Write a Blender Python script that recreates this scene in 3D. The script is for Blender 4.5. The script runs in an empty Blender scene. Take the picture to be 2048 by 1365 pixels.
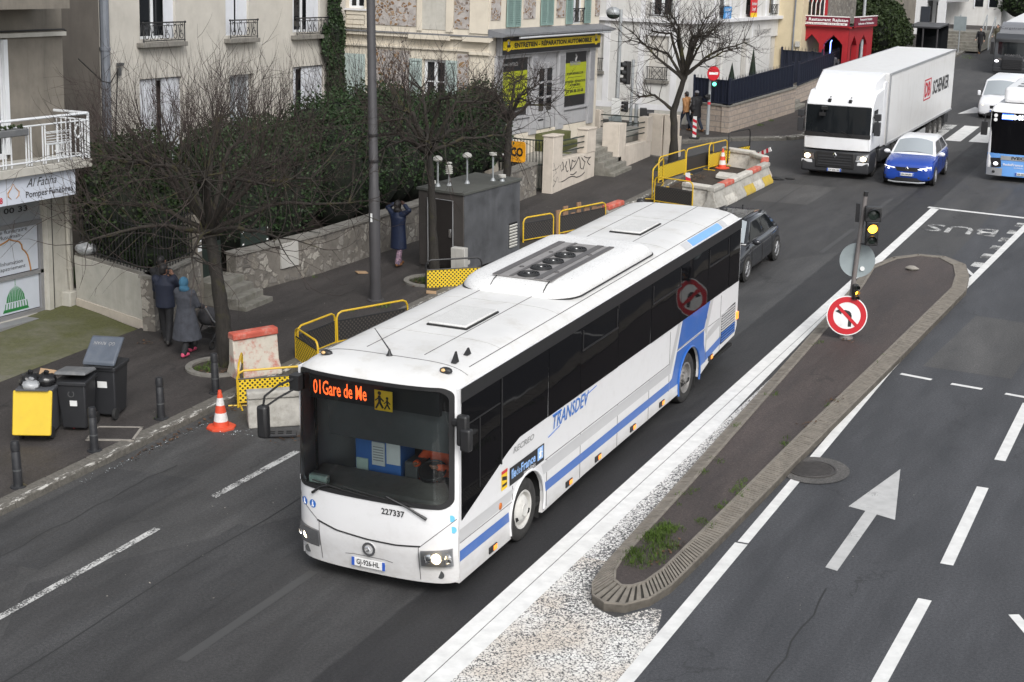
import bpy, bmesh, math, random
from mathutils import Vector, Matrix
R=math.radians; PI=math.pi
random.seed(7)
sc=bpy.context.scene
# ---------------- camera, world, sun, exposure
cam=bpy.data.cameras.new('camera'); co=bpy.data.objects.new('camera',cam); sc.collection.objects.link(co)
def cam_matrix(yaw,pitch,roll,loc):
    cy,sy=math.cos(yaw),math.sin(yaw); cp,sp=math.cos(pitch),math.sin(pitch)
    f=Vector((-sy*cp,cy*cp,-sp)); r0=Vector((cy,sy,0)); u0=r0.cross(f)
    r=math.cos(roll)*r0+math.sin(roll)*u0; u=-math.sin(roll)*r0+math.cos(roll)*u0
    m=Matrix((r,u,-f)).transposed().to_4x4(); m.translation=Vector(loc); return m
co.matrix_world=cam_matrix(.4365,.2818,.0075,(9.3579,-17.9431,9.7186))
cam.sensor_width=36; cam.lens=3211.7/2048*36; cam.clip_start=.1; cam.clip_end=800
sc.camera=co
SUN_EL,SUN_AZ=R(44),R(135)
w=bpy.data.worlds.new('World'); sc.world=w; w.use_nodes=True
nt=w.node_tree; bg=nt.nodes['Background']
sky=nt.nodes.new('ShaderNodeTexSky'); sky.sky_type='NISHITA'; sky.sun_disc=False
sky.sun_elevation=SUN_EL; sky.sun_rotation=SUN_AZ; sky.air_density=1; sky.dust_density=3; sky.ozone_density=.6
hs=nt.nodes.new('ShaderNodeHueSaturation'); hs.inputs['Saturation'].default_value=.3
nt.links.new(sky.outputs[0],hs.inputs['Color']); nt.links.new(hs.outputs[0],bg.inputs[0]); bg.inputs[1].default_value=.15
sl=bpy.data.lights.new('sun','SUN'); sl.energy=1.5; sl.angle=R(26); sl.color=(1,.99,.975)
so=bpy.data.objects.new('sun',sl); sc.collection.objects.link(so)
so.rotation_euler=(R(46),0,R(42)); so.location=(0,0,60)
sc.view_settings.view_transform='Standard'; sc.view_settings.look='None'; sc.view_settings.gamma=1
sc.view_settings.exposure=.38
sc.cycles.max_bounces=6; sc.cycles.transparent_max_bounces=10
try: sc.cycles.use_denoising=True
except Exception: pass
TILT=R(-3.2)   # the houses stand level on a street that climbs 3.2 degrees
# ---------------- materials
def N(t,ty,**k):
    n=t.nodes.new(ty)
    for a,b in k.items():
        if a in n.inputs: n.inputs[a].default_value=b
        else: setattr(n,a,b)
    return n
def c4(c): return (c[0],c[1],c[2],1)
MATS={}
def newmat(name):
    m=bpy.data.materials.new(name); m.use_nodes=True; MATS[name]=m
    t=m.node_tree; b=t.nodes['Principled BSDF']; return m,t,b
def ramp(t,fac,stops):
    r=t.nodes.new('ShaderNodeValToRGB'); e=r.color_ramp.elements
    while len(e)<len(stops): e.new(.5)
    for q,(p,c) in zip(e,stops): q.position=p; q.color=c4(c) if not isinstance(c,(int,float)) else (c,c,c,1)
    t.links.new(fac,r.inputs[0]); return r.outputs[0]
def mixc(t,f,a,b,mode='MIX'):
    n=t.nodes.new('ShaderNodeMix'); n.data_type='RGBA'; n.blend_type=mode
    for i,v in ((0,f),(6,a),(7,b)):
        if hasattr(v,'links') or isinstance(v,bpy.types.NodeSocket): t.links.new(v,n.inputs[i])
        else: n.inputs[i].default_value=v if i==0 else c4(v)
    return n.outputs[2]
def tc(t,world=False):
    if world:
        return t.nodes.new('ShaderNodeNewGeometry').outputs['Position']
    return t.nodes.new('ShaderNodeTexCoord').outputs['Object']
def noise(t,co,scale,detail=4,rough=.6,dist=0):
    n=N(t,'ShaderNodeTexNoise',Scale=scale,Detail=detail,Roughness=rough,Distortion=dist); t.links.new(co,n.inputs['Vector']); return n.outputs['Fac']
def voro(t,co,scale,feature='F1',rnd=1.0):
    n=t.nodes.new('ShaderNodeTexVoronoi'); n.feature=feature; n.inputs['Scale'].default_value=scale
    if 'Randomness' in n.inputs: n.inputs['Randomness'].default_value=rnd
    t.links.new(co,n.inputs['Vector']); return n
def bump(t,b,h,strength=.3,dist=.02):
    n=N(t,'ShaderNodeBump',Strength=strength,Distance=dist); t.links.new(h,n.inputs['Height']); t.links.new(n.outputs[0],b.inputs['Normal'])
def mapping(t,co,scale=(1,1,1),rot=(0,0,0)):
    n=t.nodes.new('ShaderNodeMapping'); n.inputs['Scale'].default_value=scale; n.inputs['Rotation'].default_value=rot; t.links.new(co,n.inputs['Vector']); return n.outputs[0]
def mat(name,col,rough=.6,var=.15,scale=3,bmp=0,bscale=40,metal=0,spec=.5,dirt=0,dirtcol=(.05,.045,.04),dscale=6,coat=0,emit=0,streak=0,dthr=.5):
    m,t,b=newmat(name)
    b.inputs['Roughness'].default_value=rough; b.inputs['Metallic'].default_value=metal; b.inputs['Specular IOR Level'].default_value=spec
    if coat: b.inputs['Coat Weight'].default_value=coat; b.inputs['Coat Roughness'].default_value=.05
    co=tc(t)
    c=None
    if var:
        f=noise(t,co,scale)
        c=ramp(t,f,[(.3,[x*(1-var) for x in col]),(.7,[min(1,x*(1+var*.7)) for x in col])])
    if dirt:
        f2=noise(t,co,dscale,8,.7)
        k=ramp(t,f2,[(dthr,0.0),(min(.99,dthr+.2),dirt)])
        c=mixc(t,k,c if c else col,dirtcol)
    if streak:
        f3=noise(t,mapping(t,co,(1.6,1.6,.2)),2.0,7,.7,.6)
        k=ramp(t,f3,[(.5,0.0),(.78,streak)])
        c=mixc(t,k,c if c else col,dirtcol)
    if c is not None: t.links.new(c,b.inputs['Base Color'])
    else: b.inputs['Base Color'].default_value=c4(col)
    if emit: b.inputs['Emission Color'].default_value=c4(col); b.inputs['Emission Strength'].default_value=emit
    if bmp: bump(t,b,noise(t,co,bscale,5),bmp,.01)
    return m
# asphalt
def asphalt(name,base,tint=(1,1,1),patch=True,crack=True,wet=.0,lanes=False):
    m,t,b=newmat(name); co=tc(t,True)
    fine=noise(t,co,90,3,.8); med=noise(t,mapping(t,co,(1.6,.35,1)),1.3,6,.6); big=noise(t,mapping(t,co,(.55,.09,1)),1,4,.55,.4)
    c=ramp(t,fine,[(.3,[base*.45*x for x in tint]),(.52,[base*x for x in tint]),(.74,[base*2.3*x for x in tint])])
    c=mixc(t,1,c,ramp(t,med,[(.3,.72),(.7,1.2)]),'MULTIPLY')
    c=mixc(t,1,c,ramp(t,big,[(.3,.75),(.5,1.0),(.7,1.2)]),'MULTIPLY')
    if lanes:
        sx=N(t,'ShaderNodeSeparateXYZ'); t.links.new(co,sx.inputs[0])
        mm=N(t,'ShaderNodeMath',operation='LESS_THAN'); t.links.new(sx.outputs[0],mm.inputs[0]); mm.inputs[1].default_value=2.3
        c=mixc(t,mm.outputs[0],mixc(t,1,c,(.9,.94,1.03),'MULTIPLY'),c)
        # darker strip beside the big white band
        a1=N(t,'ShaderNodeMath',operation='SUBTRACT'); t.links.new(sx.outputs[0],a1.inputs[0]); a1.inputs[1].default_value=-.05
        a2=N(t,'ShaderNodeMath',operation='ABSOLUTE'); t.links.new(a1.outputs[0],a2.inputs[0])
        wob=noise(t,co,2,3); a3=N(t,'ShaderNodeMath',operation='MULTIPLY_ADD'); t.links.new(wob,a3.inputs[0]); a3.inputs[1].default_value=.12; t.links.new(a2.outputs[0],a3.inputs[2])
        c=mixc(t,ramp(t,a3.outputs[0],[(.55,1.0),(.6,0.0)]),c,mixc(t,1,c,(.5,.5,.52),'MULTIPLY'))
        # repair patches
        vp=voro(t,mapping(t,co,(.16,.07,0)),1,'F1',.9); cell=N(t,'ShaderNodeSeparateColor'); t.links.new(vp.outputs['Color'],cell.inputs[0])
        c=mixc(t,ramp(t,cell.outputs[0],[(.62,0.0),(.63,.6)]),c,mixc(t,1,c,(.6,.6,.62),'MULTIPLY'))
    co25=noise(t,co,24,5,.75); c=mixc(t,1,c,ramp(t,co25,[(.32,.6),(.5,1.0),(.7,1.5)]),'MULTIPLY')
    # pale specks
    sp=voro(t,co,26); spf=ramp(t,sp.outputs['Distance'],[(.05,.75),(.1,0.0)])
    sel=ramp(t,noise(t,co,5,2),[(.55,0.0),(.68,1.0)]); mu=N(t,'ShaderNodeMath',operation='MULTIPLY'); t.links.new(spf,mu.inputs[0]); t.links.new(sel,mu.inputs[1])
    c=mixc(t,mu.outputs[0],c,(.34,.33,.31))
    if crack:
        ck=voro(t,mapping(t,co,(.5,.33,.5)),1,'DISTANCE_TO_EDGE'); wn=t.nodes.new('ShaderNodeVectorMath'); wn.operation='MULTIPLY_ADD'
        nz=N(t,'ShaderNodeTexNoise',Scale=1.6,Detail=6); t.links.new(co,nz.inputs['Vector']); t.links.new(nz.outputs['Color'],wn.inputs[0]); wn.inputs[1].default_value=(1.6,1.6,0); t.links.new(co,wn.inputs[2])
        t.links.new(mapping(t,wn.outputs[0],(.42,.23,.5)),ck.inputs['Vector'])
        cf=ramp(t,ck.outputs['Distance'],[(.0,1.0),(.006,.6),(.011,0.0)])
        s2=ramp(t,noise(t,co,.45,2),[(.52,0.0),(.64,.55)]); m2=N(t,'ShaderNodeMath',operation='MULTIPLY'); t.links.new(cf,m2.inputs[0]); t.links.new(s2,m2.inputs[1])
        c=mixc(t,m2.outputs[0],c,(.012,.012,.012))
    t.links.new(c,b.inputs['Base Color'])
    rr=ramp(t,med,[(.3,.62-wet),(.7,.85-wet)]); t.links.new(rr,b.inputs['Roughness'])
    bump(t,b,fine,.5,.008); return m
asphalt('road_asphalt',.058,(1,.99,.985),lanes=True); asphalt('pavement_asphalt',.037,(1.12,.98,.92)); asphalt('island_asphalt',.05,(1.2,.96,.88))
def paint(name,wear,col=(.74,.74,.72),base=.06,sc_=30):
    m,t,b=newmat(name); co=tc(t,True)
    f=noise(t,co,sc_,6,.75); g=noise(t,co,1.7,4,.6)
    mx=N(t,'ShaderNodeMath',operation='MULTIPLY_ADD'); t.links.new(g,mx.inputs[0]); mx.inputs[1].default_value=.8; t.links.new(f,mx.inputs[2])
    k=ramp(t,mx.outputs[0],[(wear,0.0),(wear+.07,1.0)])
    d=ramp(t,noise(t,co,4,6),[(.3,[x*.78 for x in col]),(.7,col)])
    c=mixc(t,k,(base,base,base),d); t.links.new(c,b.inputs['Base Color']); b.inputs['Roughness'].default_value=.7
    bump(t,b,f,.3,.006); return m
paint('road_paint',.58); paint('worn_paint',.86,(.6,.6,.58)); paint('faint_paint',1.0,(.3,.3,.29)); paint('arrow_paint',.66,(.5,.5,.49)); paint('fresh_paint',.5,(.78,.78,.76))
def chips():
    m,t,b=newmat('paint_chippings'); co=tc(t,True)
    v=voro(t,co,46); v2=voro(t,co,15,'DISTANCE_TO_EDGE')
    se=N(t,'ShaderNodeSeparateColor'); t.links.new(v.outputs['Color'],se.inputs[0])
    sx=N(t,'ShaderNodeSeparateXYZ'); t.links.new(co,sx.inputs[0])
    # paint thins out towards the kerb
    mr=N(t,'ShaderNodeMapRange'); t.links.new(sx.outputs[0],mr.inputs[0]); mr.inputs[1].default_value=1.0; mr.inputs[2].default_value=1.75; mr.inputs[3].default_value=.0; mr.inputs[4].default_value=.8
    mr2=N(t,'ShaderNodeMapRange'); t.links.new(sx.outputs[1],mr2.inputs[0]); mr2.inputs[1].default_value=.2; mr2.inputs[2].default_value=2.2; mr2.inputs[3].default_value=0; mr2.inputs[4].default_value=1
    mm=N(t,'ShaderNodeMath',operation='MULTIPLY'); t.links.new(mr.outputs[0],mm.inputs[0]); t.links.new(mr2.outputs[0],mm.inputs[1])
    ad=N(t,'ShaderNodeMath',operation='MULTIPLY_ADD'); t.links.new(noise(t,co,2.2,5,.7),ad.inputs[0]); ad.inputs[1].default_value=.75; t.links.new(mm.outputs[0],ad.inputs[2])
    gt=N(t,'ShaderNodeMath',operation='SUBTRACT'); t.links.new(se.outputs[0],gt.inputs[0])
    sc2=N(t,'ShaderNodeMath',operation='MULTIPLY_ADD'); t.links.new(ad.outputs[0],sc2.inputs[0]); sc2.inputs[1].default_value=1.0; sc2.inputs[2].default_value=-.2; t.links.new(sc2.outputs[0],gt.inputs[1])
    k=ramp(t,gt.outputs[0],[(.0,0.0),(.06,1.0)])
    ed=ramp(t,v2.outputs['Distance'],[(.01,.1),(.05,1.0)]); k2=N(t,'ShaderNodeMath',operation='MULTIPLY'); t.links.new(k,k2.inputs[0]); t.links.new(ed,k2.inputs[1])
    peach=ramp(t,noise(t,co,.9,3),[(.4,(.74,.73,.7)),(.62,(.62,.56,.49))])
    lt=N(t,'ShaderNodeMath',operation='LESS_THAN'); t.links.new(sx.outputs[1],lt.inputs[0]); lt.inputs[1].default_value=2.5
    pc=mixc(t,lt.outputs[0],(.74,.73,.71),peach)
    c=mixc(t,k2.outputs[0],ramp(t,noise(t,co,80,3),[(.3,.045),(.7,.15)]),pc)
    t.links.new(c,b.inputs['Base Color']); b.inputs['Roughness'].default_value=.8; bump(t,b,k2.outputs[0],.6,.012)
chips()
def rubble(name,mortar,stones,scale,thr=.12):
    m,t,b=newmat(name); co=tc(t)
    nz=N(t,'ShaderNodeTexNoise',Scale=3.0,Detail=4); t.links.new(co,nz.inputs['Vector'])
    wn=t.nodes.new('ShaderNodeVectorMath'); wn.operation='MULTIPLY_ADD'; t.links.new(nz.outputs['Color'],wn.inputs[0]); wn.inputs[1].default_value=(.35,.35,.35); t.links.new(co,wn.inputs[2])
    v=voro(t,wn.outputs[0],scale); e=voro(t,wn.outputs[0],scale,'DISTANCE_TO_EDGE')
    se=N(t,'ShaderNodeSeparateColor'); t.links.new(v.outputs['Color'],se.inputs[0])
    stn=ramp(t,se.outputs[0],[(i/(len(stones)-1),s) for i,s in enumerate(stones)])
    stn=mixc(t,1,stn,ramp(t,noise(t,co,22,6,.7),[(.3,.6),(.7,1.25)]),'MULTIPLY')
    keep=ramp(t,se.outputs[1],[(.35,0.0),(.4,1.0)])
    k=ramp(t,e.outputs['Distance'],[(thr*.5,0.0),(thr,1.0)]); k2=N(t,'ShaderNodeMath',operation='MULTIPLY'); t.links.new(k,k2.inputs[0]); t.links.new(keep,k2.inputs[1])
    mo=ramp(t,noise(t,co,5,6,.7),[(.3,[x*.7 for x in mortar]),(.7,[x*1.1 for x in mortar])])
    c=mixc(t,k2.outputs[0],mo,stn); t.links.new(c,b.inputs['Base Color']); b.inputs['Roughness'].default_value=.9
    bump(t,b,k2.outputs[0],.6,.03); return m
rubble('rubble_wall',(.17,.155,.135),[(.11,.1,.09),(.3,.28,.25),(.2,.18,.15),(.36,.34,.3)],5)
rubble('millstone',(.42,.39,.37),[(.2,.11,.06),(.28,.17,.08),(.12,.08,.06),(.3,.26,.23),(.33,.19,.07)],9,.16)
def brickmat(name,c1,c2,mort,sx,sy,ms=.02):
    m,t,b=newmat(name); co=tc(t)
    # bricks in the local y-z and x-z planes
    s=N(t,'ShaderNodeSeparateXYZ'); t.links.new(co,s.inputs[0]); ad=N(t,'ShaderNodeMath',operation='ADD'); t.links.new(s.outputs[0],ad.inputs[0]); t.links.new(s.outputs[1],ad.inputs[1])
    cb=N(t,'ShaderNodeCombineXYZ'); t.links.new(ad.outputs[0],cb.inputs[0]); t.links.new(s.outputs[2],cb.inputs[1])
    br=t.nodes.new('ShaderNodeTexBrick'); t.links.new(cb.outputs[0],br.inputs['Vector'])
    for k_,v_ in (('Color1',c4(c1)),('Color2',c4(c2)),('Mortar',c4(mort)),('Scale',1.0),('Mortar Size',ms),('Brick Width',sx),('Row Height',sy)): br.inputs[k_].default_value=v_
    c=mixc(t,1,br.outputs['Color'],ramp(t,noise(t,co,9,7,.7),[(.3,.75),(.7,1.15)]),'MULTIPLY')
    t.links.new(c,b.inputs['Base Color']); b.inputs['Roughness'].default_value=.85; bump(t,b,br.outputs['Fac'],-.4,.01)
brickmat('limestone_blocks',(.4,.33,.27),(.33,.28,.24),(.25,.22,.2),.55,.22)
def mossy():
    m,t,b=newmat('mossy_concrete'); co=tc(t,True)
    c=ramp(t,noise(t,co,6,7,.7),[(.3,(.11,.105,.08)),(.7,(.2,.19,.155))])
    sx=N(t,'ShaderNodeSeparateXYZ'); t.links.new(co,sx.inputs[0])
    mr=N(t,'ShaderNodeMapRange'); t.links.new(sx.outputs[1],mr.inputs[0]); mr.inputs[1].default_value=2; mr.inputs[2].default_value=9.2; mr.inputs[3].default_value=-.12; mr.inputs[4].default_value=.3
    ad=N(t,'ShaderNodeMath',operation='ADD'); t.links.new(noise(t,co,1.1,6,.65),ad.inputs[0]); t.links.new(mr.outputs[0],ad.inputs[1])
    c=mixc(t,ramp(t,ad.outputs[0],[(.45,0.0),(.62,.5),(.85,.9)]),c,ramp(t,noise(t,co,25,4),[(.3,(.05,.055,.014)),(.7,(.105,.11,.03))]))
    t.links.new(c,b.inputs['Base Color']); b.inputs['Roughness'].default_value=.85; bump(t,b,noise(t,co,30,5),.25,.01)
mossy()
def kerbmat():
    m,t,b=newmat('kerb_granite'); co=tc(t,True)
    c=ramp(t,noise(t,co,14,8,.75),[(.3,(.065,.06,.052)),(.7,(.17,.16,.14))])
    sx=N(t,'ShaderNodeSeparateXYZ'); t.links.new(co,sx.inputs[0])
    g=N(t,'ShaderNodeMath',operation='GREATER_THAN'); t.links.new(sx.outputs[2],g.inputs[0]); g.inputs[1].default_value=.1
    k=ramp(t,noise(t,mapping(t,co,(5,1.2,5)),3,7,.75),[(.53,0.0),(.58,.85)]); mu=N(t,'ShaderNodeMath',operation='MULTIPLY'); t.links.new(k,mu.inputs[0]); t.links.new(g.outputs[0],mu.inputs[1])
    g2=N(t,'ShaderNodeMath',operation='GREATER_THAN'); t.links.new(sx.outputs[0],g2.inputs[0]); g2.inputs[1].default_value=-7.93
    mu2=N(t,'ShaderNodeMath',operation='MULTIPLY'); t.links.new(mu.outputs[0],mu2.inputs[0]); t.links.new(g2.outputs[0],mu2.inputs[1])
    c=mixc(t,mu2.outputs[0],c,(.55,.54,.5)); t.links.new(c,b.inputs['Base Color']); b.inputs['Roughness'].default_value=.85
    bump(t,b,noise(t,co,30,5),.3,.01)
kerbmat()
def leafmat(name,a,bb):
    m,t,b=newmat(name); co=tc(t,True)
    c=mixc(t,1,ramp(t,noise(t,co,14,2,.6),[(.3,a),(.7,bb)]),ramp(t,noise(t,co,1.3,3),[(.3,.6),(.7,1.3)]),'MULTIPLY')
    t.links.new(c,b.inputs['Base Color']); b.inputs['Roughness'].default_value=.55; b.inputs['Specular IOR Level'].default_value=.2
leafmat('conifer_leaf',(.01,.02,.008),(.034,.055,.017)); leafmat('ivy_leaf',(.01,.023,.01),(.045,.078,.03)); leafmat('bush_leaf',(.012,.022,.008),(.04,.058,.02))
leafmat('grass_blade',(.035,.065,.012),(.1,.16,.03)); leafmat('cypress_leaf',(.008,.014,.01),(.02,.03,.018)); leafmat('dead_leaf',(.05,.03,.02),(.15,.09,.055))
def bark(name,a,b_,moss):
    m,t,b=newmat(name); co=tc(t)
    c=ramp(t,noise(t,mapping(t,co,(6,6,1.4)),4,7,.7),[(.3,a),(.7,b_)])
    if moss: c=mixc(t,ramp(t,noise(t,co,2.2,5),[(.56,0.0),(.66,moss)]),c,(.075,.07,.015))
    t.links.new(c,b.inputs['Base Color']); b.inputs['Roughness'].default_value=.9; bump(t,b,noise(t,mapping(t,co,(9,9,2)),5,6),.7,.02)
bark('tree_bark',(.011,.01,.008),(.036,.031,.026),.3); bark('branch_bark',(.012,.01,.008),(.038,.031,.024),.55); bark('twig_bark',(.02,.014,.012),(.05,.034,.029),0); bark('plain_wood',(.16,.09,.05),(.32,.2,.12),0)
def glassmat(name,tint,rough=.02,extra=.06):
    m=bpy.data.materials.new(name); m.use_nodes=True; MATS[name]=m; t=m.node_tree; t.nodes.clear()
    o=t.nodes.new('ShaderNodeOutputMaterial'); tr=N(t,'ShaderNodeBsdfTransparent',Color=c4(tint)); gl=N(t,'ShaderNodeBsdfGlossy',Roughness=rough,Color=(1,1,1,1))
    fr=N(t,'ShaderNodeFresnel',IOR=1.5); mx=t.nodes.new('ShaderNodeMixShader'); t.links.new(fr.outputs[0],mx.inputs[0]); t.links.new(tr.outputs[0],mx.inputs[1]); t.links.new(gl.outputs[0],mx.inputs[2]); t.links.new(mx.outputs[0],o.inputs[0])
glassmat('windscreen_glass',(.8,.86,.86)); glassmat('car_glass',(.3,.34,.34)); glassmat('lamp_glass',(.85,.87,.88))
def darkglass(name,col,wob=.0,rough=.03,spec=.5):
    m,t,b=newmat(name); b.inputs['Base Color'].default_value=c4(col); b.inputs['Roughness'].default_value=rough; b.inputs['Specular IOR Level'].default_value=spec
    if wob: bump(t,b,noise(t,mapping(t,tc(t),(1,.6,1)),1.1,2,.4),wob,.05)
darkglass('black_glass',(.006,.006,.007),.12,.03,.06); darkglass('window_glass',(.012,.014,.016),.1); darkglass('pale_glass',(.3,.33,.35),.05,.1)  # pale_glass: light reflected in vehicle windscreens is put into the base colour
def grimy(name,col,rough,zlo,zhi,am,base):
    m,t,b=newmat(name); co=tc(t); sx=N(t,'ShaderNodeSeparateXYZ'); t.links.new(co,sx.inputs[0])
    mr=N(t,'ShaderNodeMapRange'); t.links.new(sx.outputs[2],mr.inputs[0]); mr.inputs[1].default_value=zlo; mr.inputs[2].default_value=zhi; mr.inputs[3].default_value=.55; mr.inputs[4].default_value=0
    ad=N(t,'ShaderNodeMath',operation='MULTIPLY'); t.links.new(mr.outputs[0],ad.inputs[0]); t.links.new(ramp(t,noise(t,mapping(t,co,(1,.5,1.6)),3,7,.7),[(.3,.3),(.7,1.0)]),ad.inputs[1])
    a2=N(t,'ShaderNodeMath',operation='ADD'); t.links.new(ad.outputs[0],a2.inputs[0]); t.links.new(ramp(t,noise(t,co,5,7,.7),[(.5,0.0),(.75,.12)]),a2.inputs[1])
    c=mixc(t,a2.outputs[0],col,(.3,.27,.23)); t.links.new(c,b.inputs['Base Color']); b.inputs['Roughness'].default_value=rough; b.inputs['Coat Weight'].default_value=.25; b.inputs['Coat Roughness'].default_value=.08
grimy('bus_side_white',(.72,.72,.725),.32,.15,1.1,.5,0)
# simple paints
for a in [('bus_white',(.74,.74,.745),.3,.03,2,0,0),('bus_grey',(.5,.5,.505),.35,.03,2,0,0),('bus_blue',(.02,.115,.42),.35,.05,2,0,0),('sky_blue_paint',(.16,.38,.8),.3,.05,2,0,0)]:
    mat(a[0],a[1],a[2],a[3],a[4],coat=.25,dirt=.1,dirtcol=(.4,.37,.33),dscale=2.5)
mat('bus_roof_white',(.64,.638,.625),.45,.06,1.5,dirt=.4,dirtcol=(.4,.37,.31),dscale=2.2,dthr=.52)
mat('bus_ac_white',(.7,.7,.69),.55,.05,3,dirt=.75,dirtcol=(.2,.19,.18),dscale=38,dthr=.52)
mat('roof_hatch_white',(.6,.6,.585),.6,.06,8,dirt=.6,dirtcol=(.25,.24,.22),dscale=50,dthr=.5)
mat('fan_deck_grey',(.25,.24,.235),.55,.08,5,dirt=.2); mat('deck_dark_grey',(.1,.095,.095),.55,.1,5)
mat('black_plastic',(.018,.018,.019),.45,.15,8); mat('black_rubber',(.02,.02,.02),.8,.2,10,bmp=.1); mat('tyre_rubber',(.028,.027,.026),.85,.2,12,bmp=.2,dirt=.3,dirtcol=(.09,.085,.08))
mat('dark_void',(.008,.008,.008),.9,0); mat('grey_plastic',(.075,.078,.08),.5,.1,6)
mat('rim_white',(.6,.59,.56),.5,.1,6,dirt=.4,dirtcol=(.2,.18,.15)); mat('rim_steel',(.3,.29,.28),.45,.2,7,metal=.4,dirt=.4); mat('rim_alloy',(.55,.55,.56),.3,.05,5,metal=.8)
mat('chrome',(.75,.75,.76),.18,.02,3,metal=1); mat('steel_galv',(.36,.38,.39),.5,.12,6,metal=.3); mat('headlamp_lit',(1,.83,.55),.3,0,emit=5); mat('headlamp_cool',(.95,.93,1),.3,0,emit=1.6)
mat('amber_lamp',(1,.28,.04),.35,0,emit=1.0); mat('amber_signal',(1,.42,.03),.3,0,emit=5.5); mat('led_orange',(1,.13,.025),.4,0,emit=1.5); mat('led_white',(.9,.94,1),.4,0,emit=2.5); mat('led_blue',(.05,.16,.9),.4,0,emit=1.5); mat('signal_green',(.1,1,.55),.4,0,emit=4); mat('blue_neon',(.2,.3,1),.4,0,emit=4)
mat('lens_dark',(.02,.03,.025),.2,0); mat('amber_plastic',(.5,.14,.02),.3,.1,8)
mat('dash_grey',(.2,.195,.18),.7,.15,4,dirt=.3); mat('hi_vis_orange',(.85,.12,.03),.7,.1,6,emit=0); mat('hi_vis_yellow',(.5,.75,.05),.7,.1,6); mat('ticket_blue',(.05,.17,.5),.5,.1,4); mat('paper_white',(.72,.73,.72),.7,.05,9); mat('pale_green_card',(.5,.62,.55),.6,.1,5)
mat('plate_white',(.75,.75,.74),.4,.03,4); mat('plate_blue',(.03,.1,.45),.4,0); mat('letter_black',(.015,.015,.017),.5,0); mat('letter_white',(.8,.8,.8),.5,0); mat('letter_blue',(.04,.16,.5),.45,0); mat('letter_pale_blue',(.3,.5,.85),.45,0); mat('letter_red',(.55,.02,.04),.5,0); mat('letter_green',(.02,.2,.05),.5,.15,6); mat('letter_gold',(.4,.19,.05),.5,.15,6); mat('letter_grey',(.3,.3,.3),.5,0)
mat('sticker_yellow',(.85,.55,.02),.5,.04,4); mat('sticker_blue',(.02,.14,.5),.4,0); mat('sticker_cyan',(.15,.5,.75),.4,0)
mat('truck_white',(.74,.75,.765),.35,.04,2,coat=.3,dirt=.12,dirtcol=(.4,.37,.33),dscale=2.5); mat('trailer_white',(.72,.72,.71),.35,.04,1.5,dirt=.25,dirtcol=(.4,.37,.33),dscale=1.5,streak=.25); mat('truck_grey',(.032,.033,.036),.45,.08,4); mat('scania_grey',(.17,.175,.185),.35,.06,3,coat=.3)
mat('car_blue',(.012,.055,.33),.25,.06,3,coat=.8); mat('car_graphite',(.022,.023,.027),.2,.06,3,coat=.8,metal=.3); mat('car_white',(.76,.77,.79),.3,.03,2,coat=.5); mat('silver_trim',(.5,.51,.52),.35,.05,4,metal=.5)
mat('render_cream',(.62,.565,.47),.85,.08,1.5,bmp=.15,dirt=.2,dirtcol=(.36,.31,.25),dscale=2,streak=.22); mat('render_white',(.6,.595,.575),.85,.08,1.5,bmp=.15,dirt=.25,dirtcol=(.34,.31,.27),dscale=2,streak=.3); mat('trim_white',(.66,.66,.67),.8,.06,2,streak=.25,dirtcol=(.35,.33,.31))
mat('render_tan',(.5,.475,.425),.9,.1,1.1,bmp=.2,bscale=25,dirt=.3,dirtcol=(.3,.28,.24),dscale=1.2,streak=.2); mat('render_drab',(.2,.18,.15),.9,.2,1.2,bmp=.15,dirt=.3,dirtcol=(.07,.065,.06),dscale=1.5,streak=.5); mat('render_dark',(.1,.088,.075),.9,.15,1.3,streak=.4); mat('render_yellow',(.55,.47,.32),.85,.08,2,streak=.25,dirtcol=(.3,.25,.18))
mat('concrete',(.3,.285,.255),.85,.25,4,bmp=.25,dirt=.5,dirtcol=(.1,.1,.075),dscale=3,streak=.4); mat('coping_grey',(.2,.19,.17),.85,.2,5,dirt=.5,dirtcol=(.06,.06,.04)); mat('lead_grey',(.17,.175,.185),.6,.15,5,dirt=.3); mat('wall_offwhite',(.47,.455,.41),.85,.1,2.5,bmp=.1,streak=.4,dirt=.25,dirtcol=(.25,.23,.18)); mat('fence_wall_cream',(.56,.5,.43),.85,.08,3,bmp=.12,streak=.45,dirtcol=(.25,.22,.17),dirt=.2,dscale=4)
mat('shop_grey',(.36,.36,.37),.6,.08,4,streak=.3,dirtcol=(.2,.19,.18)); mat('shop_grey_dark',(.25,.25,.26),.6,.1,4,streak=.3); mat('sign_black',(.014,.014,.015),.4,.1,4); mat('sign_yellow',(.78,.58,.005),.4,.03,4); mat('poster_lime',(.36,.4,.01),.45,.06,3); mat('enseigne_orange',(.8,.36,.02),.4,.3,3); mat('wrench_steel',(.42,.46,.55),.4,.1,4)
mat('shutter_green',(.2,.29,.265),.6,.1,5); mat('shutter_pale',(.42,.5,.48),.6,.08,5); mat('shutter_white',(.62,.64,.68),.55,.05,4); mat('shutter_cream',(.52,.5,.46),.6,.08,5); mat('pvc_white',(.7,.72,.74),.4,.03,4); mat('curtain',(.35,.35,.34),.8,.1,6); mat('iron_black',(.015,.015,.016),.5,.1,8); mat('iron_green',(.015,.025,.02),.5,.1,8); mat('navy_metal',(.012,.016,.032),.45,.1,4)
mat('sign_panel_white',(.62,.66,.74),.35,.03,3); mat('door_panel_white',(.55,.59,.66),.35,.04,3); mat('alu_grey',(.28,.28,.29),.45,.08,5,metal=.3); mat('blind_grey',(.32,.34,.37),.6,.05,9); mat('pipe_grey',(.16,.175,.2),.5,.15,4); mat('pipe_cream',(.42,.4,.35),.7,.12,4,streak=.4)
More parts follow.
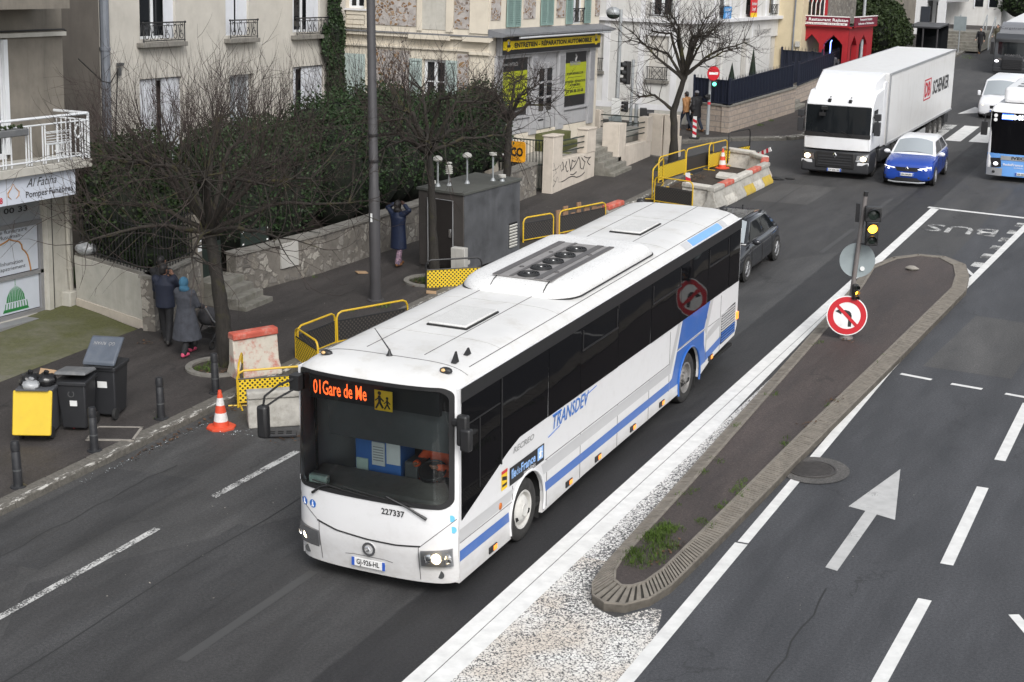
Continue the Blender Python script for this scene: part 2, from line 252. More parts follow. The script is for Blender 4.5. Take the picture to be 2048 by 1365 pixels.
mat('post_grey',(.055,.053,.056),.5,.1,3); mat('bollard_black',(.022,.023,.026),.45,.2,6,dirt=.3,dirtcol=(.1,.1,.1),dscale=9); mat('bin_black',(.025,.026,.029),.5,.12,5); mat('bin_grey',(.075,.078,.085),.5,.12,5); mat('bin_lid_grey',(.13,.135,.14),.55,.15,5,dirt=.3,dirtcol=(.3,.29,.27)); mat('bin_slate',(.085,.1,.125),.45,.12,5,dirt=.2,dirtcol=(.2,.2,.2)); mat('bin_yellow',(.62,.43,.025),.5,.06,4,dirt=.2,dirtcol=(.45,.32,.05)); mat('bag_black',(.012,.012,.013),.22,.2,9,bmp=.5,bscale=14); mat('bag_clear',(.3,.31,.32),.3,.3,9,bmp=.5,bscale=14); mat('bag_green',(.06,.35,.06),.35,.25,12); mat('cardboard',(.36,.24,.14),.8,.12,6); mat('board_red',(.35,.02,.03),.5,.15,5)
mat('cone_orange',(.66,.075,.03),.55,.1,6,dirt=.35,dirtcol=(.3,.12,.08)); mat('cone_white',(.7,.68,.66),.6,.1,8,dirt=.5,dirtcol=(.35,.3,.27)); mat('fence_yellow',(.62,.4,.02),.45,.08,6,dirt=.2,dirtcol=(.35,.25,.06)); mat('fence_black',(.02,.02,.021),.5,.1,6)
mat('barrier_concrete',(.38,.365,.33),.9,.2,5,bmp=.4,bscale=18,dirt=.6,dirtcol=(.12,.11,.085),dscale=3.5,streak=.4); mat('barrier_paint_white',(.52,.5,.45),.8,.1,5,bmp=.3,bscale=18,dirt=.65,dirtcol=(.15,.12,.1),dscale=4,dthr=.48); mat('barrier_paint_red',(.5,.1,.065),.8,.2,5,bmp=.2,dirt=.7,dirtcol=(.4,.33,.28),dscale=5); mat('barrier_paint_yellow',(.46,.33,.05),.75,.15,5,dirt=.55,dirtcol=(.28,.24,.16),dscale=6); mat('barrier_white_red',(.52,.48,.41),.8,.1,5,dirt=.95,dirtcol=(.42,.07,.04),dscale=4,dthr=.5)
mat('shed_brown',(.06,.054,.05),.5,.18,2,dirt=.4,dirtcol=(.03,.028,.026),dscale=1.5,streak=.3); mat('shed_grey',(.095,.098,.104),.4,.25,1.6,dirt=.6,dirtcol=(.03,.03,.032),dscale=1.3,streak=.4); mat('shed_door',(.022,.019,.018),.45,.1,4); mat('shed_roof',(.075,.078,.07),.8,.2,3,dirt=.4); mat('cabinet_white',(.42,.41,.38),.7,.12,4,streak=.4); mat('vent_white',(.55,.54,.5),.6,.1,6)
mat('signal_black',(.02,.02,.021),.5,.1,6); mat('sign_back_grey',(.26,.3,.31),.5,.08,5,metal=.2,dirt=.2,dirtcol=(.15,.16,.16)); mat('sign_red',(.5,.012,.022),.4,.06,6); mat('sign_white',(.75,.75,.74),.4,.05,8,dirt=.15); mat('pole_rust',(.17,.155,.15),.6,.2,6,dirt=.5,dirtcol=(.12,.08,.06))
mat('skin_light',(.5,.3,.22),.55,.05,8); mat('skin_brown',(.22,.11,.07),.55,.05,8); mat('skin_dark',(.07,.035,.025),.5,.05,8); mat('hair_dark',(.012,.01,.01),.6,.1,30); mat('cloth_navy',(.01,.014,.03),.75,.15,10,bmp=.3,bscale=25); mat('puffer_navy',(.008,.015,.042),.55,.2,8); mat('cloth_black',(.014,.014,.016),.8,.15,10,bmp=.3,bscale=25); mat('coat_grey',(.05,.054,.066),.9,.25,10,bmp=.4,bscale=30); mat('scarf_teal',(.04,.13,.21),.85,.15,10,bmp=.4,bscale=30); mat('shoe_pink',(.6,.08,.16),.6,.15,10); mat('shoe_brown',(.2,.09,.035),.6,.1,10); mat('shoe_dark',(.02,.018,.017),.6,.1,10); mat('denim_dark',(.02,.027,.045),.8,.15,12); mat('trouser_floral',(.25,.16,.2),.8,.9,22,dirt=.8,dirtcol=(.02,.05,.14),dscale=18,dthr=.48); mat('cloth_ochre',(.3,.15,.06),.8,.15,9); mat('cloth_grey',(.2,.2,.22),.8,.1,9); mat('pram_grey',(.05,.05,.055),.85,.2,8)
mat('restaurant_red',(.33,.01,.016),.5,.12,3,dirt=.15,dirtcol=(.25,.02,.02)); mat('restaurant_sign',(.16,.006,.025),.45,.1,4); mat('white_trim_paint',(.75,.72,.7),.5,.05,5); mat('table_green',(.01,.07,.03),.7,.1,5)
mat('soil',(.045,.036,.028),.95,.4,8,bmp=.6,bscale=30); mat('lawn',(.05,.09,.02),.9,.4,6,bmp=.5,bscale=60); mat('stone_step',(.2,.19,.165),.85,.25,5,dirt=.5,dirtcol=(.06,.065,.035),dscale=3); mat('mossy_step',(.1,.105,.035),.9,.35,6,dirt=.5,dirtcol=(.04,.045,.02)); mat('island_kerb',(.2,.18,.152),.9,.25,6,bmp=.3,dirt=.4,dirtcol=(.1,.085,.065),dscale=5); mat('kerb_groove',(.035,.032,.027),.95,.25,6); mat('manhole_iron',(.07,.065,.062),.6,.25,10,metal=.3); mat('mortar_pale',(.28,.26,.23),.9,.2,8)
mat('roof_tile_dark',(.1,.085,.08),.8,.2,5); mat('glass_grit',(.55,.6,.62),.2,.1,20); mat('tarp_black',(.02,.02,.02),.5,.2,6,bmp=.4,bscale=9); mat('agency_white',(.6,.61,.62),.7,.05,3); mat('agency_dark',(.03,.035,.045),.4,.1,4); mat('cloth_olive',(.1,.09,.06),.8,.1,9); mat('graffiti_black',(.02,.02,.022),.6,0); mat('banner_blue',(.05,.27,.6),.5,.1,5); mat('banner_red',(.6,.02,.03),.5,.1,5); mat('wire_black',(.02,.02,.02),.6,0)

mat('scania_dark',(.045,.048,.053),.35,.06,3,coat=.3)
asphalt('patch_dark',.045,(1,1,1.02),crack=False); asphalt('patch_pale',.068,(1.02,1,.98),crack=False); asphalt('ring_asphalt',.1,(1.05,1,.94),crack=False); mat('tar_seam',(.025,.025,.025),.7,.1,6)
mat('amber_lens',(.7,.45,.2),.25,.1,8); mat('roof_joint_grey',(.42,.41,.39),.6,.1,6)
mat('lamp_housing',(.3,.3,.31),.35,.1,8,metal=.5)
# ---------------- mesh helpers
COL=sc.collection
class MB:
    """collects shapes in one mesh; o = origin subtracted from every point"""
    def __init__(s,o=(0,0,0)): s.v=[];s.f=[];s.m=[];s.o=Vector(o)
    def pt(s,p): s.v.append(tuple(Vector(p)-s.o)); return len(s.v)-1
    def face(s,idx,m=0): s.f.append(tuple(idx)); s.m.append(m)
    def poly(s,pts,m=0): s.face([s.pt(p) for p in pts],m); return s
    def box(s,x0,x1,y0,y1,z0,z1,m=0):
        i=[s.pt(p) for p in ((x0,y0,z0),(x1,y0,z0),(x1,y1,z0),(x0,y1,z0),(x0,y0,z1),(x1,y0,z1),(x1,y1,z1),(x0,y1,z1))]
        for q in ((3,2,1,0),(4,5,6,7),(0,1,5,4),(1,2,6,5),(2,3,7,6),(3,0,4,7)): s.face([i[k] for k in q],m)
        return s
    def obox(s,c,size,rot=0,m=0,tilt=0,roll=0):
        M=Matrix.Rotation(rot,3,'Z')@Matrix.Rotation(tilt,3,'X')@Matrix.Rotation(roll,3,'Y'); c=Vector(c); h=Vector(size)/2
        i=[s.pt(c+M@Vector((a*h.x,b*h.y,d*h.z))) for d in(-1,1) for a,b in((-1,-1),(1,-1),(1,1),(-1,1))]
        for q in ((3,2,1,0),(4,5,6,7),(0,1,5,4),(1,2,6,5),(2,3,7,6),(3,0,4,7)): s.face([i[k] for k in q],m)
        return s
    def prism(s,pts,ax,a,b,m=0):
        """polygon in the plane normal to ax ('x': y,z  'y': x,z  'z': x,y) from a to b"""
        def P(p,t): return {'x':(t,p[0],p[1]),'y':(p[0],t,p[1]),'z':(p[0],p[1],t)}[ax]
        A=[s.pt(P(p,a)) for p in pts]; B=[s.pt(P(p,b)) for p in pts]; n=len(pts)
        area=sum(pts[i][0]*pts[(i+1)%n][1]-pts[(i+1)%n][0]*pts[i][1] for i in range(n))
        flip=(area>0)!=((b>a)!=(ax=='y'))
        def F(q): s.face(q[::-1] if flip else q,m)
        F(A[::-1]); F(B)
        for i in range(n): j=(i+1)%n; F([A[i],A[j],B[j],B[i]])
        return s
    def ring(s,c,d,r,n,up=None):
        d=Vector(d).normalized(); u=d.orthogonal().normalized() if up is None else (Vector(up)-d*Vector(up).dot(d)).normalized(); w_=d.cross(u)
        return [s.pt(Vector(c)+r*(math.cos(2*PI*k/n)*u+math.sin(2*PI*k/n)*w_)) for k in range(n)]
    def tube(s,path,r,n=6,m=0,caps=True):
        path=[Vector(p) for p in path]; rr=r if isinstance(r,(list,tuple)) else [r]*len(path)
        rings=[]; up=None
        for i,p in enumerate(path):
            d=(path[min(i+1,len(path)-1)]-path[max(i-1,0)])
            if d.length<1e-9: d=Vector((0,0,1))
            d.normalize()
            if up is None: up=d.orthogonal().normalized()
            else:
                up=up-d*up.dot(d)
                up=up.normalized() if up.length>1e-6 else d.orthogonal().normalized()
            rings.append(s.ring(p,d,rr[i],n,up))
        for a,b in zip(rings,rings[1:]):
            for k in range(n): s.face([a[k],a[(k+1)%n],b[(k+1)%n],b[k]],m)
        if caps: s.face(rings[0][::-1],m); s.face(rings[-1],m)
        return s
    def cyl(s,p0,p1,r0,r1=None,n=16,m=0): return s.tube([p0,p1],[r0,r0 if r1 is None else r1],n,m)
    def lathe(s,prof,c,axis=(0,0,1),n=24,m=0,closed=False):
        """prof: (radius, offset along axis)"""
        a=Vector(axis).normalized(); u=a.orthogonal().normalized(); w_=a.cross(u); c=Vector(c); rings=[]
        for r,h in prof: rings.append([s.pt(c+a*h+max(r,1e-5)*(math.cos(2*PI*k/n)*u+math.sin(2*PI*k/n)*w_)) for k in range(n)])
        L=list(zip(rings,rings[1:]))
        if closed: L.append((rings[-1],rings[0]))
        for A,B in L:
            for k in range(n): s.face([A[k],A[(k+1)%n],B[(k+1)%n],B[k]],m)
        return s
    def loft(s,rings,m=0,caps=True,closed=True):
        I=[[s.pt(p) for p in r] for r in rings]; n=len(I[0])
        for A,B in zip(I,I[1:]):
            for k in range(n if closed else n-1): s.face([A[k],A[(k+1)%n],B[(k+1)%n],B[k]],m)
        if caps and closed: s.face(I[0][::-1],m); s.face(I[-1],m)
        return s
    def ell(s,c,r,nu=12,nv=8,m=0):
        c=Vector(c); rings=[]
        for j in range(nv+1):
            t=PI*j/nv; rings.append([s.pt(c+Vector((r[0]*max(math.sin(t),1e-4)*math.cos(2*PI*k/nu),r[1]*max(math.sin(t),1e-4)*math.sin(2*PI*k/nu),-r[2]*math.cos(t)))) for k in range(nu)])
        for A,B in zip(rings,rings[1:]):
            for k in range(nu): s.face([A[k],A[(k+1)%nu],B[(k+1)%nu],B[k]],m)
        return s
    def grid(s,fn,nu,nv,m=0):
        I=[[s.pt(fn(i/nu,j/nv)) for i in range(nu+1)] for j in range(nv+1)]
        for j in range(nv):
            for i in range(nu): s.face([I[j][i],I[j][i+1],I[j+1][i+1],I[j+1][i]],m)
        return s
    def build(s,name,mats,parent=None,bev=0,smooth=35,loc=None,seg=2,fix=False):
        me=bpy.data.meshes.new(name); me.from_pydata(s.v,[],s.f)
        ms=[mats] if isinstance(mats,str) else mats
        for q in ms: me.materials.append(MATS[q])
        if len(ms)>1: me.polygons.foreach_set('material_index',s.m)
        if smooth:
            me.polygons.foreach_set('use_smooth',[True]*len(s.f)); me.set_sharp_from_angle(angle=R(smooth))
        if fix:
            bm=bmesh.new(); bm.from_mesh(me); bmesh.ops.remove_doubles(bm,verts=bm.verts,dist=1e-5); bmesh.ops.recalc_face_normals(bm,faces=bm.faces); bm.to_mesh(me); bm.free()
        me.update()
        o=bpy.data.objects.new(name,me); COL.objects.link(o)
        if parent: o.parent=parent
        if loc: o.location=loc
        if bev:
            b=o.modifiers.new('bevel','BEVEL'); b.width=bev; b.segments=seg; b.limit_method='ANGLE'; b.angle_limit=R(40)
        return o
def tag(o,label=None,cat=None,group=None,kind=None):
    if label: o['label']=label
    if cat: o['category']=cat
    if group: o['group']=group
    if kind: o['kind']=kind
    return o
def thing(name,label,cat,loc=(0,0,0),rz=0,group=None,rx=0):
    o=bpy.data.objects.new(name,None); COL.objects.link(o); o.empty_display_size=.2
    o.location=loc; o.rotation_euler=(rx,0,rz); return tag(o,label,cat,group)
def struct(o): o['kind']='structure'; return o
def kids(o): return [c for c in bpy.data.objects if c.parent==o]
def copy_tree(o,parent=None,loc=None,rz=None,label=None):
    ch=kids(o); c=o.copy(); COL.objects.link(c)
    if parent: c.parent=parent
    for k in ch: copy_tree(k,c)
    if loc is not None: c.location=loc
    if rz is not None: c.rotation_euler=(o.rotation_euler[0],o.rotation_euler[1],rz)
    if label: c['label']=label
    return c
def text(s,origin,xd,up,height,mat_,parent,width=None,bold=0,shear=0,name='lettering',align='LEFT',depth=.002,label=None,base=(0,0,0)):
    """letters standing on the line origin + t*xd; height = capital height"""
    cu=bpy.data.curves.new(name,'FONT'); cu.body=s; cu.size=1; cu.offset=bold; cu.shear=shear; cu.align_x=align; cu.extrude=0; cu.resolution_u=2
    ob=bpy.data.objects.new('tmp',cu); COL.objects.link(ob); bpy.context.view_layer.update()
    me=bpy.data.meshes.new_from_object(ob.evaluated_get(bpy.context.evaluated_depsgraph_get())); bpy.data.objects.remove(ob); bpy.data.curves.remove(cu)
    xd=Vector(xd).normalized(); up=Vector(up); up=(up-xd*up.dot(xd)).normalized(); nn=xd.cross(up)
    sy=height/.69; xs=[v.co.x for v in me.vertices]
    sx=sy if not width else width/max(1e-6,(max(xs)-min(xs)))
    x0=min(xs) if (width and align=='LEFT') else 0
    for v in me.vertices:
        v.co=Vector(origin)-Vector(base)+xd*((v.co.x-x0)*sx)+up*(v.co.y*sy)+nn*depth
    me.materials.append(MATS[mat_]); me.name=name
    o=bpy.data.objects.new(name,me); COL.objects.link(o); o.parent=parent
    if label: o['label']=label
    return o
def disc(mb,c,n,r,m=0,seg=28,r0=0,up=(0,0,1),a0=0,a1=2*PI,sx=1):
    n=Vector(n).normalized(); u=(Vector(up)-n*Vector(up).dot(n)).normalized(); w_=u.cross(n); c=Vector(c)
    P=lambda rr,a:c+rr*(math.sin(a)*w_*sx+math.cos(a)*u)
    for k in range(seg):
        a=a0+(a1-a0)*k/seg; b=a0+(a1-a0)*(k+1)/seg
        if r0: mb.poly([P(r0,a),P(r,a),P(r,b),P(r0,b)],m)
        else: mb.poly([c,P(r,a),P(r,b)],m)
    return mb
def flat(mb,pts,o,xd,up,m=0,d=.003):
    """2-d outline on the plane (o; xd, up)"""
    xd=Vector(xd).normalized(); up=Vector(up).normalized(); n=xd.cross(up)
    mb.poly([Vector(o)+xd*x+up*y+n*d for x,y in pts],m); return mb
# ---------------- the setting
def sheet(name,pts,z,m,sub=None):
    return struct(MB().poly([(x,y,z) for x,y in pts]).build(name,m,smooth=0))
sheet('road',[(-120,-60),(120,-60),(120,260),(-120,260)],0,'road_asphalt')
def slab(name,pts,z,m,z0=-.05): return struct(MB().prism(pts,'z',z0,z).build(name,m,smooth=0))
near_c=[(-8.1,-40),(-8.1,30.5),(-8.25,33.0),(-8.8,34.6),(-9.8,35.6),(-11.4,36.3),(-30,39.5)]
slab('pavement',near_c+[(-30,27),(-12.0,27),(-12.36,9.2),(-12.36,-40)],.14,'pavement_asphalt')
slab('forecourt',[(-12.36,-40),(-12.36,9.22),(-14.9,10.3),(-17,10.3),(-17,-40)],.145,'mossy_concrete')
slab('garden_soil',[(-12.3,9.62),(-12.3,12.6),(-11.9,15.5),(-11.5,20.1),(-11.3,27),(-40,27),(-40,10.6),(-14.9,10.5)],.3,'soil')
slab('lawn',[(-13.2,11.3),(-13.0,13.6),(-16.9,13.6),(-16.9,11.3)],.32,'lawn',.25)
far_c=[(-40,34.6),(-11.6,38.6),(-9.95,40.8),(-8.4,42.0),(-7.3,42.6),(-6.9,43.4),(-7.0,46),(-7.1,60),(-7.3,110),(-7.3,200)]
slab('far_pavement',far_c+[(-60,200),(-60,34.6)],.14,'pavement_asphalt')
def kerb(name,line,wd,z,m,blk=1.0):
    """kerb stones along a polyline, with thin joints"""
    mb=MB(); pts=[Vector((x,y,0)) for x,y in line]
    for a,b in zip(pts,pts[1:]):
        L=(b-a).length; d=(b-a)/L; n=Vector((d.y,-d.x,0)); k=max(1,round(L/blk)); st=L/k
        for i in range(k):
            p=a+d*(i*st+.006); q=a+d*((i+1)*st-.006); dz=random.uniform(-.006,.006)
            r=[p,q,q+n*wd,p+n*wd]; h=[z+dz,z+dz,z-.02+dz,z-.02+dz]
            lo=[mb.pt((v.x,v.y,-.05)) for v in r]; hi=[mb.pt((v.x,v.y,e)) for v,e in zip(r,h)]
            mb.face(hi[::-1]); 
            for j in range(4): mb.face([lo[j],hi[j],hi[(j+1)%4],lo[(j+1)%4]])
    o=mb.build(name,m,smooth=0,bev=.018,fix=True); return struct(o)
kerb('kerb',near_c[:1]+[(-8.1,30.5)]+near_c[2:],.28,.15,'kerb_granite',1.0)
kerb('kerb_far',far_c[:-1],.3,.15,'kerb_granite',1.0)
# markings
def quads(name,L,m,z=.004):
    mb=MB()
    for q in L: mb.poly([(x,y,z) for x,y in q])
    return struct(mb.build(name,m,smooth=0))
def strip(xa,ya,xb,yb,w_): 
    d=Vector((xb-xa,yb-ya)).normalized(); n=Vector((d.y,-d.x))*w_/2
    return [(xa-n.x,ya-n.y),(xa+n.x,ya+n.y),(xb+n.x,yb+n.y),(xb-n.x,yb-n.y)]
quads('left_band_marking',[[(.46,-8),(.71,-8),(.71,31.6),(.46,31.6)],[(.722,-8),(1.02,-8),(.99,9),(.74,20),(.722,20)]],'fresh_paint')
quads('chipped_paint_marking',[[(1.02,-8),(2.9,-8),(2.95,.3),(2.7,1.3),(2.55,1.3),(2.2,.8),(1.8,1),(1.55,1.9),(1.42,5.0),(1.02,16.5),(.99,9)]],'paint_chippings')
quads('right_edge_marking',[strip(2.98,-9,2.99,4,.2),strip(3.0,4.05,3.02,14,.17),strip(3.02,14.02,3.18,22,.18),strip(3.18,22.02,3.62,33.5,.19)],'road_paint',.009)
quads('stop_line_marking',[strip(.35,31.66,3.6,31.28,.2)],'road_paint')
quads('bus_lane_dashes',[strip(3.05+.055*i,24.2+1.15*i,3.07+.055*i,24.75+1.15*i,.3) for i in range(6)],'worn_paint')
arc=[(.62,20.8),(.62,22.3),(.95,23.6),(1.5,24.5),(2.1,24.7),(2.7,24.2),(3.15,23.2)]
quads('island_nose_marking',[strip(*a,*b,.1) for a,b in zip(arc,arc[1:])],'road_paint')
quads('left_lane_dashes',[strip(-5.34,-4.5,-5.31,.6,.13)],'worn_paint')
quads('faded_lane_dashes',[strip(-5.31,2.05,-5.25,4.5,.14)],'worn_paint'); 
quads('faint_lane_dashes',[strip(-2.36,-2.8,-2.3,.3,.16),strip(-1.0,24,-.95,27.4,.14),strip(-1.0,29.5,-.95,32.5,.14)],'faint_paint')
quads('right_lane_dashes',[strip(5.86,-9.5,5.88,-6.3,.19),strip(5.86,-.2,5.9,3.25,.19),strip(5.95,4.6,5.9,8.05,.19),strip(5.95,9.5,5.93,13.0,.19),strip(5.95,15.6,5.93,19,.17)],'road_paint')
quads('side_ticks',[strip(3.3,13.85,3.95,13.72,.12),strip(4.36,13.62,4.98,13.54,.12),strip(5.44,13.44,6.1,13.34,.12),strip(7.1,3.3,7.5,2.6,.15)],'road_paint')
quads('straight_arrow_marking',[[(4.36,3.71),(4.55,3.66),(4.58,6.08),(4.89,5.98),(4.48,8.3),(4.09,6.22),(4.38,6.15)]],'arrow_paint')
quads('zebra_crossing',[[(-1.7,45.3),(-1.1,45.3),(-1.1,49.6),(-1.7,49.6)],[(-.82,45.4),(-.1,45.4),(-.1,49.6),(-.82,49.6)],[(.35,45.4),(1.05,45.4),(1.05,49.6),(.35,49.6)]],'road_paint')
quads('worn_zebra_stripe',[[(-2.5,45.3),(-2.0,45.3),(-2.0,49.6),(-2.5,49.6)]],'worn_paint')
quads('side_street_zebra',[strip(-13.5,37.3,-10.9,39.3-.5,.4),strip(-13.2,36.7,-10.4,38.4,.4),strip(-12.7,36.2,-10.6,37.5,.35)],'road_paint')
quads('far_lane_dashes',[strip(-1.9,56,-1.7,61,.18),strip(-1.9,64,-1.7,70,.18),strip(-1.8,74,-1.7,80,.18)],'road_paint')
quads('far_arrow_marking',[[(-2.6,53.0),(-2.3,55.6),(-1.9,54.9),(-1.5,58),(-1.2,58),(-1.5,54.5),(-1.2,54.2)]],'road_paint')
for s,x0,wd,up_ in (('BUS',.75,2.2,1.4),):
    t_=text(s,(2.86,29.2,.006),(-1,-.02,0),(0,-1,0),1.0,'worn_paint',None,width=2.0,bold=.01,name='bus_lane_lettering',depth=0); struct(t_)
# island
inner=[(2.02,1.5),(1.88,1.62),(1.76,1.95),(1.7,2.4),(1.62,5.6),(1.28,14.5),(1.05,20),(.85,22.2),(1.15,23.5),(1.6,24.1),(2.1,24.1),(2.6,23.4),(2.85,22.3),(3.0,21.0),(2.75,14),(2.55,9),(2.4,4),(2.34,2.3),(2.26,1.75),(2.15,1.55)]
outer=[(1.98,.93),(1.74,1.08),(1.58,1.45),(1.5,2.1),(1.37,5.6),(1.02,14.5),(.78,20),(.62,22.2),(.95,23.75),(1.5,24.45),(2.2,24.5),(2.85,23.8),(3.15,22.6),(3.34,21.1),(3.1,14),(2.9,9),(2.72,4),(2.62,1.9),(2.5,1.35),(2.26,1.0)]
slab('island',inner,.16,'island_asphalt')
def island_kerb():
    mb=MB(); n=len(inner)
    for i in range(n):
        j=(i+1)%n; a,b=Vector(inner[i]),Vector(inner[j]); c,d=Vector(outer[i]),Vector(outer[j])
        L=((c-d).length+(a-b).length)/2; k=max(1,int(L/.082))
        smooth_=i in (7,8,9,10)
        zi,zo=.175,.135
        # bed
        for (p,q,r,s) in ((a,b,d,c),):
            lo=[mb.pt((v.x,v.y,-.03)) for v in (p,q,r,s)]; hi=[mb.pt((v.x,v.y,h)) for v,h in ((p,zi-.022),(q,zi-.022),(r,zo-.022),(s,zo-.022))]
            mb.face(hi,1); 
            for e in range(4): mb.face([lo[e],lo[(e+1)%4],hi[(e+1)%4],hi[e]],0)
        if smooth_: k=max(1,int(L/.6))
        for e in range(k):
            t0=(e+.04)/k; t1=(e+(.9 if smooth_ else .66))/k
            if i in (3,4,5,6) : t1=(e+.8)/k
            p,q=a.lerp(b,t0),a.lerp(b,t1); r,s=c.lerp(d,t1),c.lerp(d,t0)
            p2,q2=p.lerp(s,.04),q.lerp(r,.04); r2,s2=r.lerp(q,.05),s.lerp(p,.05); w_=random.uniform(-.004,.004)
            lo=[mb.pt((v.x,v.y,h-.03)) for v,h in ((p2,zi),(q2,zi),(r2,zo),(s2,zo))]; hi=[mb.pt((v.x,v.y,h+w_)) for v,h in ((p2,zi),(q2,zi),(r2,zo),(s2,zo))]
            mb.face(hi,0)
            for u in range(4): mb.face([lo[u],lo[(u+1)%4],hi[(u+1)%4],hi[u]],0)
        # inner rim and outer lip run along unbroken
        for (p,q,h,wi) in ((a,b,zi+.004,.055),(c,d,zo+.003,.03)):
            o_=(c-a).normalized()*wi if h>zo+.01 else (a-c).normalized()*wi; o2=(d-b).normalized()*wi if h>zo+.01 else (b-d).normalized()*wi
            r=[p,q,q+o2,p+o_]; lo=[mb.pt((v.x,v.y,-.02)) for v in r]; hi=[mb.pt((v.x,v.y,h)) for v in r]; mb.face(hi,0)
            for u in range(4): mb.face([lo[u],lo[(u+1)%4],hi[(u+1)%4],hi[u]],0)
    o=mb.build('island_kerb',['island_kerb','kerb_groove'],smooth=0,fix=True); return struct(o)
island_kerb()
# manholes and covers
def manhole(c,r,label,rim=.18):
    mb=MB(c); z=c[2]
    mb.lathe([(0,.012),(r*.86,.012),(r*.88,.004),(r*.92,.004),(r*.93,.014),(r,.014),(r,-.01)],c,n=40)
    for k in range(-8,9):
        y=k*r*.1; h=math.sqrt(max(0,(r*.82)**2-y*y)); mb.box(c[0]-h,c[0]+h,c[1]+y-.012,c[1]+y+.012,z+.01,z+.02)
    o=mb.build('manhole_cover','manhole_iron'); o.location=c; return tag(o,label,'manhole cover')
quads('manhole_surround',[[(3.18+.58*math.cos(a*PI/15),7.58+.58*math.sin(a*PI/15)*1.15) for a in range(30)]],'ring_asphalt',.014)
manhole((3.12,7.58,.017),.42,'ribbed round iron manhole cover breaking the white line beside the island')
mb=MB((-8.55,3.6,.14)); 
mb.obox((-8.42,3.5,.143),(.78,.66,.02),R(24),0); 
for a in ((.4,0,.05,.7),(-.4,0,.05,.7),(0,.34,.85,.05),(0,-.34,.85,.05)):
    v=Matrix.Rotation(R(24),3,'Z')@Vector((a[0],a[1],0)); mb.obox((-8.42+v.x,3.5+v.y,.146),(a[2],a[3],.03),R(24),1)
o=mb.build('pavement_hatch',['pavement_asphalt','mortar_pale']); o.location=(-8.55,3.6,.14); tag(o,'square hatch with pale rim set in the pavement in front of the bins','hatch')

def patch(name,pts,m,z=.002): struct(MB().poly([(x,y,z) for x,y in pts]).build(name,m,smooth=0))
patch('road_patch',[(-5.1,36.5),(-.4,36.9),(-.5,39.5),(-5.2,39.2)],'patch_dark'); patch('road_patch',[(-4.9,30.2),(-3.1,30.3),(-3.0,33.6),(-4.8,33.5)],'patch_pale'); patch('road_patch',[(-7.6,-1.5),(-5.9,-1.4),(-6.0,2.6),(-7.6,2.4)],'patch_dark'); patch('road_patch',[(-4.4,-6),(-2.9,-6),(-2.95,1.4),(-4.3,1.3)],'patch_dark'); patch('road_patch',[(3.6,14.6),(5.4,14.5),(5.5,19),(3.9,19.2)],'patch_pale')
for X_,y0,y1 in ((-4.05,-8,34),(-6.75,-6,3),(4.6,-9,3)):
    P=[(X_+random.uniform(-.05,.05),y0+(y1-y0)*k/26,.0035) for k in range(27)]; b=MB()
    for a,c in zip(P,P[1:]): b.poly([(a[0]-.012,a[1],.0035),(a[0]+.012,a[1],.0035),(c[0]+.012,c[1],.0035),(c[0]-.012,c[1],.0035)])
    struct(b.build('tar_seam','tar_seam',smooth=0))
# ---------------- wheels (shared)
def wheel(parent,c,r,wd,side,rim='rim_steel',dish=.5,bus=False,spokes=0,name='wheel'):
    """axle along x, outer face towards side*x"""
    w_=MB(c); s=side; a=(s,0,0)
    rr=r*.62 if not bus else r*.6
    w_.lathe([(rr,-wd*.5),(r*.9,-wd*.5),(r*.985,-wd*.4),(r,-wd*.2),(r,wd*.2),(r*.985,wd*.4),(r*.9,wd*.5),(r*.72,wd*.5),(rr,wd*.42),(rr,-wd*.5)],c,a,36)
    o=w_.build(name,'tyre_rubber',parent); o.location=Vector(c)
    q=MB(c)
    if bus:   # deep bus rim with hub and hand holes
        q.lathe([(rr*1.04,wd*.40),(rr*1.02,wd*.47),(rr*.93,wd*.45),(rr*.88,wd*.2),(rr*.7,wd*.12 if dish>.4 else wd*.42),(rr*.5,wd*.3 if dish>.4 else wd*.52),(rr*.36,wd*.32 if dish>.4 else wd*.55),(rr*.34,wd*.5 if dish>.4 else wd*.6),(rr*.2,wd*.55),(0,wd*.56)],c,a,36)
        for k in range(10):
            t=2*PI*k/10; q.cyl(Vector(c)+Vector((s*wd*.3,math.cos(t)*rr*.45,math.sin(t)*rr*.45)),Vector(c)+Vector((s*wd*.48,math.cos(t)*rr*.45,math.sin(t)*rr*.45)),rr*.045,None,6)
    elif spokes:
        q.lathe([(rr*1.03,wd*.38),(rr*1.02,wd*.5),(rr*.9,wd*.46),(rr*.86,wd*.05),(0,wd*.05)],c,a,30)
        for k in range(spokes):
            t=2*PI*k/spokes; d=Vector((0,math.cos(t),math.sin(t))); p=Vector((0,-math.sin(t),math.cos(t))); C0=Vector(c)+Vector((s*wd*.4,0,0)); C1=Vector(c)+Vector((s*wd*.46,0,0))
            q.loft([[C0+p*rr*.16,C0-p*rr*.16,C1-p*rr*.12,C1+p*rr*.12],[C0+d*rr*.95+p*rr*.12,C0+d*rr*.95-p*rr*.12,C1+d*rr*.95-p*rr*.08,C1+d*rr*.95+p*rr*.08]])
        q.lathe([(rr*.25,wd*.35),(rr*.23,wd*.5),(0,wd*.5)],c,a,16)
    q2=q.build('rim',rim,o); return o
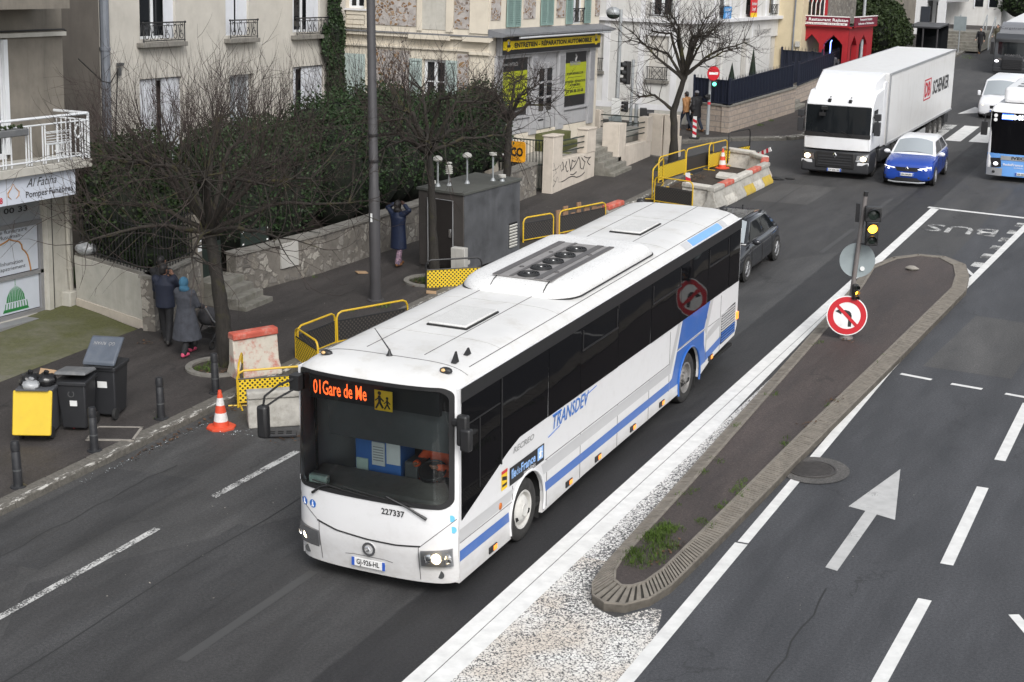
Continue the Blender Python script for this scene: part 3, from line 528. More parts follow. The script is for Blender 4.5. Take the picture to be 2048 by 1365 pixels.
# ---------------- the white coach
BC=(-1.275,6.6,0)
bus=thing('coach_bus','long white single-deck coach with blue and grey side stripes driving past the traffic island','bus',BC)
def bmb(): return MB(BC)
def btext(*a,**k): return text(*a,base=BC,**k)
def BX(u,z): return -1.275+1.275*u*(1-.018*max(0,z-1.6)/1.5)
def BY(u,z):
    y0=.17-.07*min(1,max(0,(z-.25)/.45)) if z<.7 else .1+.02*(z-.7)/.65 if z<1.35 else .12+.06*(z-1.35)/1.7
    a=abs(u); return y0+.17*a**3+.13*a**14
def ZR(u): return 3.06+.2*(1-abs(u)**5)**.7
def front(u,z,off=0): return (BX(u,z),BY(u,z)-off,z)
def arch(yc,r=.62,n=14,zc=.49,z0=.3):
    a0=math.asin(min(1,(z0-zc)/r)); 
    return [(yc-r*math.cos(a0+(PI-2*a0)*k/n),zc+r*math.sin(a0+(PI-2*a0)*k/n)) for k in range(n+1)]
def side_wall(x0,x1):
    pts=[(.44,.22)]+arch(2.7,.62,14,.49,.24)+[(5,.3)]+arch(10.15,.62,14,.49,.34)+[(11.5,.52),(13.0,.62),(13.14,.8),(13.16,3.06),(.44,3.06)]
    return bmb().prism(pts,'x',x0,x1)
b=bmb(); 
for s in ((-.06,0),(-2.55,-2.49)): b.v.extend([]); 
sw=side_wall(-.06,0).build('side_panel','bus_side_white',bus,smooth=0); sw2=side_wall(-2.55,-2.49).build('side_panel','bus_side_white',bus,smooth=0)
fr=bmb()
Z1=[.24,.3,.4,.5,.6,.7,.85,1.0,1.15,1.28,1.36,1.4]
fr.grid(lambda u,t:front(-1+2*u,.24+t*1.16),28,12)
for s in (-1,1): fr.grid(lambda u,t:front(s*(.94+.06*u),1.4+t*1.66),4,10)
fr.build('front_panel','bus_side_white',bus,smooth=50,fix=True)
# roof with rounded front and rear
rf=bmb(); U=[-1+2*i/32 for i in range(33)]
def roofpt(u,t):
    u=max(-1,min(1,u)); x=BX(u,3.06)
    if t<0:   # front cap, t -1..0
        k=(t+1)*PI/2; yf=BY(u,3.04); return (x,yf+(.85-yf)*(1-math.cos(k)),3.04+(ZR(u)-3.04)*math.sin(k))
    if t<=1: return (x,.85+t*12.05,ZR(u))
    k=(t-1)*PI/2; return (x,12.9+.26*math.sin(k),ZR(u)-(ZR(u)-3.0)*(1-math.cos(k)))
T=[-1,-.85,-.7,-.55,-.4,-.25,-.12,0,.2,.4,.6,.8,1,1.15,1.3,1.5,1.7,1.85,2]
Us=[math.copysign(1-(1-abs(u))**1.8,u) for u in U]
I=[[rf.pt(roofpt(u,t)) for u in Us] for t in T]
for A,B in zip(I,I[1:]):
    for k in range(32): rf.face([A[k],A[k+1],B[k+1],B[k]])
roof=rf.build('roof','bus_roof_white',bus,smooth=60)
rs=bmb()
for u,a,e in ((-.9,.02,1),(-.42,.02,1),(.32,.02,1),(.88,.02,1)):
    P=[Vector(roofpt(u,t_/20*(e-a)+a))+Vector((0,0,.002)) for t_ in range(21)]; rs.tube(P,.006,4)
P=[Vector(roofpt(-.95+1.9*i/24,0))+Vector((0,.02,.002)) for i in range(25)]; rs.tube(P,.005,4)
rs.build('roof_seam','deck_dark_grey',roof)
for yy in (2.1,4.2,9.2,11.4):
    P=[Vector(roofpt(-.88+1.76*i/20,(yy-.85)/12.05))+Vector((0,0,.001)) for i in range(21)]; bmb().tube(P,.004,4).build('roof_joint','roof_joint_grey',roof)
# rear wall, floor
bmb().box(-2.5,-.05,13.1,13.155,.62,3.03).build('rear_panel','bus_white',bus)
bmb().box(-2.48,-.07,.5,13.09,.36,.42).build('underframe','dark_void',bus)
for yc in (2.7,10.15):
    for x0,x1 in ((-.5,-.062),(-2.488,-2.05)):
        bmb().box(x0,x1,yc-.64,yc+.64,1.12,1.14).build('wheel_arch','dark_void',bus)
bmb().box(-.52,-.5,2.0,3.4,.42,1.12).build('wheel_arch','dark_void',bus); bmb().box(-.52,-.5,9.45,10.85,.42,1.12).build('wheel_arch','dark_void',bus)
for a in (2.02,3.33,9.5,10.78): bmb().box(-.5,-.07,a,a+.03,.3,1.14).build('wheel_arch','dark_void',bus)
for a in (3.3,10.76): bmb().box(-.42,-.08,a,a+.015,.13,.48).build('mud_flap','black_rubber',bus)
# white wheel-arch lip
for yc,m_ in ((2.7,'bus_white'),(10.15,'bus_blue')):
    P=[(.008,y,z) for y,z in arch(yc,.625,18,.49,.3)]; bmb().tube(P,.022,6).build('arch_lip',m_,bus)
for yc in (2.7,10.15):
    for s,x in ((1,-.2),(-1,-2.35)): wheel(bus,(x-BC[0],yc-BC[1],.49),.49,.29,s,'rim_white' if yc<5 else 'rim_steel',.2 if yc<5 else .6,True)
# side glazing (one sheet per window so that each reflects a little differently)
G=[(.5,1.74),(1.74,3.42),(3.44,4.68),(4.7,6.32),(6.34,7.9),(7.92,9.5),(9.52,11.05),(11.07,12.4),(12.42,13.1)]
for x,d in ((.004,1),(-2.554,-1)):
    for i,(a,e) in enumerate(G):
        def zb(y): return 1.13+(y-.46)*(1.66-1.13)/1.53 if y<2.0 else 1.66+(y-2.0)*.24 if y<2.4 else 1.76
        ys=[a]+[y for y in (2.0,2.4) if a<y<e]+[e]
        pts=[(y,zb(y)) for y in ys]+[(e,3.05),(a,3.05)]
        rnd=random.Random(i+3); mb=bmb(); th=.006
        mb.prism(pts,'x',x-th*d*.5,x+th*d,0)
        for k,v in enumerate(mb.v):   # panes sit a hair out of true
            vx,vy,vz=v
            if (vx-(x-BC[0]))*d>0: mb.v[k]=(vx+d*.004*math.sin(i*2.1+vz*1.5),vy,vz)
        mb.build('side_window','black_glass',bus,smooth=0)
b=bmb(); b.prism([(.48,2.86),(13.12,2.86),(13.12,3.06),(.48,3.06)],'x',.011,.016); b.build('glazing_band','black_plastic',bus)
# opening vents
for a,e in ((4.75,6.28),(7.96,9.46),(11.1,12.35)):
    b=bmb(); P=[(.02,a,2.46),(.02,e,2.46),(.02,e,2.8)]; b.tube([(.013,a,2.47),(.013,e,2.47)],.018,4); b.tube([(.013,e-.04,2.47),(.013,e-.04,2.8)],.014,4); b.tube([(.013,a+.02,2.47),(.013,a+.02,2.8)],.012,4); b.build('vent_rail','black_plastic',bus)
b=bmb(); b.tube([(.013,1.76,1.55),(.013,1.76,2.85)],.015,4); b.tube([(.013,.62,2.5),(.013,1.7,2.5)],.012,4); b.tube([(.013,1.05,1.45),(.013,1.05,2.5)],.012,4); b.build('cab_window_frame','black_plastic',bus)
# stripes
def decal(pts,m_,d=.003,name='stripe',par=bus,side=1):
    x=d if side>0 else -2.55-d
    b=bmb(); q=[(x,y,z) for y,z in pts]
    if side<0: q=q[::-1]
    return b.poly(q).build(name,m_,par,smooth=0)
def arcpts(yc,r,z0,rev=True):
    P=[p for p in arch(yc,r,12,.49,z0)]; return P[::-1] if rev else P
for s in (1,-1):
    decal([(.45,.54),(2.06,.545),(2.04,.7),(.45,.7)],'bus_blue',side=s); decal([(3.36,.555),(9.02,.57),(9.02,.73),(3.36,.71)],'bus_blue',side=s)
    decal([(.45,.83),(2.1,.86),(2.22,1.02),(.45,1.02)],'bus_grey',side=s); decal([(3.3,.86),(8.86,.88),(8.86,1.06),(3.2,1.05)],'bus_grey',side=s)
    decal([(8.86,.88),(9.08,.88),(9.6,1.755),(9.42,1.755),(8.98,1.06),(8.86,1.06)],'bus_grey',side=s)
    decal([(9.66,1.755),(11.28,1.755),(10.98,1.27),(9.42,1.25)],'bus_blue',side=s)
    decal([(9.03,.57)]+[(9.53,.555)]+[(9.526,.6)]+arcpts(10.15,.63,.62,False)+[(10.79,.54),(11.1,.56),(11.1,.74),(11.0,.95),(10.97,1.23),(9.4,1.21),(9.16,.76),(9.03,.73)],'bus_blue',side=s)
    decal([(11.0,1.22),(11.3,1.755),(11.5,1.755),(11.12,1.1)],'bus_grey',side=s); decal([(11.12,.57),(12.04,.68),(12.04,.84),(11.12,.74)],'bus_blue',side=s); decal([(11.14,.98),(12.04,1.1),(12.04,1.26),(11.2,1.14)],'bus_grey',side=s)
b=bmb()
for y in (2.17,3.42,4.76,6.4,7.93,9.0,11.12,12.0): b.box(0,.002,y-.009,y+.009,.3 if y<9 else .55,1.07 if y<9 else 1.7)
b.box(0,.0025,3.36,9.0,1.075,1.087); b.box(0,.0025,.45,2.2,.815,.825); b.box(0,.0025,9.4,12.0,1.235,1.245)
b.build('panel_gap','deck_dark_grey',bus)
# louvre
lv=bmb(); lv.prism([(12.05,.66),(12.98,.7),(12.96,1.34),(12.08,1.28)],'x',.002,.006); lo=lv.build('engine_louvre','dark_void',bus)
l2=bmb(); l3=bmb()
for k in range(11):
    z=.7+k*.056; (l3 if k<4 else l2).prism([(12.07,z),(12.96,z+.02),(12.96,z+.05),(12.07,z+.03)],'x',.006,.02)
l2.build('slat','bus_grey',lo,smooth=0); l3.build('slat','bus_blue',lo,smooth=0)
# side markers
for y,z in ((1.5,.34),(4.3,.38),(5.53,.4),(7.15,.42),(8.63,.43),(11.43,.56)):
    b=bmb(); b.box(.0,.02,y-.13,y+.13,z-.05,z+.05); m1=b.build('side_marker','black_plastic',bus,bev=.008)
    b=bmb(); b.box(.02,.026,y+.0,y+.11,z-.035,z+.035); b.build('lens','amber_lamp',m1)
b=bmb(); b.ell((.005,1.75,.9),(.02,.05,.055)); b.build('side_indicator','amber_plastic',bus)
b=bmb(); b.box(0,.03,13.05,13.15,.95,1.1); b.build('side_indicator','amber_lamp',bus)
# writing on the side
xs,us=(0,1,0),(0,0,1)
btext('TRANSDEV',(.006,3.62,1.5),xs,us,.22,'letter_blue',bus,width=1.45,bold=.012,shear=.25)
for P_,r_ in (([(.006,3.45,1.42),(.006,3.9,1.475)],.006),([(.006,4.95,1.66),(.006,5.4,1.7)],.006),([(.006,3.62,1.72),(.006,3.95,1.72)],.014)): bmb().tube(P_,r_,4).build('lettering_stroke','letter_blue',bus)
btext('RECREO',(.006,2.18,1.575),xs,us,.085,'letter_grey',bus,width=.74,bold=.02,shear=.2)
decal([(2.06,1.1),(3.3,1.1),(3.3,1.38),(2.06,1.38)],'letter_black',.006,'transport_panel')
btext('île',(.009,2.1,1.2),xs,us,.14,'letter_pale_blue',bus,width=.17,bold=.03); btext('de',(.009,2.28,1.2),xs,us,.12,'letter_pale_blue',bus,width=.15); btext('France',(.009,2.45,1.2),xs,us,.13,'letter_pale_blue',bus,width=.52,bold=.03); btext('mobilités',(.009,2.55,1.115),xs,us,.07,'letter_white',bus,width=.42)
decal([(3.05,1.16),(3.26,1.16),(3.26,1.36),(3.05,1.36)],'letter_pale_blue',.009,'emblem')
b=bmb(); disc(b,(.012,3.165,1.325),(1,0,0),.022); b.tube([(.012,3.165,1.3),(.012,3.16,1.25),(.012,3.2,1.19)],.012,4); b.tube([(.012,3.16,1.25),(.012,3.12,1.19)],.012,4); b.tube([(.012,3.11,1.26),(.012,3.16,1.285),(.012,3.22,1.27)],.01,4); b.build('emblem','letter_white',bus)
st=decal([(1.78,1.12),(1.98,1.12),(1.98,1.42),(1.78,1.42)],'sticker_yellow',.006,'sticker'); decal([(1.78,1.37),(1.98,1.37),(1.98,1.42),(1.78,1.42)],'letter_red',.008,'sticker_band',st)
b=bmb(); b.poly([(.008,1.8,1.28),(.008,1.96,1.24),(.008,1.96,1.3),(.008,1.8,1.34)]); b.poly([(.008,1.8,1.17),(.008,1.96,1.17),(.008,1.96,1.21),(.008,1.8,1.21)]); b.build('sticker_print','letter_black',st,smooth=0)
# roof furniture
def hatch(x0,x1,y0,y1,z):
    h=bmb().box(x0,x1,y0,y1,z+.025,z+.065).build('roof_hatch','roof_hatch_white',bus,bev=.02)
    bmb().box(x0-.015,x1+.015,y0-.015,y1+.015,z-.03,z+.03).build('hatch_seal','black_rubber',h)
hatch(-1.57,-.93,2.5,3.58,3.255); hatch(-1.55,-.95,9.8,10.9,3.255)
def podring(z,ins,yi):
    x0,x1,y0,y1=-2.3+ins,-.22-ins,4.72+yi,8.68-ins; r=.55; P=[]
    for cx,cy,a0 in ((x1-r,y0+r,-90),(x1-.25,y1-.25,0),(x0+.25,y1-.25,90),(x0+r,y0+r,180)):
        rr=r if cy<6 else .25
        for k in range(9):
            a=R(a0+k*90/8); P.append((cx+rr*math.cos(a),cy+rr*math.sin(a),z))
    return P
def zpod(x,y,z): return z
ac=bmb(); ac.loft([podring(3.18,0,0),podring(3.27,.0,.0),podring(3.35,.04,.06),podring(3.42,.12,.18),podring(3.455,.24,.36),podring(3.465,.4,.5)])
acu=ac.build('air_conditioner','bus_ac_white',bus,smooth=50)
bmb().tube([(x,y,3.24) for x,y,z in podring(0,-.008,-.008)]+[(podring(0,-.008,-.008)[0][0],podring(0,-.008,-.008)[0][1],3.24)],.016,5).build('seal','black_rubber',acu)
dk=bmb().box(-1.72,-.66,5.03,7.75,3.46,3.475).build('fan_deck','fan_deck_grey',acu)
b=bmb()
for x0,x1 in ((-1.72,-1.6),(-1.42,-1.36),(-.98,-.86),(-.76,-.66)): b.box(x0,x1,5.03,7.75,3.475,3.485)
b.build('deck_rail','deck_dark_grey',dk)
for i in range(5):
    y=5.25+i*.5; b=bmb(); b.lathe([(0,.012),(.03,.012),(.035,.03),(.05,.03),(.055,.012),(.08,.012),(.085,.03),(.1,.03),(.105,.012),(.12,.012),(.125,.03),(.14,.03),(.145,.012),(.16,.012),(.165,.035),(.18,.03),(.185,0)],(-1.17,y,3.476),n=28); f_=b.build('fan','black_plastic',dk)
    b=bmb(); b.ell((-1.17,y,3.5),(.02,.02,.012),8,5); b.build('hub','letter_white',f_)
for x,y in ((-1.5,5.7),(-1.5,6.9),(-.82,5.6),(-.82,7.0)):
    bmb().cyl((x,y,3.474),(x,y,3.49),.04,None,14).build('bolt_cap','deck_dark_grey',dk)
for x in (-1.64,-.7): bmb().tube([(x,4.73,3.25),(x,4.8,3.36),(x,4.92,3.43),(x,5.08,3.475)],.009,4).build('panel_joint','black_rubber',acu)
bmb().box(-.5,-.47,5.4,8.2,3.43,3.45).build('side_seam','deck_dark_grey',acu)
def fin(x,y,z,h,l): 
    b=bmb(); b.loft([[(x-.035,y-l*.3,z),(x+.035,y-l*.3,z),(x+.035,y+l*.7,z),(x-.035,y+l*.7,z)],[(x-.008,y+l*.35,z+h),(x+.008,y+l*.35,z+h),(x+.008,y+l*.55,z+h),(x-.008,y+l*.55,z+h)]]); b.build('antenna','black_plastic',bus)
fin(-.36,1.0,3.24,.15,.12); fin(-.38,1.42,3.24,.09,.12)
b=bmb(); b.lathe([(.05,0),(.03,.03),(.012,.09)],(-1.3,.85,3.26)); b.tube([(-1.3,.85,3.34),(-1.55,.88,3.62)],[.012,.005],5); b.build('antenna','black_plastic',bus)
for x,y in ((-2.2,.62),(-.3,.62)):
    b=bmb(); b.ell((x,y+.02,3.235),(.1,.06,.05),10,6); ml=b.build('marker_lamp','black_plastic',bus); b=bmb(); b.ell((x-.02,y-.03,3.25),(.035,.028,.024),8,6); b.build('lens','amber_lens',ml)
for x,y in ((-2.15,13.0),(-.35,13.0)):
    b=bmb(); b.ell((x,y,3.24),(.09,.06,.06),10,6); b.build('marker_lamp','black_plastic',bus)
# blue patch on the roof edge
def edge_patch(ya,yb,m_,k=0):
    b=bmb(); ts=lambda y:(y-.85)/12.05
    us=[.9,.93,.96,.98,.99,.997]
    I=[[b.pt(Vector(roofpt(u,ts(y)))+Vector((.004,0,.004))) for u in us] for y in (ya,(ya+yb)/2,yb)]
    for A,B in zip(I,I[1:]):
        for q in range(len(us)-1): b.face([A[q],A[q+1],B[q+1],B[q]])
    b.build('roof_edge_patch',m_,bus)
edge_patch(10.15,11.95,'sky_blue_paint'); edge_patch(9.75,10.1,'bus_grey'); edge_patch(12.0,12.25,'bus_grey')
# front: windscreen
def fgrid(u0,u1,z0,z1,off,nu=16,nz=10): 
    b=bmb(); b.grid(lambda a,t:front(u0+(u1-u0)*a,z0+(z1-z0)*t,off),nu,nz); return b
def ringpts(u0,u1,z0,z1,r,n=6):
    P=[]
    for cu,cz,a0 in ((u1-r,z0+r,-90),(u1-r,z1-r,0),(u0+r,z1-r,90),(u0+r,z0+r,180)):
        for k in range(n+1): a=R(a0+90*k/n); P.append((cu+r*math.cos(a),cz+r*math.sin(a)))
    # subdivide long runs so the band follows the curve
    Q=[]
    for i in range(len(P)):
        a,c=P[i],P[(i+1)%len(P)]; L=math.hypot(a[0]-c[0],a[1]-c[1]); m_=max(1,int(L/.08))
        for k in range(m_): Q.append((a[0]+(c[0]-a[0])*k/m_,a[1]+(c[1]-a[1])*k/m_))
    return Q
def band(o_,i_,off,m_,name):
    b=bmb(); A=[b.pt(front(u,z,off)) for u,z in o_]; B=[b.pt(front(u,z,off)) for u,z in i_]; n=len(A)
    for k in range(n): b.face([A[k],A[(k+1)%n],B[(k+1)%n],B[k]])
    return b.build(name,m_,bus,smooth=60)
og=ringpts(-.985,.975,1.36,3.1,.14); cx_,cz_=0,2.2
ig=[((u-0)*.955,(z-2.23)*.93+2.235) for u,z in og]
band(og,ig,.012,'black_plastic','windscreen_frame')
og2=[((u)*1.03,(z-2.23)*1.035+2.23) for u,z in og]; 
ws=fgrid(-.94,.93,1.44,3.04,.009,24,10).build('windscreen','windscreen_glass',bus,smooth=60)
# destination display, sun blind
db=bmb(); db.box(-2.3,-.25,.34,.42,2.66,3.0); db.build('display_box','sign_black',bus)
btext('01Gare de Me',(-2.24,.335,2.73),(1,0,0),(0,0,1),.2,'led_orange',bus,width=.86,bold=.012,name='destination_lettering')
pic=bmb().box(-1.2,-.92,.24,.245,2.66,2.95).build('school_pictogram','sticker_yellow',bus)
b=bmb()
for cx2,h in ((-1.12,.22),(-1.0,.16)):
    z0=2.69; y=.236; disc(b,(cx2,y,z0+h),(0,-1,0),h*.13); b.tube([(cx2,y,z0+h*.85),(cx2+.005,y,z0+h*.42)],h*.1,4); b.tube([(cx2,y,z0+h*.45),(cx2-.05*h/.2,y,z0)],h*.07,4); b.tube([(cx2,y,z0+h*.45),(cx2+.05*h/.2,y,z0+.01)],h*.07,4); b.tube([(cx2-.06*h/.2,y,z0+h*.5),(cx2,y,z0+h*.75),(cx2+.06*h/.2,y,z0+h*.5)],h*.055,4)
b.build('pictogram_figure','letter_black',pic)
bmb().box(-2.12,-.2,.52,.54,2.08,2.68).build('sun_blind','grey_plastic',bus)
ds=bmb(); ds.prism([(.3,1.1),(1.15,1.1),(1.15,1.36),(.8,1.5),(.3,1.4)],'x',-2.45,-.1); dsh=ds.build('dashboard','dash_grey',bus,bev=.06)
b=bmb(); b.lathe([(.0,0),(.2,.0),(.2,.02),(.0,.02)],(-.66,.9,1.6),(0,-.5,1),n=20); b.tube([(-.66+.2*math.cos(a*PI/10),.9+.17*math.sin(a*PI/10),1.64+.085*math.sin(a*PI/10)) for a in range(21)],.014,6); b.build('steering_wheel','black_plastic',bus)
b=bmb(); b.box(-1.95,-1.2,.95,1.4,1.2,1.98); tm=b.build('ticket_machine','ticket_blue',bus,bev=.02)
for x0,x1,z0,z1 in ((-1.66,-1.45,1.55,1.9),(-1.42,-1.2,1.6,1.92)): bmb().box(x0,x1,.93,.948,z0,z1).build('notice','paper_white',tm)
b=bmb().box(-1.92,-1.73,.93,.948,1.35,1.62).build('reader','pale_green_card',tm)
for i in range(6): bmb().box(-1.64,-1.47,.927,.93,1.62+i*.04,1.635+i*.04).build('notice_line','letter_grey',tm)
bmb().box(-2.28,-1.98,.2,.3,1.43,1.55).build('cab_card','pale_green_card',bus,bev=.02)
b=bmb(); b.tube([(-2.38,.6,1.3),(-2.38,.6,2.9)],.02,6); b.tube([(-2.1,1.5,1.0),(-2.1,1.5,2.8)],.02,6); b.build('grab_pole','black_plastic',bus)
bmb().box(-2.48,-.07,3.6,3.62,.42,3.0).build('bulkhead','grey_plastic',bus); bmb().box(-2.48,-.07,.5,3.6,1.0,1.02).build('cab_floor','grey_plastic',bus); bmb().box(-2.47,-.08,.6,3.6,3.0,3.02).build('ceiling_lining','grey_plastic',bus)
bmb().box(-1.12,-.9,.9,1.25,1.2,1.7).build('cash_tray','grey_plastic',bus,bev=.03)
for x in (-2.2,-1.75): 
    b=bmb(); b.box(x-.22,x+.22,2.6,2.72,1.2,2.1); b.box(x-.13,x+.13,2.6,2.7,2.1,2.3); b.build('seat','bin_slate',bus,bev=.05)
# driver
# wipers
def wip(P,Q,s):
    b=bmb(); b.tube([front(*p,.03) for p in P],[.022]+[.014]*(len(P)-1),6); w_=b.build('wiper','black_plastic',bus); b=bmb(); b.tube([front(*p,.028) for p in Q],.009,4); b.build('wiper_blade','black_rubber',w_)
wip([(-.72,1.3),(-.6,1.42),(-.5,1.47)],[(-.72,1.49),(-.3,1.45),(.02,1.42)],1); wip([(.72,1.22),(.5,1.36),(.25,1.47)],[(.6,1.38),(.1,1.45),(-.3,1.5)],1)
# front lines
def gap(P,r=.007,m_='black_rubber',name='panel_gap',off=.002):
    Q=[]
    for a,c in zip(P,P[1:]):
        for k in range(6): Q.append((a[0]+(c[0]-a[0])*k/6,a[1]+(c[1]-a[1])*k/6))
    Q.append(P[-1]); bmb().tube([front(u,z,off) for u,z in Q],r,4).build(name,m_,bus)
gap([(-.66,.9),(-.4,.82),(0,.775),(.35,.77),(.64,.8)],.013); gap([(-.985,1.2),(-.66,.9)],.006,'deck_dark_grey'); gap([(.64,.8),(.99,1.2)],.006,'deck_dark_grey'); gap([(-.64,.9),(-.63,.3)],.005,'deck_dark_grey'); gap([(.62,.8),(.62,.28)],.005,'deck_dark_grey')
gap([(-.3,.48),(-.2,.5),(.2,.5),(.3,.48)],.004,'deck_dark_grey')
for s in (-1,1):
    u0,u1=(.64,.965); b=bmb(); b.grid(lambda a,t:front(s*(u0+(u1-u0)*a),.5+.28*t*(1-.15*(1-a)),.004),8,4); hl=b.build('headlight','lamp_housing',bus)
    for k,(uu,m_) in enumerate(((.71,'chrome'),(.81,'headlamp_lit'),(.91,'chrome'))):
        p=Vector(front(s*uu,.635,.01)); b=bmb(); b.lathe([(.075,0),(.08,-.01),(.072,-.012),(.05,.004),(0,.008)] if m_=='chrome' else [(.08,0),(.07,.018),(.0,.025)],p,(0,-1,0),n=16); b.build('lamp_unit',m_,hl)
    b=bmb(); b.grid(lambda a,t:front(s*(u0-.005+(u1-u0+.01)*a),.495+.29*t*(1-.15*(1-a)),.045),8,4); b.build('lamp_cover','lamp_glass',hl)
    p=Vector(front(s*.84,.38,.004)); b=bmb(); disc(b,p,(0,-1,0),.06); b.build('fog_lamp','grey_plastic',bus)
pl=bmb().box(-1.275-.27,-1.275+.27,.115,.125,.33,.46).build('number_plate','plate_white',bus,bev=.006)
btext('GJ-926-HL',(-1.275-.19,.113,.365),(1,0,0),(0,0,1),.075,'letter_black',pl,width=.37,bold=.02)
for x in (-.27,.225): bmb().box(-1.275+x,-1.275+x+.045,.112,.116,.332,.458).build('plate_band','plate_blue',pl)
lg=bmb(); lg.lathe([(.075,-.006),(.1,-.006),(.105,.012),(.07,.012),(.07,-.006)],(-1.25,.1,.63),(0,-1,0),n=24); lg.tube([(-1.3,.085,.66),(-1.25,.085,.66),(-1.23,.085,.62),(-1.28,.085,.6)],.014,5); lg.build('emblem','chrome',bus)
btext('227337',front(.18,1.2,.006),(1,.02,0),(0,0,1),.085,'letter_black',bus,width=.36,bold=.02)
btext('1279',front(-.975,1.385,.016),(.92,-.4,0),(0,0,1),.075,'letter_white',bus,width=.16,bold=.02)
for u in (-.86,-.73):
    p=Vector(front(u,1.12,.004)); n_=(Vector(front(u+.02,1.12))-Vector(front(u-.02,1.12))).cross(Vector((0,0,1))).normalized()
    b=bmb(); disc(b,p,n_,.062); q=b.build('sticker','sticker_blue',bus); b=bmb(); t_=Vector((0,0,1)).cross(n_).normalized()
    b.tube([p+n_*.004+Vector((0,0,.028)),p+n_*.004-Vector((0,0,.01))],.01,4); b.tube([p+n_*.004-Vector((0,0,.01)),p+n_*.004-Vector((0,0,.04))+t_*.018],.008,4); b.tube([p+n_*.004-Vector((0,0,.01)),p+n_*.004-Vector((0,0,.04))-t_*.016],.008,4); disc(b,p+n_*.005+Vector((0,0,.042)),n_,.011,seg=8); b.build('pictogram_figure','letter_white',q)
for p,r_ in ((front(.95,1.22,.004),.05),(front(.965,1.05,.004),.05)):
    b=bmb(); disc(b,p,(.5,-1,0),r_); b.build('sticker','sticker_cyan',bus)
# mirrors
b=bmb(); b.box(.02,.18,.3,.42,2.3,2.74); b.box(.08,.24,.28,.4,2.24,2.56); b.box(-.1,.1,.36,.44,2.55,2.66); b.build('mirror','black_plastic',bus,bev=.03)
b=bmb(); b.box(-2.86,-2.7,-.2,-.06,2.12,2.6); mr=b.build('mirror','black_plastic',bus,bev=.04)
b=bmb(); b.tube([(-2.45,.3,2.95),(-2.6,.0,2.88),(-2.74,-.14,2.74),(-2.78,-.14,2.55)],.018,6); b.tube([(-2.45,.3,2.8),(-2.6,.0,2.7),(-2.74,-.14,2.58)],.016,6); b.box(-2.55,-2.4,.2,.36,2.76,2.98); b.build('mirror_arm','black_plastic',mr)
# ---------------- other vehicles
def carring(y,wb,wm,zb,zm,zs,wt,zt): 
    h=[(-wb,zb),(-wm,zb+(zm-zb)*.35),(-wm,zm),(-wm*.985,zs),(-wt,zt),(-wt*.5,zt+.015)]
    P=h+[(0,zt+.02)]+[(-x,z) for x,z in h[::-1]]+[(0,zb)]
    return [(x,y,z) for x,z in P]
def subd(o,l=2):
    m=o.modifiers.new('sub','SUBSURF'); m.levels=l; m.render_levels=l; return o
def bil(A,B,C,D,s,t): return A.lerp(B,s).lerp(D.lerp(C,s),t)
def pane(parent,name,m_,A,B,C,D,ins=(.0,0,.0,.0),off=.008,bulge=0,n=6):
    """four corners A,B (bottom) C,D (top); ins = left,right,bottom,top inset shares"""
    A,B,C,D=map(Vector,(A,B,C,D)); nn=(B-A).cross(D-A).normalized(); b=MB()
    l,r,bo,to=ins
    b.grid(lambda s,t:bil(A,B,C,D,l+(1-l-r)*s,bo+(1-bo-to)*t)+nn*(off+bulge*(1-(2*s-1)**2)),n,4)
    return b.build(name,m_,parent)
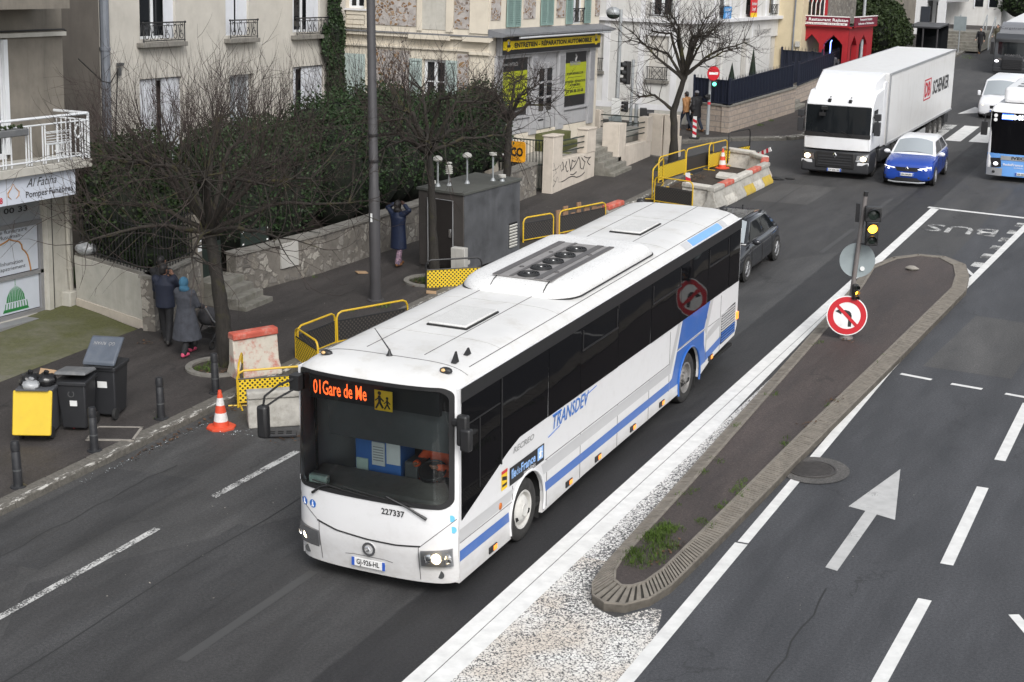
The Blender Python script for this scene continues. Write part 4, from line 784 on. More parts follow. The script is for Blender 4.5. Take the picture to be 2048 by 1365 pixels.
def car(name,label,loc,L,W,H,paintm,roofm,st,gh,wheels,wr,rim,front_fn,glass='window_glass'):
    t=thing(name,label,'car',loc); hw=W/2
    b=MB(); b.loft([carring(*s) for s in st]); subd(b.build('body',paintm,t,smooth=180))
    yb0,yr0,yr1,yb1,wb,wr_,zb,zr=gh
    # cabin: belt ring to roof ring
    def rr(w_,y0,y1,z,bul): return [(-w_,y0+bul,z),(-w_*.5,y0+bul*.25,z),(0,y0,z),(w_*.5,y0+bul*.25,z),(w_,y0+bul,z),(w_,(y0+y1)/2,z),(w_,y1-bul*.6,z),(w_*.5,y1,z),(-w_*.5,y1,z),(-w_,y1-bul*.6,z),(-w_,(y0+y1)/2,z)]
    c=MB(); c.loft([rr(wb,yb0,yb1,zb-.08,.16),rr(wb,yb0,yb1,zb,.16),rr(wr_+.02,yr0,yr1,zr-.03,.1),rr(wr_-.1,yr0+.12,yr1-.12,zr+.015,.08)]); cb=c.build('cabin',roofm if roofm!=paintm else paintm,t,smooth=50,bev=.03)
    F=lambda s,top:Vector((s*(wr_+.02),yr0+.1,zr-.03)) if top else Vector((s*wb,yb0+.16,zb))
    pane(t,'windscreen','car_glass' if glass=='car' else glass,F(-1,0),F(1,0),F(1,1),F(-1,1),(.05,.05,.02,.06),.012,.12)
    Rr=lambda s,top:Vector((s*(wr_+.02),yr1-.06,zr-.03)) if top else Vector((s*wb,yb1-.1,zb))
    pane(t,'rear_window','window_glass',Rr(1,0),Rr(-1,0),Rr(-1,1),Rr(1,1),(.08,.08,.1,.08),.01,.05)
    for s in (1,-1):
        A,D=F(s,0),F(s,1); B,C=Rr(s,0),Rr(s,1)
        for l,r in ((.08,.5),(.54,.9)):
            if s>0: pane(t,'side_window','window_glass',A,B,C,D,(l,1-r,.06,.1),.008)
            else: pane(t,'side_window','window_glass',B,A,D,C,(1-r,l,.06,.1),.008)
        for yy in (yb0+.35,yb0+1.25,yb0+2.15):
            q=MB(); q.tube([(s*hw*.998,yy,.24),(s*hw*1.003,yy,.5),(s*hw*.99,yy,zb-.06)],.006,4); q.build('door_gap','black_rubber',t)
        q=MB(); q.box(s*hw*.985-.01,s*hw*.985+.01,yb0+.9,yb0+1.05,zb-.14,zb-.11); q.build('door_handle',paintm,t,bev=.005)
        m_=MB(); m_.ell((s*(hw+.07),yb0+.42,zb+.02),(.11,.07,.075),10,6); m_.tube([(s*(hw-.06),yb0+.44,zb-.02),(s*(hw+.04),yb0+.43,zb)],.02,5); m_.build('mirror',roofm,t)
        for y in wheels:
            a=MB(); a.lathe([(wr*1.13,0),(wr*1.13,.012),(0,.012)],(s*hw*.97,y,wr),(s,0,0),n=28); a.build('wheel_arch','dark_void',t)
            wheel(t,(s*(hw-.09),y,wr),wr,.2,s,rim,spokes=5 if y else 0)
    front_fn(t); return t
def badge_diamond(t,c,h,m_='chrome'):
    b=MB(); x,y,z=c; w_=h*.72
    o_=[(0,h/2),(w_/2,0),(0,-h/2),(-w_/2,0)]; i_=[(0,h*.3),(w_*.26,0),(0,-h*.3),(-w_*.26,0)]
    for k in range(4):
        j=(k+1)%4; b.poly([(x+o_[k][0],y,z+o_[k][1]),(x+i_[k][0],y-.01,z+i_[k][1]),(x+i_[j][0],y-.01,z+i_[j][1]),(x+o_[j][0],y,z+o_[j][1])])
    b.build('emblem',m_,t,smooth=0)
def plate(t,c,w_,h,s,par=None):
    x,y,z=c; p_=MB().box(x-w_/2,x+w_/2,y,y+.02,z-h/2,z+h/2).build('number_plate','plate_white',t,bev=.004)
    for q in (-w_/2,w_/2-w_*.09): MB().box(x+q,x+q+w_*.09,y-.004,y+.001,z-h/2+.003,z+h/2-.003).build('plate_band','plate_blue',p_)
    text(s,(x-w_*.37,y-.004,z-h*.28),(1,0,0),(0,0,1),h*.56,'letter_black',p_,width=w_*.74,bold=.02)
# blue crossover with white roof
st=[(0.0,.55,.66,.24,.42,.58,.5,.66),(.08,.66,.76,.18,.42,.7,.6,.76),(.35,.72,.82,.16,.45,.8,.66,.87),(.85,.74,.83,.16,.45,.86,.68,.94),(1.25,.75,.83,.17,.45,.88,.7,.96),(2.4,.75,.83,.17,.46,.88,.7,.96),(3.3,.74,.83,.18,.5,.9,.68,.98),(3.72,.66,.78,.24,.5,.88,.6,.98),(3.82,.56,.68,.3,.5,.8,.5,.9)]
def cap_front(t):
    b=MB(); b.grid(lambda a,c:(-.52+1.04*a,-.012+.05*abs(2*a-1)**2,.52+.13*c),10,3); b.build('grille','black_plastic',t)
    b=MB(); b.grid(lambda a,c:(-.5+1.0*a,-.014+.06*abs(2*a-1)**2,.2+.11*c),10,2); b.build('lower_grille','black_plastic',t)
    b=MB(); b.tube([(-.6,.06,.17),(-.4,-.01,.155),(.4,-.01,.155),(.6,.06,.17)],.025,6); b.build('skid_plate','silver_trim',t)
    for s in (-1,1):
        b=MB(); b.poly([(s*.34,-.005,.6),(s*.76,.16,.69),(s*.76,.14,.58),(s*.6,.05,.5),(s*.52,.02,.56)][::s]); hl=b.build('headlight','chrome',t,smooth=0)
        b=MB(); b.tube([(s*.4,-.015,.62),(s*.62,.03,.645),(s*.75,.13,.67)],.011,5); b.tube([(s*.72,.1,.62),(s*.7,.07,.54)],.009,5); b.build('running_light','headlamp_cool',hl)
        b=MB(); b.ell((s*.66,.07,.34),(.08,.03,.06),8,6); b.build('fog_lamp','black_plastic',t)
        b=MB(); b.ell((s*.6,.03,.59),(.04,.025,.026),8,6); b.build('lamp_unit','headlamp_cool',hl)
    badge_diamond(t,(0,-.03,.61),.15); plate(t,(0,-.03,.42),.46,.1,'GN-248-BW')
cap=car('crossover_car','blue crossover car with white roof and mirrors beside the white articulated lorry',(-.99,34.75,0),3.8,1.66,1.5,'car_blue','car_white',st,(.82,1.42,3.0,3.62,.74,.58,.93,1.37),(.72,3.0),.31,'rim_alloy',cap_front,'pale_glass')
cap.rotation_euler[2]=R(2)
# graphite hatchback
st=[(0.0,.55,.66,.24,.4,.55,.5,.6),(.08,.68,.78,.18,.42,.62,.6,.68),(.4,.74,.86,.16,.45,.72,.66,.78),(.95,.77,.88,.16,.45,.8,.68,.88),(1.35,.78,.88,.17,.45,.84,.7,.93),(2.6,.78,.88,.17,.46,.86,.7,.94),(3.5,.77,.88,.18,.5,.88,.68,.96),(4.05,.7,.82,.24,.5,.86,.6,.96),(4.2,.58,.7,.3,.5,.8,.5,.9)]
def golf_front(t):
    for s in (-1,1):
        b=MB(); b.ell((s*.68,.12,.6),(.16,.1,.06),10,6); b.build('headlight','chrome',t)
        b=MB(); b.tube([(s*.5,1.75,1.41),(s*.52,2.4,1.44),(s*.5,3.35,1.38)],.012,5); b.build('roof_rail','black_plastic',t)
    b=MB(); b.ell((0,.0,.6),(.3,.03,.04),10,4); b.build('grille','black_plastic',t)
    b=MB(); b.box(-.42,.42,1.75,2.9,1.405,1.412); b.build('sunroof','window_glass',t)
    b=MB(); b.lathe([(.02,0),(.02,.09),(0,.1)],(0,3.2,1.38)); b.build('antenna','black_plastic',t)
golf=car('hatchback_car','dark graphite hatchback car emerging from behind the rear of the white coach',(-2.73,19.05,0),4.2,1.76,1.45,'car_graphite','car_graphite',st,(.95,1.75,3.3,3.95,.78,.58,.9,1.38),(.95,3.55),.32,'rim_alloy',golf_front,'pale_glass')
# white van
def van():
    t=thing('delivery_van','white delivery van behind the blue bus in the right lane','van',(-.9,52,0)); t.scale=(.9,)*3
    st=[(0,.62,.74,.22,.5,.66,.6,.72),(.1,.76,.82,.16,.5,.76,.7,.84),(.55,.8,.85,.16,.5,.88,.74,1.0),(1.0,.8,.86,.16,.5,.95,.74,1.06),(4.3,.8,.86,.18,.5,1.0,.76,1.1),(4.5,.78,.84,.2,.5,1.0,.74,1.08)]
    b=MB(); b.loft([carring(*s) for s in st]); subd(b.build('body','car_white',t,smooth=180))
    c=MB(); q=lambda w_,y0,y1,z,bu:[(-w_,y0+bu,z),(-w_*.5,y0+bu*.2,z),(w_*.5,y0+bu*.2,z),(w_,y0+bu,z),(w_,y1,z),(-w_,y1,z)]
    c.loft([q(.82,.6,4.46,.95,.18),q(.74,1.35,4.44,1.66,.12),q(.62,1.5,4.4,1.71,.1)]); c.build('cabin','car_white',t,bev=.05,smooth=50)
    A,B,C,D=(-.82,.78,.97),(.82,.78,.97),(.74,1.45,1.64),(-.74,1.45,1.64); pane(t,'windscreen','pale_glass',A,B,C,D,(.06,.06,.03,.06),.02,.1)
    for s in (-1,1):
        P=[(s*.825,.85,1.0),(s*.83,1.75,1.0),(s*.76,1.75,1.55),(s*.765,1.38,1.55)]; b=MB(); b.poly(P if s>0 else P[::-1]); b.build('side_window','window_glass',t,smooth=0)
        b=MB(); b.box(s*.93-.07,s*.93+.07,.82,.9,.98,1.22); b.build('mirror','car_white',t,bev=.03)
        b=MB(); b.poly([(s*.3,.02,.66),(s*.7,.12,.74),(s*.76,.2,.68),(s*.66,.08,.56)][::s]); hl=b.build('headlight','chrome',t,smooth=0); b=MB(); b.ell((s*.58,.06,.65),(.08,.04,.06),8,6); b.build('lamp_unit','headlamp_lit',hl)
        for y in (.8,3.6): wheel(t,(s*.76,y,.32),.32,.2,s,'rim_steel')
    b=MB(); b.grid(lambda a,k:(-.42+.84*a,-.01+.05*abs(2*a-1)**2,.5+.14*k),8,2); b.build('grille','black_plastic',t)
    b=MB(); b.grid(lambda a,k:(-.7+1.4*a,.01+.12*abs(2*a-1)**3,.17+.15*k),10,2); b.build('bumper','black_plastic',t)
    badge_diamond(t,(0,-.03,.6),.16); plate(t,(0,-.02,.4),.46,.1,'FF-80')
van()
# white articulated lorry
def lorry():
    o=(-3.5,35.2,0); t=thing('articulated_lorry','white articulated lorry with a long box trailer waiting at the junction','lorry',o)
    w_=1.13
    prof=[(.12,.95),(.1,1.45),(.16,2.42),(.3,2.62),(.62,2.86),(1.75,2.9),(1.75,.95)]
    b=MB(); b.prism(prof,'x',-w_,w_); cab=b.build('cab','truck_white',t,bev=.05,seg=3)
    # roof fairing
    f=MB(); f.loft([[(-1.0,.62,2.84),(1.0,.62,2.84),(1.0,.7,2.95),(-1.0,.7,2.95)],[(-1.04,1.0,2.84),(1.04,1.0,2.84),(.98,1.02,3.2),(-.98,1.02,3.2)],[(-1.1,1.75,2.84),(1.1,1.75,2.84),(1.06,1.72,3.36),(-1.06,1.72,3.36)],[(-1.1,2.05,2.7),(1.1,2.05,2.7),(1.08,2.0,3.4),(-1.08,2.0,3.4)]]); f.build('roof_fairing','truck_white',t,bev=.04)
    for s in (-1,1):
        b=MB(); b.box(s*1.1-.03,s*1.1+.03,1.74,2.2,.9,3.1); b.build('side_fairing','truck_white',t,bev=.02)
    b=MB(); b.grid(lambda a,k:(-1.1+2.2*a,.04+.05*abs(2*a-1)**4+.06*k,1.5+.92*k),14,6); b.build('windscreen','window_glass',t)
    b=MB(); b.grid(lambda a,k:(-1.12+2.24*a,.03+.06*abs(2*a-1)**4,1.38+.14*k),14,2); b.build('windscreen_surround','black_plastic',t)
    b=MB(); b.loft([[(-1.1,.12,2.42),(1.1,.12,2.42),(1.08,.14,2.5),(-1.08,.14,2.5)],[(-1.06,.28,2.55),(1.06,.28,2.55),(1.02,.32,2.62),(-1.02,.32,2.62)]]); b.build('sun_visor','truck_white',t,bev=.02)
    b=MB(); b.prism([(.0,.2),(-.02,.5),(.06,.92),(.5,.95),(1.0,.95),(1.0,.2)],'x',-1.15,1.15); b.build('bumper','truck_grey',t,bev=.06,seg=3)
    b=MB(); b.grid(lambda a,k:(-1.06+2.12*a,.015+.1*abs(2*a-1)**3,.98+.4*k),14,3); b.build('front_panel','truck_white',t)
    b=MB()
    g=MB().box(-.66,.66,-.05,.02,.36,.9).build('grille','black_plastic',t,bev=.03)
    for k in range(4): MB().box(-.56,.56,-.07,-.045,.46+k*.09,.5+k*.09).build('grille_bar','truck_grey',g)
    badge_diamond(t,(0,-.08,.8),.2); plate(t,(0,-.06,.3),.48,.1,'DV 695 GE')
    for s in (-1,1):
        b=MB(); b.poly([(s*.7,-.04,.62),(s*1.1,.02,.66),(s*1.1,.05,.88),(s*.74,-.02,.82)][::s]); hl=b.build('headlight','chrome',t,smooth=0); b=MB(); b.ell((s*.95,-.02,.72),(.1,.05,.08),10,6); b.build('lamp_unit','headlamp_lit',hl)
        b=MB(); b.poly([(s*.76,-.035,.5),(s*1.14,.0,.5),(s*1.14,.0,.6),(s*.78,-.04,.6)][::s]); b.build('corner_panel','truck_white',t,smooth=0)
        P=[(s*1.135,.32,1.55),(s*1.135,.95,1.55),(s*1.135,.95,2.3),(s*1.135,.36,2.3)]; b=MB(); b.poly(P if s>0 else P[::-1]); b.build('side_window','window_glass',t,smooth=0)
        b=MB(); b.box(s*1.3-.1,s*1.3+.1,.15,.3,1.5,1.95); b.box(s*1.3-.1,s*1.3+.1,.15,.3,2.0,2.22); b.tube([(s*1.12,.3,2.1),(s*1.3,.24,2.1)],.025,5); b.tube([(s*1.12,.3,1.6),(s*1.3,.24,1.6)],.025,5); b.tube([(s*1.3,.24,1.5),(s*1.3,.24,2.22)],.03,5); b.build('mirror','truck_grey',t,bev=.02)
        wheel(t,(s*.98,1.0,.44),.44,.26,s,'rim_steel',bus=True)
        b=MB(); b.box(s*.95-.2,s*.95+.2,1.75,3.2,.35,.85); b.build('fuel_tank','truck_grey',t,bev=.08,seg=3)
        b=MB(); b.tube([(s*.35,.5,2.66),(s*.35,.3,2.7)],.02,5); b.box(s*.35-.05,s*.35+.05,.16,.28,2.52,2.64); b.build('roof_lamp','black_plastic',t,bev=.01)
        wheel(t,(s*.95,3.9,.44),.44,.4,s,'rim_steel',bus=True)
    b=MB(); b.box(-.55,-.35,-.08,.06,2.3,2.4); b.box(-.6,-.4,-.12,0,2.1,2.2); b.tube([(-.48,0,2.38),(-.5,-.06,2.15)],.02,5); b.build('front_mirror','black_plastic',t)
    for x0 in (-.1,.5):
        b=MB(); b.tube([(x0,.02,1.45),(x0-.35,.02,1.6)],.012,4); b.build('wiper','black_plastic',t)
    MB().box(-.45,.45,1.0,12.2,.6,.8).build('chassis','dark_void',t)
    # trailer sits on the slope slightly nose-up
    tr=bpy.data.objects.new('trailer',None); COL.objects.link(tr); tr.parent=t; tr.location=(0,2.3,.88); tr.rotation_euler=(R(-1.25),0,0)
    MB().box(-1.17,1.17,0,12.2,0,2.45).build('box_body','trailer_white',tr,bev=.02)
    for z in (0.03,2.43):
        for s in (-1,1):
            b=MB(); b.box(s*1.175-.02,s*1.175+.02,-.02,12.2,z-.04,z+.035); b.build('edge_rail','silver_trim',tr)
    b=MB(); b.box(1.17,1.185,-.03,.12,.0,2.45); b.build('corner_post','silver_trim',tr)
    for y in (8.2,9.2,10.2):
        for s in (-1,1): wheel(tr,(s*.98,y,-.5),.42,.34,s,'rim_steel',bus=True)
    b=MB(); b.box(-1.1,1.1,11.4,12.1,-.5,-.1); b.build('rear_underrun','truck_grey',tr,bev=.03)
    MB().box(-1.0,1.0,7.6,10.8,-.25,-.02).build('bogie','dark_void',tr)
    for s in (-1,1): MB().box(s*1.08-.02,s*1.08+.02,3.4,7.4,-.45,-.2).build('side_guard','silver_trim',tr)
    xs=(0,1,0)
    for z0,z1,y0,y1 in ((.92,.97,6.15,7.45),(1.66,1.71,6.15,7.45)): MB().box(1.172,1.176,y0,y1,z0,z1).build('emblem_frame','letter_red',tr)
    for y0 in (6.15,7.37): MB().box(1.172,1.176,y0,y0+.08,.92,1.71).build('emblem_frame','letter_red',tr)
    text('DB',(1.177,6.34,1.06),xs,(0,0,1),.52,'letter_red',tr,width=.95,bold=.03)
    text('SCHENKER',(1.177,7.85,1.02),xs,(0,0,1),.52,'letter_black',tr,width=3.3,bold=.02)
lorry()
# pale blue articulated city bus at the right edge
def bus2():
    o=(2.3,37.2,0); t=thing('city_bus','pale blue and white city bus cut by the right edge of the photo','bus',o); w_=1.17
    b=MB(); b.prism([(.1,.25),(.02,.6),(.08,.9),(.16,2.3),(.4,2.45),(9.5,2.5),(9.5,.25)],'x',-w_,w_); b.build('body','bus_white',t,bev=.08,seg=3)
    b=MB(); b.grid(lambda a,k:(-1.14+2.28*a,-.03+.14*abs(2*a-1)**4+.06*k,.92+1.38*k),14,8); b.build('windscreen','black_glass',t)
    b=MB(); b.grid(lambda a,k:(-1.16+2.32*a,-.04+.15*abs(2*a-1)**4,.2+.74*k),14,6); fp=b.build('front_panel','sky_blue_paint',t)
    b=MB(); b.grid(lambda a,k:(-.7+1.5*a,-.055+.15*abs(-.6+1.3*a)**4,.74+.14*k),10,2); b.build('silver_band','silver_trim',t)
    text('IVECO',(-.35,-.062,.78),(1,0,0),(0,0,1),.09,'letter_black',t,width=.6,bold=.03)
    text('îledeFrance',(-.62,-.05,.56),(1,0,0),(0,0,1),.075,'letter_white',t,width=.66,bold=.02); text('mobilités',(-.25,-.05,.48),(1,0,0),(0,0,1),.05,'letter_white',t,width=.3)
    b=MB(); b.box(.1,.28,-.055,-.045,.48,.66); b.build('emblem','letter_pale_blue',t)
    b=MB(); b.box(-.78,-.42,-.01,.0,2.08,2.27); b.build('display_flag','led_blue',t)
    for k in range(3): MB().box(-.78,-.42,-.016,-.011,2.11+k*.05,2.125+k*.05).build('display_line','led_white',t)
    text('MISP',(-.4,-.02,2.1),(1,0,0),(0,0,1),.15,'led_white',t,width=.62,bold=.02,name='destination_lettering')
    for s in (-1,1):
        b=MB(); b.poly([(s*.66,-.04,.5),(s*.98,.0,.46),(s*1.05,.04,.78),(s*.7,-.03,.8)][::s]); hl=b.build('headlight','black_plastic',t,smooth=0); b=MB(); b.ell((s*.85,-.02,.6),(.08,.04,.06),8,6); b.build('lamp_unit','headlamp_cool',hl)
        b=MB(); b.grid(lambda a,k:(s*(.62+.53*a),-.055+.15*(.5+.45*a)**4,.2+.26*k),5,2); b.build('bumper_corner','silver_trim',t)
        b=MB(); b.ell((s*.9,-.02,.33),(.05,.03,.05),8,6); b.build('fog_lamp','black_plastic',t)
        b=MB(); b.box(s*1.3-.1,s*1.3+.1,-.2,-.05,1.55,2.0); b.tube([(s*1.1,.2,2.3),(s*1.3,-.12,2.25),(s*1.3,-.12,2.0)],.025,5); b.build('mirror','black_plastic',t,bev=.03)
        for y in (2.3,7.2): wheel(t,(s*1.03,y,.44),.44,.26,s,'rim_steel',bus=True)
        P=[(s*1.173,.5,1.1),(s*1.173,9.3,1.1),(s*1.173,9.3,2.15),(s*1.173,.5,2.15)]; b=MB(); b.poly(P if s>0 else P[::-1]); b.build('side_window','black_glass',t,smooth=0)
    for k in range(2):
        b=MB(); disc(b,(-.98,-.0,2.2-.14*k),(0,-1,0),.06); b.build('sticker','letter_white',t)
    plate(t,(.06,-.07,.3),.48,.1,'GA-669-RM')
    p_=MB().box(-.95,.95,1.2,4.2,2.48,3.0).build('roof_pod','bus_white',t,bev=.12,seg=3); p2=MB().box(-.95,.95,4.5,8.8,2.48,2.95).build('roof_pod','bus_white',t,bev=.1,seg=3)
    for y in (1.6,2.3,3.0):
        b=MB(); b.box(-.955,-.95,y,y+.25,2.62,2.85); b.build('vent','black_plastic',p_)
        b=MB(); b.box(-.6,.3,y,y+.3,3.0,3.006); b.build('vent','grey_plastic',p_)
bus2()
# dark grey lorry cab far up the street
def scania():
    o=(-2.75,69,0); t=thing('lorry_tractor','dark grey lorry tractor with roof spoiler coming down the street at top right','lorry',o); w_=1.17; t.scale=(.84,)*3
    b=MB(); b.prism([(.1,.3),(.02,.9),(.1,1.3),(.2,2.2),(.5,2.45),(2.0,2.5),(2.0,.3)],'x',-w_,w_); b.build('cab','scania_dark',t,bev=.06,seg=3)
    b=MB(); b.loft([[(-1.05,.5,2.4),(1.05,.5,2.4),(1.0,.6,2.6),(-1.0,.6,2.6)],[(-1.08,1.2,2.4),(1.08,1.2,2.4),(1.0,1.2,2.95),(-1,1.2,2.95)],[(-1.1,2.0,2.4),(1.1,2.0,2.4),(1.05,2.0,3.05),(-1.05,2.0,3.05)]]); b.build('roof_fairing','scania_grey',t,bev=.04)
    b=MB(); b.grid(lambda a,k:(-1.1+2.2*a,.02+.12*abs(2*a-1)**3+.08*k,1.2+.8*k),12,4); b.build('windscreen','window_glass',t)
    b=MB(); b.grid(lambda a,k:(-1.12+2.24*a,.0+.12*abs(2*a-1)**3+.06*k,1.98+.14*k),12,2); b.build('sun_visor','black_plastic',t)
    g=MB().box(-.62,.62,-.05,.1,.32,1.12).build('grille','truck_grey',t,bev=.03)
    for k in range(6): MB().box(-.6,.6,-.075,-.05,.36+k*.1,.41+k*.1).build('grille_bar','black_plastic',g)
    text('SCANIA',(-.5,-.03,1.14),(1,0,0),(0,0,1),.11,'chrome',t,width=1.0,bold=.04)
    text('Cargatrans',(-.95,.68,2.72),(1,0,0),(0,.25,1),.13,'letter_black',t,width=1.4)
    for s in (-1,1):
        b=MB(); b.poly([(s*.66,-.02,.85),(s*1.1,.08,.9),(s*1.1,.08,1.0),(s*.66,-.02,.98)][::s]); hl=b.build('headlight','chrome',t,smooth=0); b=MB(); b.ell((s*.95,.03,.8),(.13,.06,.08),8,6); b.build('lamp_unit','headlamp_cool',hl)
        b=MB(); b.box(s*1.3-.09,s*1.3+.09,.1,.25,1.2,1.95); b.tube([(s*1.1,.25,1.9),(s*1.3,.2,1.9)],.025,5); b.build('mirror','black_plastic',t,bev=.03)
        wheel(t,(s*.98,1.2,.45),.45,.28,s,'rim_steel',bus=True); wheel(t,(s*.95,4.6,.45),.45,.4,s,'rim_steel',bus=True)
    MB().box(-1.15,1.15,.02,1.0,.12,.42).build('bumper','truck_grey',t,bev=.05)
    MB().box(-.5,.5,1.5,6,.5,.8).build('chassis','dark_void',t)
    b=MB(); b.box(-1.17,1.17,2.7,14,1.0,2.9); b.build('trailer','trailer_white',t,bev=.03)
    b=MB(); b.ell((-.55,.8,1.35),(.25,.15,.3),10,8); b.build('driver_vest','hi_vis_yellow',t)
scania()
# ---------------- buildings: local x = towards the street, y = along it, z = up (level, while the street climbs)
def FX(x0=0): return lambda a,h,d: (x0+d,a,h)          # facade looking to the street
def FY(y0=0): return lambda a,h,d: (a,y0-d,h)          # facade looking back down the street
def facade(P,a0,a1,z0,z1,ops,m_,parent,name='wall',depth=.22):
    """wall face with real openings (a0,a1,z0,z1) and their reveals"""
    mb=MB(); A=sorted({a0,a1,*[o[0] for o in ops],*[o[1] for o in ops]}); Z=sorted({z0,z1,*[o[2] for o in ops],*[o[3] for o in ops]})
    A=[a for a in A if a0<=a<=a1]; Z=[z for z in Z if z0<=z<=z1]
    for i in range(len(A)-1):
        for j in range(len(Z)-1):
            am,zm=(A[i]+A[i+1])/2,(Z[j]+Z[j+1])/2
            if any(o[0]<am<o[1] and o[2]<zm<o[3] for o in ops): continue
            mb.poly([P(A[i],Z[j],0),P(A[i+1],Z[j],0),P(A[i+1],Z[j+1],0),P(A[i],Z[j+1],0)])
    for o in ops:
        q=[(o[0],o[2]),(o[1],o[2]),(o[1],min(o[3],z1)),(o[0],min(o[3],z1))]
        for k in range(4):
            a,b=q[k],q[(k+1)%4]; mb.poly([P(a[0],a[1],0),P(a[0],a[1],-depth),P(b[0],b[1],-depth),P(b[0],b[1],0)])
    return mb.build(name,m_,parent,smooth=0,fix=True)
def fbox(P,a0,a1,z0,z1,d0,d1,m_,parent,name,bev=0):
    mb=MB(); p=P(a0,z0,d0); q=P(a1,z1,d1); mb.box(min(p[0],q[0]),max(p[0],q[0]),min(p[1],q[1]),max(p[1],q[1]),min(p[2],q[2]),max(p[2],q[2]))
    return mb.build(name,m_,parent,bev=bev)
def window(P,a0,a1,z0,z1,parent,frame='pvc_white',glass='window_glass',d=-.16,fw=.06,mull=1,rails=0,name='window'):
    mb=MB()
    def bar(x0,x1,y0,y1):
        p=P(x0,y0,d); q=P(x1,y1,d+.05); mb.box(min(p[0],q[0]),max(p[0],q[0]),min(p[1],q[1]),max(p[1],q[1]),min(p[2],q[2]),max(p[2],q[2]))
    bar(a0,a0+fw,z0,z1); bar(a1-fw,a1,z0,z1); bar(a0+fw,a1-fw,z0,z0+fw); bar(a0+fw,a1-fw,z1-fw,z1)
    for k in range(mull): c=a0+(a1-a0)*(k+1)/(mull+1); bar(c-fw*.6,c+fw*.6,z0+fw,z1-fw)
    w_=mb.build(name,frame,parent)
    mb=MB(); mb.poly([P(a0,z0,d+.015),P(a1,z0,d+.015),P(a1,z1,d+.015),P(a0,z1,d+.015)]); mb.build('pane',glass,w_,smooth=0,fix=True)
    if rails:
        for k in range(rails): z=z0+(z1-z0)*(k+1)/(rails+1); fbox(P,a0+fw,a1-fw,z-.02,z+.02,d+.02,d+.06,frame,w_,'rail')
    return w_
def shutter(P,a0,a1,z0,z1,m_,parent,d=.02,slats=True,th=.04):
    mb=MB()
    def bar(x0,x1,y0,y1,e0,e1):
        p=P(x0,y0,e0); q=P(x1,y1,e1); mb.box(min(p[0],q[0]),max(p[0],q[0]),min(p[1],q[1]),max(p[1],q[1]),min(p[2],q[2]),max(p[2],q[2]))
    if slats:
        bar(a0,a0+.05,z0,z1,d,d+th); bar(a1-.05,a1,z0,z1,d,d+th); bar(a0+.05,a1-.05,z0,z0+.07,d,d+th); bar(a0+.05,a1-.05,z1-.07,z1,d,d+th)
        k=int((z1-z0-.14)/.065)
        for i in range(k): z=z0+.08+i*.065; bar(a0+.05,a1-.05,z,z+.04,d+.005,d+.028)
        bar(a0+.05,a1-.05,z0+.07,z1-.07,d-.005,d+.001)
    else:
        bar(a0,a1,z0,z1,d,d+th); 
        bar(a0+.06,a1-.06,z0+.1,(z0+z1)/2-.05,d+th,d+th+.008); bar(a0+.06,a1-.06,(z0+z1)/2+.05,z1-.1,d+th,d+th+.008)
    return mb.build('shutter',m_,parent)
def rail_scroll(P,a0,a1,z0,h,parent,d=.06,m_='iron_black'):
    mb=MB(); T=lambda pts,r=.011:mb.tube([P(a,z,d) for a,z in pts],r,5)
    T([(a0,z0+h),(a1,z0+h)],.02); T([(a0,z0+.05),(a1,z0+.05)],.014); T([(a0,z0+h-.08),(a1,z0+h-.08)],.01); T([(a0+.03,z0),(a0+.03,z0+h)],.016); T([(a1-.03,z0),(a1-.03,z0+h)],.016)
    for e in (a0,a1): mb.ell(P(e,z0+h,d),(.035,.035,.035),6,4)
    L=a1-a0; n=max(2,round(L/.32)); st=L/n
    for i in range(n):
        c=a0+(i+.5)*st; s=1 if i%2 else -1; m=z0+h*.45; sp=[]
        for k in range(15): t=k/14; r=.13*(1-.75*t); an=s*(t*2.2*PI)+PI/2; sp.append((c+r*math.cos(an)*.85,m-.06+r*math.sin(an)))
        T(sp); sp=[(c+(a-c)*.8,2*m-z+.08) for a,z in sp][:10]; T(sp,.01)
        T([(c-st*.5,z0+.05),(c-st*.32,m),(c-st*.5,z0+h-.08)],.01)
        mb.tube([P(c+.05*math.cos(k*PI/5),z0+h-.04+.035*math.sin(k*PI/5),d) for k in range(11)],.009,4)
    return mb.build('window_railing',m_,parent)
def rail_cross(P,a0,a1,z0,h,parent,d=.06,m_='iron_black'):
    mb=MB(); T=lambda pts,r=.012:mb.tube([P(a,z,d) for a,z in pts],r,4)
    T([(a0-.06,z0+h),(a1+.06,z0+h)],.02); T([(a0-.06,z0+.02),(a1+.06,z0+.02)],.018)
    n=9
    for i in range(n+1): a=a0+(a1-a0)*i/n; T([(a,z0),(a,z0+h)] if i in(0,1,2,n-2,n-1,n) else [(a,z0),(a,z0+.08)])
    c0,c1=a0+(a1-a0)*.22,a0+(a1-a0)*.78; T([(c0,z0),(c1,z0+h)]); T([(c1,z0),(c0,z0+h)]); T([(c0,z0+h/2),((c0+c1)/2,z0+h),(c1,z0+h/2),((c0+c1)/2,z0),(c0,z0+h/2)])
    return mb.build('window_railing',m_,parent)
